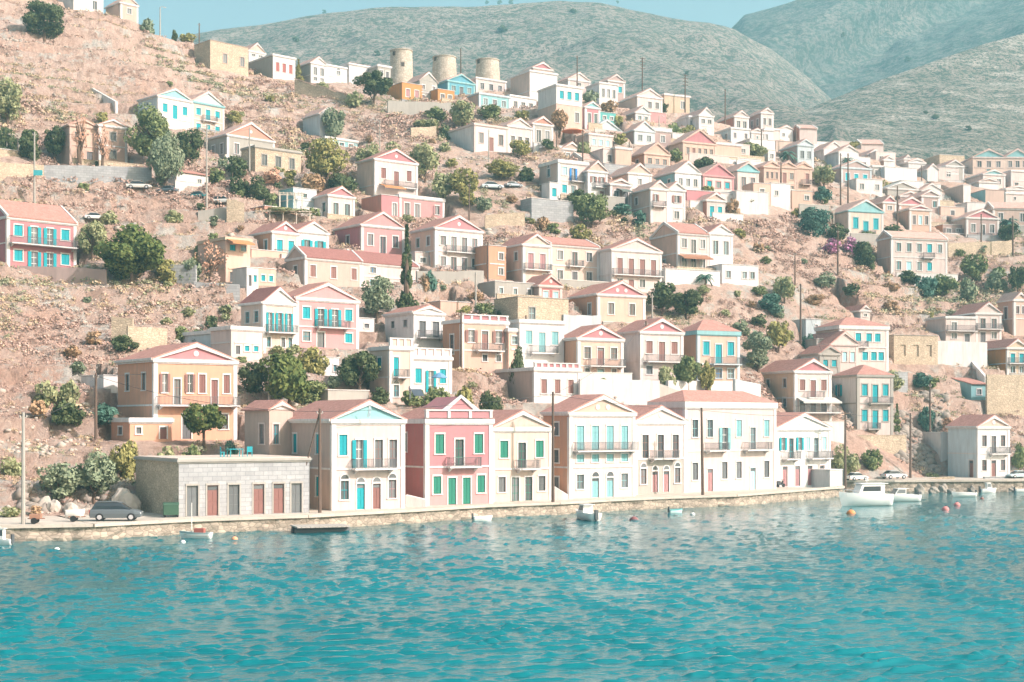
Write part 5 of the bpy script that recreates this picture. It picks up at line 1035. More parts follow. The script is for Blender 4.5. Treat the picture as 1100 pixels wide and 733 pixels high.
    T('K', 600, 705, 150, 255, 'green', 'round', 'round green tree', trunk=.1); T('K', 360, 450, 200, 260, 'dark', 'bush', 'dark bush'); T('K', 420, 520, 215, 310, 'teal', 'bush', 'bluish bush'); T('K', 490, 600, 200, 300, 'green', 'bush', 'green bush'); T('K', 780, 850, 185, 300, 'dark', 'round', 'dark round tree at the edge', trunk=.1); T('K', 590, 660, 240, 340, 'grey', 'round', 'grey airy tree'); T('K', 690, 790, 190, 290, 'grey', 'bush', 'grey bush')
    T('K', 300, 400, 565, 640, 'olive', 'bush', 'olive bush on the rocky bank'); T('K', 400, 490, 575, 640, 'teal', 'bush', 'spiky bluish bush'); T('Q', 985, 1085, 425, 520, 'dark', 'round', 'dark green tree', trunk=.15)
    T('E', 295, 410, 272, 390, 'green', 'bush', 'green bush over the parked cars'); T('E', 150, 295, 245, 400, 'olive', 'bush', 'olive bush behind the white kiosk'); T('E', 580, 665, 60, 165, 'teal', 'bush', 'dark bush on the rocky bank'); T('E', 455, 495, 60, 205, 'green', 'column', 'narrow green climbing plant'); T('E', 1030, 1110, 215, 380, 'green', 'bush', 'green bush beside the lone white house')
    T('E', 610, 690, 400, 440, 'olive', 'bush', 'olive roadside bush'); T('E', 690, 760, 120, 200, 'pink', 'bush', 'dry pinkish bush')
    T('N', 100, 250, 0, 120, 'olive', 'bush', 'olive thicket bush'); T('N', 230, 400, 0, 130, 'olive', 'bush', 'large olive thicket bush'); T('N', 380, 560, 20, 220, 'olive', 'round', 'wide olive tree', trunk=.1); T('N', 500, 640, 160, 330, 'olive', 'round', 'pale olive tree', trunk=.1); T('N', 600, 760, 150, 340, 'yellow', 'round', 'broad yellow green tree', trunk=.1); T('N', 640, 750, 245, 350, 'yellow', 'bush', 'yellow autumn bush')
    T('N', 780, 965, 108, 215, 'yellow', 'round', 'yellow green tree beside parked cars', trunk=.12); T('N', 730, 835, 275, 375, 'grey', 'bush', 'grey rocky bush'); T('T', 740, 830, 570, 655, 'dark', 'bush', 'dark bush beside parked cars')
    T('S', 548, 712, 470, 650, 'yellow', 'round', '', full='tall yellow olive tree right of the unfinished concrete house', trunk=.1); T('S', 615, 745, 585, 690, 'dark', 'bush', 'dark bush'); T('S', 518, 625, 598, 690, 'brown', 'bush', 'brown thicket bush'); T('S', 605, 705, 345, 460, 'grey', 'round', 'grey airy tree', trunk=.2); T('S', 738, 885, 195, 348, 'dark', 'umbrella', '', full='big dark pine on the ridge left of the first windmill', trunk=.2)
    T('S', 695, 770, 270, 350, 'olive', 'bush', 'olive bush under the dark pine'); T('S', 245, 325, 615, 690, 'dark', 'bush', 'dark clipped bush'); T('S', 300, 420, 610, 700, 'dark', 'bush', 'dark bush'); T('S', 370, 450, 580, 650, 'pink', 'bush', 'dry pinkish bush'); T('S', 190, 250, 525, 600, 'grey', 'bush', 'grey bush'); T('S', 225, 320, 530, 615, 'dark', 'bush', 'dark bush in front of the grey house'); T('S', 452, 515, 588, 655, 'yellow', 'bush', 'yellow bush'); T('S', 243, 262, 585, 690, 'dark', 'column', 'slim cypress'); T('S', 160, 230, 580, 640, 'green', 'bush', 'green bush')
    T('S', 575, 640, 245, 290, 'olive', 'bush', 'olive bush on the ridge wall'); T('S', 502, 530, 160, 240, 'yellow', 'column', 'slim yellow green tree')
    T('T', 318, 440, 300, 380, 'green', 'bush', 'green thicket bush'); T('T', 430, 560, 278, 420, 'olive', 'round', 'spreading olive tree', trunk=.1); T('T', 555, 685, 290, 372, 'green', 'bush', 'green bush'); T('T', 265, 392, 350, 430, 'olive', 'bush', 'olive thicket bush'); T('T', 370, 470, 360, 440, 'dark', 'bush', 'dark thicket bush'); T('T', 700, 812, 452, 530, 'yellow', 'bush', 'bright yellow bush'); T('T', 895, 978, 318, 425, 'brown', 'round', 'brown leafed tree', trunk=.2); T('T', 1035, 1100, 232, 300, 'grey', 'bush', 'grey bush'); T('T', 848, 912, 448, 500, 'dark', 'bush', 'dark bush'); T('T', 725, 800, 320, 370, 'yellow', 'bush', 'yellow bush')
    T('U', 350, 442, 188, 252, 'brown', 'bush', 'brownish bush'); T('U', 275, 352, 150, 212, 'grey', 'bush', 'grey bush'); T('U', 618, 678, 213, 262, 'dark', 'round', 'small dark round tree', trunk=.1); T('U', 660, 740, 288, 355, 'green', 'bush', 'green bush'); T('U', 720, 795, 310, 355, 'yellow', 'bush', 'yellow bush'); T('U', 1000, 1100, 393, 460, 'olive', 'round', 'olive tree', trunk=.1); T('U', 780, 885, 450, 515, 'dark', 'bush', 'dark bush'); T('U', 660, 740, 415, 480, 'green', 'bush', 'green bush'); T('U', 415, 482, 340, 405, 'yellow', 'bush', 'yellow green bush'); T('U', 228, 322, 360, 445, 'olive', 'bush', 'olive bush'); T('U', 418, 470, 265, 315, 'yellow', 'bush', 'yellow green bush')
    T('V', 655, 780, 350, 418, 'olive', 'bush', 'olive bush'); palm('V', 830, 915, 378, 440, 'feathery palm'); palm('Q', 320, 390, 145, 230, 'dark palm between twin poles'); palm('Q', 985, 1085, 395, 480, 'tall dark palm'); T('d', 690, 810, 155, 250, 'yellow', 'bush', 'yellow ridge bush', dD=10)
    T('O', 490, 655, 30, 190, 'green', 'round', '', full='spreading dark green tree above the white sided house with four brown doors', trunk=.12); T('O', 750, 825, 100, 185, 'teal', 'bush', 'bluish bush'); T('O', 470, 575, 150, 245, 'yellow', 'bush', 'yellow green bush'); T('O', 310, 390, 120, 200, 'brown', 'bush', 'brown bush'); T('O', 640, 760, 80, 130, 'teal', 'bush', 'blue green low bush')
    T('P', 505, 575, 215, 310, 'brown', 'bush', 'brownish bush on the slope'); T('P', 560, 645, 208, 270, 'olive', 'bush', 'olive bush on the slope'); T('P', 390, 460, 165, 205, 'yellow', 'bush', 'yellow green bush'); T('P', 540, 600, 350, 400, 'yellow', 'bush', 'yellow green bush')
    T('U', 200, 320, 598, 685, 'dark', 'bush', 'dark green bush'); T('c', 360, 560, 600, 733, 'green', 'bush', 'large green bush')
    # smaller shrubs between the houses
    rr = random.Random(99); made = 0; cols = ['olive', 'green', 'dark', 'grey', 'brown', 'yellow', 'olive', 'green']
    for _ in range(4000):
        if made >= 105: break
        x, y = (rr.uniform(225, 1095), rr.uniform(150, 425)) if rr.random() < .8 else (rr.uniform(10, 330), rr.uniform(60, 430))
        if any(abs(x - h[2]) < h[3] + 2 and h[1] - h[4] - 3 < y < h[1] + h[4] + 1.5 for h in HOUSES): continue
        near_h = min(math.hypot(max(abs(x - h[2]) - h[3], 0), max(abs(y - h[1]) - h[4], 0)) for h in HOUSES)
        if near_h > 26 and rr.random() < .7: continue
        s = rr.uniform(9, 21) * (.62 + (y - 100) / 640); col = rr.choice(cols); ad = {'olive': 'dusty olive', 'green': 'green', 'dark': 'dark green', 'grey': 'grey green', 'brown': 'dry brown', 'yellow': 'yellowish'}[col]
        try: T('F', x - s / 2, x + s / 2, y - s * rr.uniform(.55, .85), y, col, 'bush', f'small {ad} shrub'); made += 1
        except Exception: pass
    # few trees far off on the mountain
    for x, y, s in ((540, 35, 12), (317, 45, 9), (348, 14, 5), (523, 4, 5), (537, 4, 6), (549, 4, 6), (616, 14, 8), (663, 3, 4), (405, 60, 8), (975, 66, 8), (905, 40, 8), (738, 80, 6), (1005, 128, 9), (994, 122, 6), (1040, 140, 8)):
        D = 1000 if x < 700 else 640; p = P(x, y, D)
        FARTREES.append((x, y, s))
FARTREES = []
# ------------------------------------------------------------------ ground cover nobody could count
def scatter():
    r = np.random.default_rng(21); pts = []
    N = 64000; px = r.uniform(-180, 1290, N); D = r.uniform(128, 366, N); X = (px - HX) / F * D; keep = np.ones(N, bool)
    for cx, cy, a, w, d, z in CARVE:
        ca, sa = math.cos(a), math.sin(a); u = (X - cx) * ca + (D - cy) * sa; v = -(X - cx) * sa + (D - cy) * ca
        keep &= ~((u > -2.2) & (u < w + 1.5) & (v > -3.4) & (v < d + 1.2))
    keep &= (D - water_D(px)) > 13.5
    keep &= vnoise(X / 7, D / 7, 4) * .7 + vnoise(X / 25, D / 25, 6) * .5 > r.uniform(.25, .8, N)
    X, D = X[keep], D[keep]; Z = np.array([surf_z(x, y) for x, y in zip(X, D)])
    n = len(X); kind = vnoise(X / 14, D / 14, 12) + r.normal(0, .16, n); lf = 30
    s = r.uniform(.3, .85, n) * (1 + .5 * (vnoise(X / 20, D / 20, 40) > .55)); s *= np.clip(D / 230, .8, 1.25)
    q = r.normal(size=(n, lf, 3)); q /= np.linalg.norm(q, axis=2)[..., None]; q[..., 2] = np.abs(q[..., 2])
    c = np.stack([X, D, Z - .05], -1)[:, None, :] + q * s[:, None, None] * np.array([1, 1, .75]) * r.uniform(.5, 1, (n, lf, 1))
    t = r.normal(size=(n, lf, 3)); t /= np.linalg.norm(t, axis=2)[..., None]; b = np.cross(q, t); b /= np.linalg.norm(b, axis=2)[..., None]; ls = (s[:, None, None] * r.uniform(.1, .22, (n, lf, 1)))
    V = np.stack([c - t * ls, c + b * ls * .8, c + t * ls, c - b * ls * .8], 2).reshape(-1, 3)
    mats = [leaf_mat('scrub_a', '93766a', 'b09287', 'cbafa0'), leaf_mat('scrub_b', '98846a', 'b9a284', 'd5bfa2'), leaf_mat('scrub_c', '74775c', '919174', 'adac8d')]
    mi = np.repeat(np.where(kind < .52, 0, np.where(kind < .78, 1, 2)), lf)
    tag(link('dry_scrub', np_mesh('dry_scrub', V, np.arange(len(V)).reshape(-1, 4), mats, mi)), 'dry brown and olive scrub tufts all over the open slopes', None, None, 'stuff')
    # loose rocks
    import bmesh
    bm = bmesh.new(); bmesh.ops.create_icosphere(bm, subdivisions=1, radius=1); bv = np.array([v.co[:] for v in bm.verts]); bf = np.array([[v.index for v in f.verts] for f in bm.faces]); bm.free()
    N = 30000; px = r.uniform(-180, 1290, N); D = r.uniform(130, 362, N); X = (px - HX) / F * D; keep = (D - water_D(px)) > 13
    rk = vnoise(X / 16, D / 16, 70) * .6 + vnoise(X / 5, D / 5, 71) * .5; keep &= rk > .62
    for cx, cy, a, w, d, z in CARVE:
        ca, sa = math.cos(a), math.sin(a); u = (X - cx) * ca + (D - cy) * sa; v = -(X - cx) * sa + (D - cy) * ca
        keep &= ~((u > -1.8) & (u < w + 1.2) & (v > -3) & (v < d + 1))
    X, D = X[keep], D[keep]; n = len(X); Z = np.array([surf_z(x, y) for x, y in zip(X, D)]); s = r.uniform(.1, .3, n) * (1 + 1.0 * (r.random(n) > .95))
    V = bv[None] * (1 + r.normal(0, .17, (n, len(bv), 1))) * s[:, None, None] * np.array([1.25, 1, .8]) + np.stack([X, D, Z + s * .15], -1)[:, None]
    Fq = (bf[None] + (np.arange(n) * len(bv))[:, None, None]).reshape(-1, 3)
    tag(link('rubble', np_mesh('rubble', V.reshape(-1, 3), Fq, plain('pale_rock', 'b4a99e', .95, .25, .8))), 'pale loose rocks strewn over the open slopes', None, None, 'stuff')

    # broken rock of the banks above the road, right and left
    N = 2600; px = np.concatenate([r.uniform(892, 1018, N), r.uniform(20, 135, N // 3)]); py = np.concatenate([r.uniform(428, 512, N), r.uniform(520, 552, N // 3)])
    pts = []
    for a, b in zip(px, py):
        D = hill_D(a, b); q = P(a, b, D)
        if D - water_D(a) < 14.5: continue
        if any((0 < (q.x - c[0]) * math.cos(c[2]) + (q.y - c[1]) * math.sin(c[2]) + 1 < c[3] + 2) and (-2 < -(q.x - c[0]) * math.sin(c[2]) + (q.y - c[1]) * math.cos(c[2]) < c[4] + 1) for c in CARVE): continue
        if vnoise(np.array([q.x / 4]), np.array([q.y / 4]), 90)[0] < .42: continue
        pts.append((q.x, q.y, surf_z(q.x, q.y)))
    pts = np.array(pts); n = len(pts); s = r.uniform(.15, .42, n) * (1 + .9 * (r.random(n) > .9))
    V = bv[None] * (1 + r.normal(0, .34, (n, len(bv), 1))) * s[:, None, None] * np.array([1.2, .9, 1.0]) + (pts + np.stack([0 * s, 0 * s, s * -.1], -1))[:, None]
    Fq = (bf[None] + (np.arange(n) * len(bv))[:, None, None]).reshape(-1, 3)
    tag(link('rocky_bank', np_mesh('rocky_bank', V.reshape(-1, 3), Fq, plain('bank_rock', '968c83', .95, .35, .7))), 'broken grey rock of the steep banks above the road', None, None, 'stuff')
# ------------------------------------------------------------------ walls, poles, vehicles, boats and the rest
def garden_wall(v, x0, x1, b0, b1, t0, t1, mat, label, dD=0, D=None, fd=2.5, cat='wall', name='stone_wall', cop=None, th=.5):
    """A free standing or retaining wall: base row b, top row t at each end, in view v."""
    x0, x1, b0, b1, t0, t1 = vx(v, x0), vx(v, x1), vy(v, b0), vy(v, b1), vy(v, t0), vy(v, t1)
    D0 = (D or hill_D(x0, b0)) + dD; D1 = (D or hill_D(x1, b1)) + dD
    A, B = P(x0, b0, D0), P(x1, b1, D1); ha, hb = (b0 - t0) * D0 / F, (b1 - t1) * D1 / F
    t = tag(empty(name, A, math.atan2(B.y - A.y, B.x - A.x)), label, cat); L = (B - A).xy.length; dz = B.z - A.z
    n = max(2, int(L / 1.6)); rr = random.Random(int(x0 * 3 + b0)); m = MB(); prev = None; V, Fq = [], []
    for i in range(n + 1):
        u = i / n; zt = ha + (hb - ha) * u + dz * u + (rr.uniform(-.12, .12) if mat != 'white' else 0); zb = dz * u - fd; x = L * u; j = rr.uniform(-.06, .06)
        V += [(x, j, zb), (x, j, zt), (x, th, zt), (x, th, zb)]
    for i in range(n):
        a, b = 4 * i, 4 * i + 4
        Fq += [(a, b, b + 1, a + 1), (a + 1, b + 1, b + 2, a + 2), (a + 2, b + 2, b + 3, a + 3)]
    Fq += [(0, 1, 2, 3), (4 * n + 3, 4 * n + 2, 4 * n + 1, 4 * n)]
    me = bpy.data.meshes.new('wall_body'); me.from_pydata(V, [], Fq); me.materials.append(wallmat(mat) if isinstance(mat, str) else mat); link('wall_body', me, t)
    if cop:
        c = MB(); z0 = ha; z1 = hb + dz; c.prism([(-.05, z0 + .14), (L + .05, z1 + .14), (L + .05, z1 + .32), (-.05, z0 + .32)], 'y', -.1, th + .1); c.build('coping', wallmat(cop), t)
    return t
def pole(x, yt, yb, kind, lead, dD=0, quay=0, full=None, lean=0):
    if quay: D = 8.84 * F / (yb - HY); g = P(x, yb, D); g.z = QZ
    else: g, D = ground_at(x, yb, dD)
    h = H - (yt - HY) * g.y / F - g.z; conc = kind in 'cs'
    t = tag(empty('utility_pole' if kind != 's' else 'street_lamp', g, .55), full or place_words(x, (yt + yb) / 2, lead), 'utility pole' if kind != 's' else 'street lamp', 'utility poles and lamp posts')
    mat = plain('pole_concrete', 'a9a49c', .9, .1) if conc else plain('pole_wood', '6b5a50', .9, .2)
    m = MB(); r = .17 if h > 7 else .13; m.tube([(0, 0, -.6), (lean * h * .5, 0, h * .5), (lean * h, 0, h)], [r * 1.15, r * .95, r * .72], 8); m.build('shaft', mat, t)
    if kind in 'xl':
        for k in range(2 if kind == 'x' else 4):
            z = h - .35 - k * .85; c = MB(); c.box(lean * z - .85, lean * z + .85, -.2, -.1, z, z + .12)
            cr = c.build('crossarm', mat, t)
            for q in (-.7, .7): i = MB(); i.lathe([(.05, z + .121), (.07, z + .19), (.04, z + .29)], 8, (lean * z + q, -.15)); i.build('insulator', plain('ceramic', 'b9b2aa', .4), cr)
    elif kind == 's':
        m = MB(); m.tube([(0, 0, h), (.5, 0, h + .25), (1.1, 0, h + .2)], [.06, .05, .05], 6); m.build('arm', mat, t); m = MB(); m.box(.9, 1.5, -.13, .13, h + .08, h + .19); m.build('lamp_head', plain('lamp_grey', 'c9c6c0', .5), t)
    else:
        for q in (-1, 1):
            m = MB(); m.lathe([(.03, h - .45), (.07, h - .43), (.06, h - .3), (.03, h - .25)], 8, (lean * h + q * .28, 0)); m.box(lean * h + q * .28 * (0 if q < 0 else .2) - (.28 if q < 0 else 0), lean * h + (.28 if q > 0 else 0), -.02, .02, h - .52, h - .46); m.build('insulator', plain('ceramic', 'b9b2aa', .4), t)
    POLETOP[(round(x), round(yt))] = Vector((g.x + lean * h * math.cos(.55), g.y, g.z + h - .3)); return t
POLETOP = {}
def cable(a, b, label, sag=.05):
    A, B = POLETOP[a], (POLETOP[b] if isinstance(b, tuple) else b); L = (B - A).length
    pts = [A.lerp(B, i / 14) - Vector((0, 0, sag * L * 4 * (i / 14) * (1 - i / 14))) for i in range(15)]
    m = MB(); m.tube([p - A for p in pts], .022, 4); o = m.build('power_cable', plain('cable_black', '4a4a4c', .7), None, A); tag(o, label, 'cable', 'power cables')
def car(v, x0, x1, y1, col, label, D=None, rz=.55, z=None, kind='suv', flip=False, cat='car'):
    x0, x1, y1 = vx(v, x0), vx(v, x1), vy(v, y1); px = (x0 + x1) / 2
    if D is None: g, D = ground_at(px, y1)
    else: g = P(px, y1, D)
    if z is not None: g.z = z
    L = min(5.0, max(3.6, (x1 - x0) * g.y / F / max(math.cos(rz), .5))); k = L / 4.4
    t = tag(empty('parked_car', g + Vector((0, 0, .02)), rz + (math.pi if flip else 0)), label, cat, 'parked cars')
    hh = 1.68 if kind == 'suv' else 1.42
    low = [(-2.2, .35), (-2.22, .75), (-2.1, .95), (2.05, .86), (2.2, .62), (2.2, .32)] if 0 else None
    def loft(secs, mat, name, par):
        b = MB(); V, Fq = [], []
        for x, zs in secs:
            for y, zz in zs: V.append((x * k, y * k, zz * k))
        n = len(secs[0][1])
        for i in range(len(secs) - 1):
            for j in range(n): Fq.append((i * n + j, (i + 1) * n + j, (i + 1) * n + (j + 1) % n, i * n + (j + 1) % n))
        Fq += [tuple(range(n)), tuple(range((len(secs) - 1) * n, len(secs) * n))[::-1]]
        b.v, b.f, b.m = V, Fq, [0] * len(Fq); return b.build(name, mat, par, smooth=False)
    def ring(w, z0, z1, c=.12): return [(-w, z0), (-w - .03, (z0 + z1) / 2), (-w + .02, z1 - c), (-w + c, z1), (w - c, z1), (w - .02, z1 - c), (w + .03, (z0 + z1) / 2), (w, z0)]
    pm = plain('car_' + col, col, .35, .04, 1, 0, .6)
    belt = hh * .6
    loft([(-2.2, ring(.7, .5, belt - .12)), (-2.1, ring(.82, .3, belt)), (-1.0, ring(.86, .26, belt)), (.7, ring(.86, .26, belt)), (1.6, ring(.84, .28, belt - .06)), (2.1, ring(.78, .32, belt - .2)), (2.22, ring(.66, .42, belt - .34))], pm, 'body', t)
    loft([(-2.02 if kind == 'suv' else -1.7, ring(.7, belt - .03, belt + .02, .01)), (-1.65 if kind == 'suv' else -1.0, ring(.64, belt - .03, hh - .05, .08)), (.1, ring(.63, belt - .03, hh - .05, .08)), (.45, ring(.62, belt - .03, hh - .12, .08)), (1.25, ring(.68, belt - .05, belt - .02, .01))], plain('car_glass', '3a4146', .12, .05, 1, 0, .6), 'window', t)
    loft([(-1.66 if kind == 'suv' else -1.05, ring(.6, hh - .08, hh - .03, .03)), (-.8, ring(.62, hh - .08, hh, .05)), (.1, ring(.61, hh - .08, hh, .05)), (.5, ring(.56, hh - .16, hh - .1, .03))], pm, 'roof', t)
    for x in (-1.3, 1.35):
        for s in (-1, 1):
            w = MB(); w.prism([(x * k + .34 * k * math.cos(a * math.pi / 8), .34 * k + .34 * k * math.sin(a * math.pi / 8)) for a in range(16)], 'y', s * .72 * k, s * .91 * k)
            wo = w.build('wheel', plain('tyre', '2c2c2e', .9), t)
            w = MB(); w.prism([(x * k + .2 * k * math.cos(a * math.pi / 8), .34 * k + .2 * k * math.sin(a * math.pi / 8)) for a in range(16)], 'y', s * .905 * k, s * .93 * k); w.build('rim', plain('rim', 'b8b8ba', .4), wo)
    for s in (-1, 1):
        m = MB(); m.box(2.1 * k, 2.19 * k, s * .6 * k - .13, s * .6 * k + .13, (belt - .42) * k, (belt - .27) * k); m.build('headlight', plain('lens', 'e6e8e8', .2), t)
        m = MB(); m.box(-2.2 * k, -2.13 * k, s * .68 * k - .1, s * .68 * k + .1, (belt - .3) * k, (belt - .05) * k); m.build('tail_light', plain('tail', 'a84a44', .3), t)
    return t
# ---- boats
def hull_mesh(L, W, Hh, mats, sheer=.25, stem=.55, bottom=-.25):
    secs = []; N = 12; b = MB(); V, Fq, M = [], [], []
    for i in range(N + 1):
        u = i / N; x = L * (u - .5); w = W / 2 * (1 - max(0, (u - .35) / .65) ** 2.3) * (.86 + .14 * min(1, u / .35)); zt = Hh * (1 + sheer * (max(0, u - .2) / .8) ** 2); w = max(w, .015); xb = x - stem * max(0, u - .6) * L * .25
        V += [(x, -w, zt), (x, -w * .97, zt * .72), (xb, -w * .72, .02), (xb, -w * .15, bottom), (xb, w * .15, bottom), (xb, w * .72, .02), (x, w * .97, zt * .72), (x, w, zt)]
    for i in range(N):
        for j in range(7): Fq.append((8 * i + j, 8 * i + 8 + j, 8 * i + 9 + j, 8 * i + 1 + j)); M.append(1 if j in (0, 6) else 0)
    Fq.append(tuple(range(8))); M.append(0)
    b.v, b.f, b.m = V, Fq, M; return b.mesh('hull', mats, True)
def deck(L, W, Hh, z, mat, par, name='deck'):
    b = MB(); pts = []
    for s in (1, -1):
        for i in (range(13) if s > 0 else reversed(range(13))):
            u = i / 12; x = L * (u - .5); w = W / 2 * (1 - max(0, (u - .35) / .65) ** 2.3) * (.86 + .14 * min(1, u / .35)) * .93; pts.append((x * .97, s * w, z))
    b.face(pts); return link(name, b.mesh(name, mat, fix=False), par)
def boat(v, x0, x1, yw, label, kind, heading, cols=('f2f0ec', 'f2f0ec'), grp='moored boats', L=None):
    x0, x1, yw = vx(v, x0), vx(v, x1), vy(v, yw); D = H * F / (yw - HY); p = P((x0 + x1) / 2, yw, D); p.z = .08
    wd = (x1 - x0) * D / F; L = L or wd / max(abs(math.cos(heading)), .35); W = L * .34; Hh = {'cruiser': 1.25, 'motor': .85, 'row': .75, 'dinghy': .72}[kind] * (L / 6) ** .6
    t = tag(empty('moored_boat', p, heading), label, 'boat', grp)
    a, b = plain('gel_' + cols[0], cols[0], .35, .04), plain('gel_' + cols[1], cols[1], .4, .04); wh = plain('gel_f2f0ec', 'f2f0ec', .35, .04); wood = plain('boat_wood', '9a7a62', .7)
    link('hull', hull_mesh(L, W, Hh, [a, b]), t); deck(L, W, Hh, Hh * (.8 if kind in ('cruiser', 'motor') else .35), wh if kind != 'row' else wood, t)
    if kind == 'cruiser':
        c = MB(); z = Hh * .8; c.prism([(-L * .34, z), (L * .2, z), (L * .1, z + 1.55), (-L * .34, z + 1.55)], 'y', -W * .33, W * .33); ca = c.build('cabin', wh, t)
        for s in (-1, 1): w = MB(); w.prism([(-L * .26, z + .65), (L * .1, z + .65), (L * .07, z + 1.25), (-L * .26, z + 1.25)], 'y', s * W * .332, s * W * .338); w.build('side_window', plain('car_glass', '3a4146', .12, .05, 1, 0, .6), ca)
        c = MB(); c.box(-L * .4, L * .14, -W * .38, W * .38, z + 1.551, z + 1.63); c.build('cabin_roof', wh, t)
        c = MB(); c.prism([(L * .1, z), (L * .3, z), (L * .26, z + .42), (L * .1, z + .5)], 'y', -W * .26, W * .26); c.build('fore_cabin', wh, t)
        c = MB()
        for s in (-1, 1): c.tube([(L * .1, s * W * .4, z + .62), (L * .35, s * W * .22, z + .85), (L * .49, 0, z + .95)], .025, 5)
        for q in (.15, .28, .4): c.tube([(L * q, W * .36 * (1 - q), z), (L * q, W * .36 * (1 - q), z + .75)], .02, 4); c.tube([(L * q, -W * .36 * (1 - q), z), (L * q, -W * .36 * (1 - q), z + .75)], .02, 4)
        c.build('bow_rail', plain('steel', 'c4c6c8', .3), t)
        c = MB(); c.tube([(-L * .05, 0, z + 1.63), (-L * .05, 0, z + 2.5)], .03, 5); c.box(-L * .05 - .25, -L * .05 + .25, -.05, .05, z + 1.95, z + 2.03); c.build('mast', wh, t)
    elif kind == 'motor':
        z = Hh * .8; c = MB(); c.prism([(-L * .12, z), (L * .2, z), (L * .08, z + .95), (-L * .12, z + .95)], 'y', -W * .32, W * .32); ca = c.build('windscreen_cabin', wh, t)
        for s in (-1, 1): w = MB(); w.prism([(-L * .1, z + .35), (L * .13, z + .35), (L * .07, z + .85), (-L * .1, z + .85)], 'y', s * W * .322, s * W * .33); w.build('side_window', glass(), ca)
        w = MB(); w.prism([(L * .205, z + .05), (L * .09, z + .92), (L * .1, z + .93), (L * .215, z + .06)], 'y', -W * .28, W * .28); w.build('windscreen', glass(), ca)
        c = MB(); c.box(-L * .2, L * .1, -W * .35, W * .35, z + .951, z + 1.0); c.build('cabin_roof', wh, t)
        m = MB(); m.box(-L * .56, -L * .49, -.17, .17, .1, z + .5); m.box(-L * .54, -L * .51, -.08, .08, -.3, .1); m.build('outboard_motor', plain('motor_grey', '5a5d60', .5), t)
    else:
        for q in (-.25, .05, .28):
            c = MB(); w = W * .42 * (1 - max(0, q) * .9); c.box(L * q - .14, L * q + .14, -w, w, Hh * .62, Hh * .68); c.build('bench', wood, t)
        if kind == 'row':
            c = MB(); c.tube([(L * .12, 0, Hh * .35), (L * .12, 0, Hh + 2.6)], [.05, .035], 6); c.build('mast', plain('mast_white', 'e8e4dc', .5), t)
            c = MB(); c.box(-L * .28, L * .02, -W * .25, W * .25, Hh * .681, Hh + .35); c.build('engine_box', plain('hull_red', 'a8635a', .6), t)
        else:
            m = MB(); m.box(-L * .55, -L * .49, -.12, .12, .1, Hh + .35); m.build('outboard_motor', plain('motor_grey', '5a5d60', .5), t)
    return t
def buoy(v, x, yw, r, col, label, spar=False):
    x, yw = vx(v, x), vy(v, yw); D = H * F / (yw - HY); p = P(x, yw, D); p.z = 0
    t = tag(empty('mooring_buoy', p), label, 'buoy', 'mooring buoys'); m = MB(); m.lathe([(.02, -r * .5), (r * .8, -r * .4), (r, 0.05), (r * .85, r * .5), (r * .45, r * .85), (.02, r * .95)], 16); m.build('float', plain('buoy_' + col, col, .5, .1), t, smooth=True)
    m = MB(); m.tube([(0, 0, r * .9), (0, 0, r * 1.15)], .04, 6); m.tube([(-.09, 0, r * 1.15), (0, 0, r * 1.3), (.09, 0, r * 1.15)], .025, 5); m.build('ring', plain('motor_grey', '5a5d60', .5), t)
def windmill(x0, x1, yt, yb, label, wins):
    v = 'T'; a, b, yt, yb = vx(v, x0), vx(v, x1), vy(v, yt), vy(v, yb); px = (a + b) / 2; D = hill_D(px, yb) + 8; p = P(px, yb, D); r = (b - a) / 2 * D / F; h = (yb - yt) * D / F
    t = tag(empty('windmill_tower', p), label, 'windmill', 'old windmill towers'); m = MB(); m.lathe([(r * 1.06, -6), (r * 1.05, 0), (r, h * .5), (r * .96, h - .25), (r * .9, h), (r * .7, h - .02), (.05, h - .05)], 40); m.build('tower', stone('mill_stone', 'b8ab9b', 'cfc4b6', 1.5), t, smooth=False)
    m = MB(); m.lathe([(r * .97, h - .3), (r * 1.03, h - .28), (r * 1.02, h - .05), (r * .93, h - .02)], 40); m.build('rim_course', stone('mill_stone', 'b8ab9b', 'cfc4b6', 1.5), t)
    for an, z in wins:
        m = MB(); m.box(-.4, .4, -.12, .3, 0, 1.0); an = R(an); o = m.build('window', plain('opening_shade', '5a5450', .9), t, (math.sin(an) * r * .99, -math.cos(an) * r * .99, h * z), an)  # solid dark block, coloured like the shade inside an opening
        s = MB(); s.box(-.55, .55, -.14, .2, 1.001, 1.2); s.build('lintel', plain('lintel_stone', 'a89b8c', .9), o)
def boulder(v, x0, x1, y1, y0, label, i):
    x0, x1, y0, y1 = vx(v, x0), vx(v, x1), vy(v, y0), vy(v, y1); D = H * F / (y1 - HY) - .3; p = P((x0 + x1) / 2, y1, D); p.z = 0
    import bmesh
    bm = bmesh.new(); bmesh.ops.create_icosphere(bm, subdivisions=3, radius=1); r = random.Random(i); w = (x1 - x0) * D / F / 2; h = (y1 - y0) * D / F; ph = [r.uniform(0, 6) for _ in range(6)]
    for q in bm.verts:
        c = q.co; f = 1 + .16 * math.sin(3 * c.x + ph[0]) * math.cos(2.7 * c.y + ph[1]) + .1 * math.sin(6 * c.z + ph[2] + 4 * c.x) + r.uniform(-.05, .05); q.co = Vector((c.x * w * f, c.y * w * .8 * f, c.z * h * .75 * f + h * .25))
    me = bpy.data.meshes.new('boulder'); bm.to_mesh(me); bm.free(); me.materials.append(plain('shore_rock', '9a938a', .95, .3, 1.5))
    tag(link('boulder', me, None, p), label, 'boulder', 'boulders along the far quay')
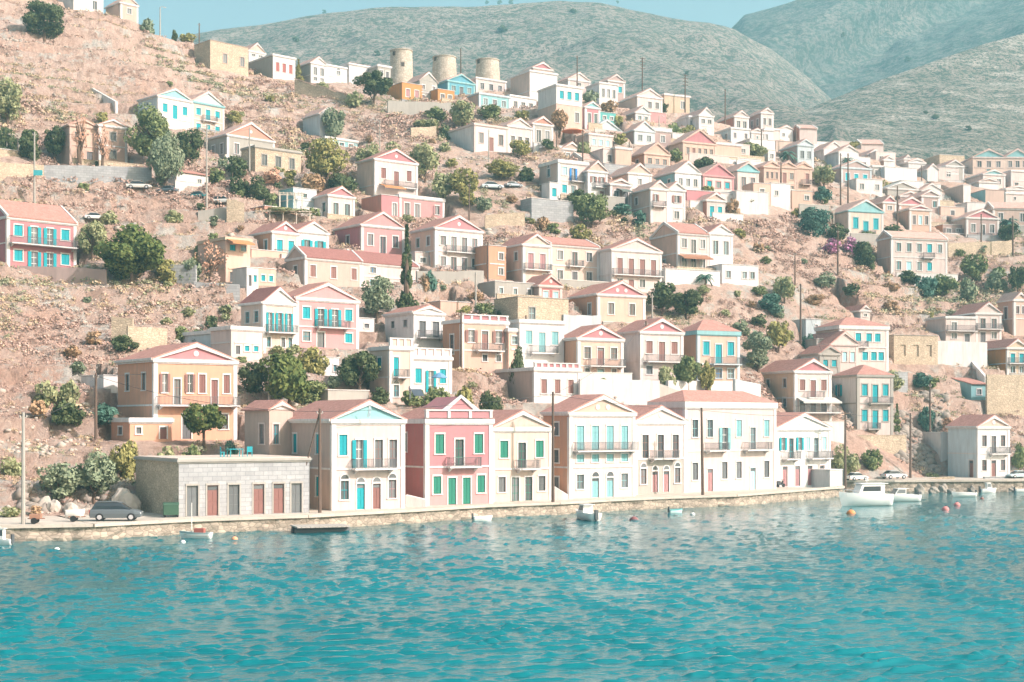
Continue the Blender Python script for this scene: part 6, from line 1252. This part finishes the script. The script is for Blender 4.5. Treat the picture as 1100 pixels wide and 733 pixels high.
def yard_walls():
    rr = random.Random(5); done = 0
    for (cx, cy, a, w, d, z), hh in zip(CARVE, HOUSES):
        D = cy
        if not (205 < D < 350) or w < 4 or any(k in hh[5] for k in ('annex', 'wall', 'terrace', 'block', 'shed', 'quay', 'ruin', 'yard', 'platform')): continue
        if rr.random() < .28: continue
        off = rr.uniform(2.2, 4.0); ca, sa = math.cos(a), math.sin(a); u0, u1 = -rr.uniform(.3, 2), w + rr.uniform(-1, 2.5)
        x0, y0 = cx + ca * u0 + sa * off, cy + sa * u0 - ca * off; L = u1 - u0
        g = min(surf_z(x0 + ca * L * k, y0 + sa * L * k) for k in (0, .5, 1)); top = min(z + rr.uniform(-.5, .55), g + 3.4)
        if top - g < .5: top = g + .8
        kind = rr.choice(['white', 'white', 'pale', 'stone', 'wstone', 'grey']); nm = {'white': 'whitewashed', 'pale': 'cream plastered', 'stone': 'tan rubble', 'wstone': 'pale block', 'grey': 'grey plastered'}[kind]
        lb = f'low {nm} yard wall in front of the {hh[5]}'; lb = lb if len(lb.split()) <= 16 else f'{nm} yard wall before the {hh[5]}'; lb = ' '.join(lb.split()[:16])
        t = tag(empty('yard_wall', (x0, y0, g), a), lb, 'wall', 'yard walls below the hillside houses'); h = top - g
        m = MB(); m.box(0, L, 0, .35, -1.6, h); m.build('wall_body', wallmat(kind), t); c = MB(); c.box(-.05, L + .05, -.06, .41, h + .001, h + .12); c.build('coping', WHITE() if kind in ('white', 'pale', 'grey') else wallmat(kind), t)
        done += 1
def make_things():
    yard_walls()
    W = garden_wall
    W('L', -10, 200, 68, 68, -25, -12, 'stone', 'long pale rubble retaining wall, left stretch under the shabby orange house', name='retaining_wall', dD=-2)
    W('L', 200, 690, 68, 68, -12, 0, 'wstone', 'long pale rubble retaining wall, broad right stretch beside the parked cars', name='retaining_wall', dD=-2)
    W('L', 88, 482, 458, 525, 448, 462, 'mauve', 'dusty purple garden fence wall in front of the rose pink house', name='garden_wall', dD=-3)
    W('L', 610, 890, 500, 560, 430, 445, 'wstone', 'pale stone terrace wall right of the big pine', name='terrace_wall'); W('L', 880, 1090, 575, 600, 520, 530, 'wstone', 'pale stone terrace wall below the bare pinkish tree', name='terrace_wall')
    W('L', 900, 1030, 235, 250, 195, 180, 'grey', 'grey concrete road wall below the parked dark teal car', name='road_wall'); W('L', 1030, 1110, 260, 270, 140, 160, 'stone', 'dark stone road wall beside the pergola thicket', name='road_wall')
    W('S', 500, 735, 300, 345, 240, 310, 'stone', 'sloping pinkish stone wall descending from the left crest', name='stone_wall', cop='pinkp'); W('R', 358, 455, 350, 440, 345, 400, 'white', 'short white wall running down the bare upper left slope', name='white_wall')
    W('J', -155, 205, 640, 640, 538, 545, 'white', 'tall stained white retaining wall behind the mansion roof', name='retaining_wall', fd=6, dD=-2); W('J', 200, 300, 640, 620, 560, 590, 'grey', 'grey end of the white retaining wall, its shadow painted in, beside the leaning tree', name='retaining_wall', fd=6, dD=-2)  # grey end piece: the dark shadow there is painted as wall colour
    W('J', 245, 560, 600, 610, 545, 550, 'white', 'low white garden wall below the blue trimmed orange house', name='garden_wall', dD=-3); W('J', 550, 665, 640, 640, 540, 560, 'bluew', 'stained pale blue wall left of the tan sided house with white awning', name='retaining_wall', dD=-2)
    W('K', 700, 850, 720, 733, 600, 605, 'stone', 'big ruined grey stone wall below the orange house with laundry', name='ruined_wall', dD=-3, fd=4); W('K', 510, 700, 545, 560, 475, 482, 'white', 'plain white retaining wall under the cream flat wing', name='retaining_wall', dD=-4, fd=4)
    W('K', 625, 690, 555, 640, 535, 610, 'white', 'white stair wall falling steeply towards the turquoise outbuilding', name='stair_wall', dD=-2)
    W('G', 470, 560, 120, 130, 0, 10, 'stone', 'ruined terrace wall, taller left piece above the peach villa', name='ruined_wall'); W('G', 540, 705, 150, 130, 40, 50, 'stone', 'ruined terrace wall, lower right piece above the peach villa', name='ruined_wall', dD=-2)
    W('N', 430, 780, 745, 745, 690, 690, 'grey', 'grey plinth wall under the two storey cream mansion', name='retaining_wall', dD=-2.5, fd=4)
    W('O', 90, 270, 220, 230, 130, 120, 'stone', 'crumbling stone terrace wall left of the spreading dark tree', name='ruined_wall'); W('O', 300, 490, 190, 180, 95, 85, 'wstone', 'roofless grey stone ruin wall left of the spreading dark tree', name='ruined_wall'); W('O', 280, 400, 120, 110, 50, 80, 'stone', 'small broken stone wall beside the parked silver cars', name='ruined_wall')
    W('Q', 780, 1050, 570, 570, 515, 505, 'stone', 'rubble garden wall right of the wide pale house', name='stone_wall', dD=-2)
    W('T', 260, 375, 455, 450, 410, 405, 'stone', 'low stone wall under the thicket below the ochre house', name='stone_wall'); W('T', 155, 460, 350, 345, 290, 300, 'grey', 'long grey wall with arched gate under the ochre houses', name='retaining_wall', fd=4, dD=-2)
    W('P', 390, 640, 500, 600, 485, 590, 'white', 'thin white path wall on the bare slope', name='path_wall') if 0 else None
    W('A', 690, 775, 525, 525, 480, 500, 'white', 'white stair block between the cream and pink quay houses', D=155, name='stair_block', cat='steps', th=2)
    W('B', 330, 395, 495, 495, 440, 480, 'white', 'white stair block between the yellow and tall peach quay houses', D=170, name='stair_block', cat='steps', th=2)
    W('E', 560, 760, 460, 430, 440, 420, 'stone', 'low roadside stone wall under the rocky bank', D=222, name='roadside_wall')
    W('I', 700, 870, 300, 305, 245, 250, 'bluew', 'pale blue yard wall in front of the wide peach house with round vents', name='yard_wall', dD=-3)
    # poles: x, top, bottom
    pole(25, 443, 563, 'c', '', quay=1, full='pale concrete utility pole on the quay road near the left edge'); pole(103, 401, 470, 'w', 'brown wooden utility pole', dD=-2); pole(37, 142, 219, 'c', 'thin concrete pole'); pole(222, 134, 224, 'c', 'tall concrete pole'); pole(268, 137, 189, 'c', 'grey concrete pole', dD=-2)
    pole(289, 382, 431, 'c', 'grey concrete pole', dD=-3); pole(343.5, 439, 551, 'w', '', quay=1, full='dark wooden quay pole left of the cream house front with a leaning stay'); pole(594, 421, 540, 'w', '', quay=1, full='dark wooden quay pole between the yellow and tall peach houses')
    pole(755, 438, 532, 'w', '', quay=1, full='leaning wooden quay pole before the long white mansion', lean=-.02); pole(908, 442, 522, 'x', '', quay=1, full='wooden pole with crossarms right of the white kiosk'); pole(978, 444, 514, 'w', '', full='slim pole at the foot of the rocky right bank')
    for x, a, b, k, l in ((999, 412, 467, 'w', 'thin dark pole'), (860, 305, 367, 'w', 'tall wooden pole'), (854, 271, 306, 'w', 'slender pole'), (900, 247, 296, 'w', 'grey slope pole'), (839, 175, 219, 'w', 'dark pole'), (770, 174, 205, 'x', 'dark pole with crossarms'), (626, 140, 207, 'w', 'tallest central pole'), (676, 152, 176, 'w', 'thin pole'), (690, 62, 112, 'l', 'tall lattice pole with four crossarms'), (736, 80, 121, 'l', 'dark many armed pole'),
                            (620, 60, 85, 'w', 'thin antenna pole'), (903, 165, 220, 'w', 'left twin pole'), (911, 165, 222, 'w', 'right twin pole'), (504, 197, 237, 'w', 'dark pole'), (524, 260, 304, 'w', 'brown pole'), (495.5, 335, 395, 'w', 'brown wooden pole'), (511, 293, 340, 'c', 'pale grey pole'), (565, 339, 391, 'w', 'dark wooden pole'), (694, 345, 406, 'w', 'dark wooden pole'), (700.6, 316, 341, 'c', 'short pale lamp pole'),
                            (525, 139, 173, 'c', 'grey pole'), (598, 140, 159, 'w', 'short dark pole'), (408, 129, 159, 'c', 'grey slope pole'), (495, 52, 80, 'w', 'thin ridge pole'), (964, 200, 243, 'w', 'dark pole'), (1054, 230, 273, 'w', 'slim dark pole'), (1088, 232, 276, 'w', 'slim dark pole'), (990, 178, 201, 'w', 'thin pole'), (214, 25, 44, 'w', 'short ridge pole'), (779, 96, 120, 'w', 'pale thin pole'), (855, 134, 168, 'w', 'ridge pole'), (818, 139, 170, 'w', 'ridge pole'), (708, 125, 147, 's', 'street lamp')):
        pole(x, a, b, k, l)
    pole(172, 8, 34, 's', '', full='street lamp on the skyline of the left crest')
    m = MB(); A = POLETOP[(344, 439)]; m.tube([(0, 0, 0), (-2.6, .4, -(A.z - QZ))], .09, 6); tag(m.build('pole_stay', plain('pole_wood', '6b5a50', .9, .2), None, A), 'leaning wooden stay propping the dark quay pole left of the cream house', 'pole')
    cable((25, 443), (103, 401), 'slack cable between the concrete pole and the brown wooden pole', .04); cable((103, 401), (289, 382), 'cable running past the peach villa to the grey pole', .02); cable((344, 439), (594, 421), 'power cable along the quay across the pink house', .012); cable((594, 421), (755, 438), 'power cable along the quay across the tall peach house', .012); cable((755, 438), (908, 442), 'power cable along the quay across the white mansion', .014); cable((908, 442), (978, 444), 'power cable over the parked cars', .015); cable((690, 62), (736, 80), 'cable between the lattice poles on the ridge', .02)
    cable((103, 401), (344, 439), 'cable from the brown slope pole down to the quay pole', .03); cable((594, 421), (694, 345), 'cable climbing from the quay to the white sided house', .02); cable((496, 335), (565, 339), 'cable between the poles beside the flat white house', .03); cable((860, 305), (908, 442), 'cable dropping from the slope pole to the quay', .02); cable((222, 134), (268, 137), 'cable between the two poles on the upper left road', .03); cable((37, 142), (222, 134), 'long cable over the rubble retaining wall', .02)
    # vehicles
    car('Z', 385, 597, 312, '5d6468', 'dark grey estate car parked on the quay under the fig thicket', D=8.84 * F / (559.5 - HY), z=QZ, rz=.12)
    car('E', 228, 322, 450, 'e9e9e6', 'white hatchback behind the wooden pole with crossarms', D=217, z=1.77, kind='hatch', rz=.5); car('E', 398, 520, 434, 'c2c7c9', 'silver saloon under the rocky right bank', D=222, z=1.8, kind='hatch', rz=.4); car('E', 1024, 1110, 428, 'b9cdd2', 'pale blue hatchback right of the lone white house', D=226, z=1.77, kind='hatch', rz=.4, flip=True)
    car('N', 765, 882, 262, 'c4d2d4', 'pale blue saloon parked beside the yellow green tree', kind='hatch', rz=.25); car('N', 893, 980, 252, '9aa6ac', 'grey blue hatchback parked behind the pale blue saloon', kind='hatch', rz=.4)
    car('L', 575, 690, 92, 'd8d4cc', 'cream white saloon parked under the long rubble wall', kind='hatch', rz=.1); car('L', 715, 808, 108, '6c757c', 'dark grey saloon parked below the small white cottage', kind='hatch', rz=-.4, flip=True); car('L', 848, 938, 142, '2f7f84', 'dark teal saloon parked on the upper left road', kind='hatch', rz=-.3, flip=True); car('L', 975, 1055, 158, 'e4e2dc', 'white pickup like car beside the pole on the upper left road', rz=-.2); car('L', 392, 475, 220, 'dcdcd8', 'white car half hidden among the scrub above the pine', kind='hatch', rz=.3)
    # trailer and skiff on the left road
    def cart(v, x0, x1, y1, col, label, hull):
        a, b, y = vx(v, x0), vx(v, x1), vy(v, y1); D = 8.84 * F / (y - HY); p = P((a + b) / 2, y, D); p.z = QZ; L = (b - a) * D / F
        t = tag(empty('boat_trailer' if hull else 'hand_trailer', p, .15), label, 'trailer'); m = MB(); m.box(-L / 2, L / 2, -.06, .06, .42, .5); m.box(-L * .3, L * .25, -.55, -.47, .42, .5); m.box(-L * .3, L * .25, .47, .55, .42, .5); m.build('frame', plain('rust', '8f6552', .8), t)
        for s in (-.6, .6): w = MB(); w.prism([(-.1 + .28 * math.cos(q * .5236), .28 + .28 * math.sin(q * .5236)) for q in range(12)], 'y', s - .07, s + .07); w.build('wheel', plain('tyre', '2c2c2e', .9), t)
        if hull: o = link('hull', hull_mesh(L * .95, L * .36, .45, [plain('gel_' + col, col, .4)] * 2), t, (0, 0, .6))
        else: m = MB(); m.box(-L * .35, L * .3, -.5, .5, .501, .85); m.build('box', plain('rust2', 'a07a66', .8), t)
    cart('Z', 275, 360, 316, 'f0eeea', 'white skiff on a trailer left of the dark estate car', True); cart('Z', 118, 188, 325, '', 'rusty hand trailer beside the concrete pole', False)
    def dumpster(v, x0, x1, y1, col, label):
        a, b, y = vx(v, x0), vx(v, x1), vy(v, y1); D = 8.84 * F / (y - HY); p = P((a + b) / 2, y, D); p.z = QZ; w = (b - a) * D / F / 2
        t = tag(empty('waste_container', p, .3), label, 'dumpster'); m = MB(); m.prism([(-.5, .25), (.5, .25), (.6, 1.15), (-.6, 1.15)], 'x', -w, w); m.build('bin', plain('bin_' + col, col, .6), t)
        m = MB(); m.prism([(-.63, 1.151), (.63, 1.151), (.55, 1.32), (-.1, 1.42), (-.6, 1.3)], 'x', -w - .03, w + .03); m.build('lid', plain('bin_lid_' + col, col, .5), t)
        for sx in (-1, 1):
            for sy in (-1, 1): q = MB(); q.prism([(sx * w * .8 + .11 * math.cos(k * .785), .12 + .11 * math.sin(k * .785)) for k in range(8)], 'y', sy * .4 - .04, sy * .4 + .04); q.build('wheel', plain('tyre', '2c2c2e', .9), t)
    dumpster('Z', 690, 752, 298, '41604f', 'green waste container beside the stone storehouse')
    # motor scooter by the last house
    p = P(vx('C', 466), vy('C', 446), 203); p.z = QZ; t = tag(empty('motor_scooter', p, .6), 'dark motor scooter parked before the last quay house', 'scooter'); dk = plain('scooter_dark', '4b5054', .5)
    for x in (-.55, .55): w = MB(); w.prism([(x + .26 * math.cos(q * .5236), .26 + .26 * math.sin(q * .5236)) for q in range(12)], 'y', -.06, .06); w.build('wheel', plain('tyre', '2c2c2e', .9), t)
    m = MB(); m.prism([(-.7, .4), (-.1, .3), (.25, .3), (.45, .85), (.38, .9), (.15, .45), (-.05, .45), (-.1, .75), (-.75, .75)], 'y', -.16, .16); m.build('body', dk, t); m = MB(); m.box(-.75, -.1, -.15, .15, .751, .85); m.build('seat', plain('tyre', '2c2c2e', .9), t); m = MB(); m.tube([(.42, -.35, 1.02), (.42, .35, 1.02)], .03, 6); m.tube([(.55, 0, .26), (.4, 0, 1.0)], .035, 6); m.build('handlebar', dk, t)
    # boats, left to right
    boat('Z', -40, 55, 415, 'white motorboat stern cut by the left picture edge', 'motor', 2.9); boat('Z', 755, 895, 388, 'small white wooden boat with mast and red engine box below the storehouse', 'row', 3.0, ('f2f0ec', 'a8b8b8')); boat('A', 975, 1056, 588, 'tiny white dinghy under the pink house', 'dinghy', .4); boat('B', 425, 512, 584, 'white cabin motorboat seen from astern below the tall peach house', 'motor', 1.95, L=5.0)
    boat('B', 818, 878, 556, 'pale turquoise dinghy below the white mansion', 'dinghy', .5, ('c8e0e0', '5aa6ac')); boat('E', 180, 448, 566, 'large white cabin cruiser with bow rail', 'cruiser', math.pi + .3); boat('E', 412, 560, 545, 'white motorboat with windscreen right behind the large cabin cruiser', 'motor', math.pi + .25, L=5.6); boat('E', 740, 865, 522, 'low white open boat near the boulders', 'dinghy', math.pi + .2); boat('E', 880, 968, 502, 'little white motorboat beyond the low open boat', 'motor', .3); boat('E', 1052, 1130, 500, 'white boat cut by the right picture edge', 'dinghy', .2)
    # raft
    a, b, y = 315, 373, 571.5; D = H * F / (y - HY); p = P((a + b) / 2, y, D); p.z = 0; L = (b - a) * D / F; t = tag(empty('floating_raft', p, .35), 'flat grey plank raft moored under the cream quay house', 'raft')
    for s in (-1, 1): m = MB(); m.tube([(-L / 2, s * .8, .15), (L / 2, s * .8, .15)], .34, 8); m.build('pontoon', plain('motor_grey', '5a5d60', .5), t)
    for i in range(12): m = MB(); m.box(-L / 2 + L * i / 12 + .02, -L / 2 + L * (i + 1) / 12 - .02, -1.6, 1.6, .5, .62); m.build('plank', plain('raft_wood', 'b0aaa2', .9, .3), t)
    buoy('E', 248, 606, .52, 'e0915a', 'orange mooring buoy in front of the cabin cruiser'); buoy('E', 713, 586, .45, 'd98a86', 'pink mooring buoy, the nearer of the pink pair'); buoy('E', 770, 564, .42, 'd98a86', 'pink mooring buoy, the farther of the pink pair'); buoy('B', 672, 588, .5, '8a5a5a', 'dull maroon buoy below the low cream quay house'); buoy('Z', 990, 392, .3, 'e2a07a', 'small orange float right of the masted wooden boat'); buoy('Z', 772, 404, .22, 'f0eeea', 'tiny white float under the masted wooden boat'); buoy('Z', 240, 435, .22, 'f0eeea', 'tiny white float out from the dark estate car'); buoy('C', 95, 562, .28, 'e6e4e0', 'small white float beside the pale turquoise dinghy'); buoy('E', 893, 532, .25, '9a6a60', 'small brown float below the little motorboat')
    windmill(165, 268, 62, 205, 'tallest round stone windmill tower, leftmost on the ridge', ((-35, .78), (12, .42))); windmill(358, 466, 92, 180, 'middle round stone windmill tower, with one small window', ((-48, .72),)); windmill(555, 662, 105, 182, 'right hand round stone windmill tower, squattest of the three', ((-50, .7),))
    for i, (a, b, y1, y0, l) in enumerate(((560, 612, 506, 462, 'squared grey boulder, nearest the moored motorboat'), (628, 682, 504, 470, 'flat slanted boulder between two upright ones'), (675, 722, 500, 458, 'tall pale boulder on the far quay'), (722, 760, 502, 478, 'small boulder beside the low open boat'), (825, 862, 498, 468, 'rounded boulder behind the low open boat'), (862, 900, 496, 452, 'pointed boulder left of the little motorboat'), (905, 965, 494, 462, 'broad dark boulder behind the little motorboat'), (965, 1015, 494, 458, 'large lumpy boulder right of the little motorboat'), (1015, 1060, 496, 470, 'low boulder near the right edge'), (1062, 1105, 494, 464, 'dark boulder at the right picture edge'))): boulder('E', a, b, y1, y0, l, i)
    for i, (a, b, y1, y0, l) in enumerate(((160, 215, 250, 205, 'pale rock under the fig thicket'), (270, 330, 285, 240, 'white limestone rock behind the trailer skiff'), (200, 255, 270, 225, 'pinkish rock under the fig thicket'), (470, 600, 280, 190, 'great pale shaded rock right of the dark estate car'))):
        x0, x1 = vx('Z', a), vx('Z', b); g, D = ground_at((x0 + x1) / 2, vy('Z', y1)); import bmesh
        bm = bmesh.new(); bmesh.ops.create_icosphere(bm, subdivisions=3, radius=1); r = random.Random(i + 40); w = (x1 - x0) * D / F / 2; h = (y1 - y0) / 3.93 * D / F
        for q in bm.verts: c = q.co; f = 1 + .2 * math.sin(3 * c.x + i) * math.cos(2.7 * c.y + i * 2) + r.uniform(-.07, .07); q.co = Vector((c.x * w * f, c.y * w * .8 * f, c.z * h * .8 * f + h * .3))
        me = bpy.data.meshes.new('rock'); bm.to_mesh(me); bm.free(); me.materials.append(plain('lime_rock', 'bdb3a8', .95, .25, 1.5)); tag(link('rock_outcrop', me, None, g), l, 'rock', 'rocks beside the left road')
    # parasols
    def parasol(v, x, yb, r, col, label, h=2.3, dD=0):
        g, D = ground_at(vx(v, x), vy(v, yb), dD); z = H - (vy(v, yb) - HY) * g.y / F; g.z = max(g.z, z) if z - g.z < 3 else z
        t = tag(empty('parasol', g), label, 'parasol'); m = MB(); m.tube([(0, 0, 0), (0, 0, h)], .04, 6); m.build('pole', plain('mast_white', 'e8e4dc', .5), t); m = MB(); m.lathe([(r, h - .7), (r * .98, h - .62), (r * .5, h - .2), (.05, h + .05)], 10); m.build('canopy', plain('cloth_' + col, col, .8), t)
    parasol('H', 1066, 590, 1.1, '6d97b8', 'blue parasol on the terrace of the low white house', dD=-4); parasol('U', 235, 392, 2.6, 'd98a68', 'big orange parasol among hillside houses', 3.0); 
    # turquoise garden furniture on the storehouse roof
    t0 = next(o for o in COL.objects if o.name.startswith('storehouse'))
    for i, (u, v_, l) in enumerate(((7.0, 3.6, 'turquoise garden table on the storehouse roof'), (5.6, 3.4, 'turquoise chair left of the table on the storehouse roof'), (8.5, 3.5, 'turquoise chair right of the table on the storehouse roof'))):
        M = t0.matrix_basis @ Vector((u, v_, 0)); M.z = t0.location.z + (555.7 - 494) * 138 / F + .13; t = tag(empty('garden_table' if i == 0 else 'garden_chair', M, t0.rotation_euler.z + i * 1.4), l, 'table' if i == 0 else 'chair'); c = plain('turq_paint', '2fa3b0', .6); s, h = (.75, .74) if i == 0 else (.27, .46)
        m = MB(); m.box(-s, s, -s * .7, s * .7, h, h + .05); m.build('table_top' if i == 0 else 'seat', c, t)
        for a in (-1, 1):
            for b in (-1, 1): q = MB(); q.box(a * s * .85 - .03, a * s * .85 + .03, b * s * .58 - .03, b * s * .58 + .03, 0, h - .001); q.build('leg', c, t)
        if i: m = MB(); m.box(-s, s, s * .62, s * .7, h + .051, h + .55); m.build('backrest', c, t)
    # pergolas, awnings
    def pergola(v, x0, x1, yb, yt, label, vine=True, dD=-3, dep=3.0):
        a, b, yb, yt = vx(v, x0), vx(v, x1), vy(v, yb), vy(v, yt); g, D = ground_at((a + b) / 2, yb, dD); g = P(a, yb, g.y); L = (b - a) * g.y / F; h = (yb - yt) * g.y / F
        t = tag(empty('pergola', g, .1), label, 'pergola'); wm = plain('pergola_wood', 'd9cdbd', .8)
        n = max(3, int(L / 2.2))
        for i in range(n + 1):
            for y in (0, dep): m = MB(); m.box(L * i / n - .07, L * i / n + .07, y - .07, y + .07, -2.5, h); m.build('post', wm, t)
        for y in (-.1, dep - .05): m = MB(); m.box(-.3, L + .3, y, y + .12, h + .001, h + .15); m.build('beam', wm, t)
        m = MB(); k = int(L / .6)
        for i in range(k + 1): m.box(L * i / k - .04, L * i / k + .04, -.4, dep + .4, h + .151, h + .24)
        m.build('slats', wm, t)
        if vine: link('vine', crown_mesh('olive', 2300, .045, 'bush', 1), t, (L / 2, dep / 2, h - .2), 0, (L * 1.15, dep * 1.6, 1.5))
    pergola('M', 235, 475, 250, 200, 'vine covered pergola under the bluish white cube house'); pergola('M', 340, 440, 175, 118, 'pale bare pergola beside the bluish white cube house', False, dep=2); pergola('P', 905, 1000, 330, 283, 'pergola on the shaded terrace left of the cream turquoise gable house', False, dep=2); pergola('R', -20, 118, 580, 530, 'white railed terrace pergola with turquoise shade at the far left', False, dD=1, dep=3)
    # sign on pole
    p = POLETOP[(37, 142)]; m = MB(); m.box(-.1, 1.4, -.04, .04, -.45, .45); o = m.build('turquoise_sign', plain('sign_turq', '4fb4bc', .6), None, (p.x, p.y - .2, p.z - (186 - 144) * p.y / F)); tag(o, 'small turquoise board fixed to the thin concrete pole', 'sign')
    # statue-like emblem on the blue gable and flags
    p = P(vx('A', 535), vy('A', 160), 150); t = tag(empty('flag', p + Vector((-.1, -.35, 0)), .5), 'limp white and blue flag hanging at the pale blue gable', 'flag'); m = MB(); m.tube([(0, 0, .2), (0, -.5, 1.5)], .03, 6); m.build('flagpole', plain('mast_white', 'e8e4dc', .5), t)
    m = MB()
    for i in range(6): z = 1.4 - i * .2; m.face([(0, -.46 + i * .05, z), (.18 + .05 * (i % 2), -.5 + i * .05, z - .05), (.2 + .05 * ((i + 1) % 2), -.46 + i * .05, z - .25), (0, -.4 + i * .05, z - .2)])
    m.build('cloth', plain('flag_cloth', 'c7dde6', .8), t)
    # antenna masts, hot water tanks on roofs near the front
    def tank(v, x, y, D, label):
        p = P(vx(v, x), vy(v, y), D); t = tag(empty('solar_heater', p, .5), label, 'solar heater'); m = MB(); m.prism([(.28 * math.cos(q * .5236), .9 + .28 * math.sin(q * .5236)) for q in range(12)], 'x', -.7, .7); m.build('tank', plain('steel', 'c4c6c8', .3), t)
        m = MB(); m.prism([(-1.2, 0), (-.1, .85), (-.1, .92), (-1.2, .07)], 'x', -.65, .65); m.build('panel', plain('collector', '4d5660', .3), t); m = MB(); m.box(-.6, -.55, -.1, .2, -.3, .7); m.box(.55, .6, -.1, .2, -.3, .7); m.build('stand', plain('steel', 'c4c6c8', .3), t)
    tank('A', 730, 62, 168, 'pale wooden rack on the roof behind the pink quay house')
    # trees far off on the mountain
    for i, (x, y, s) in enumerate(FARTREES):
        best = None
        dg = bpy.context.evaluated_depsgraph_get() if i == 0 else dg
        dirv = (P(x, y, 100) - Vector((0, 0, H))).normalized(); start = Vector((0, 0, H)) + dirv * 470
        ok, loc, *_ = S.ray_cast(dg, start, dirv)
        if not ok: 
            ok, loc, *_ = S.ray_cast(dg, start, (P(x, y + 5, 100) - Vector((0, 0, H))).normalized())
        if not ok: continue
        w = s * loc.y / F
        tag(link('tree', crown_mesh('dark', 420, .1, 'bush', i % 3), None, loc - Vector((0, 0, .5)), i, (w, w, w * .9)), 'lone dark tree far off on the bare mountain', 'tree', 'lone trees on the mountain')
HILLG = make_hill()
make_sea(); make_quay(); make_mountains(); make_light()
make_plants(); scatter()
if 'make_things' in globals(): make_things()
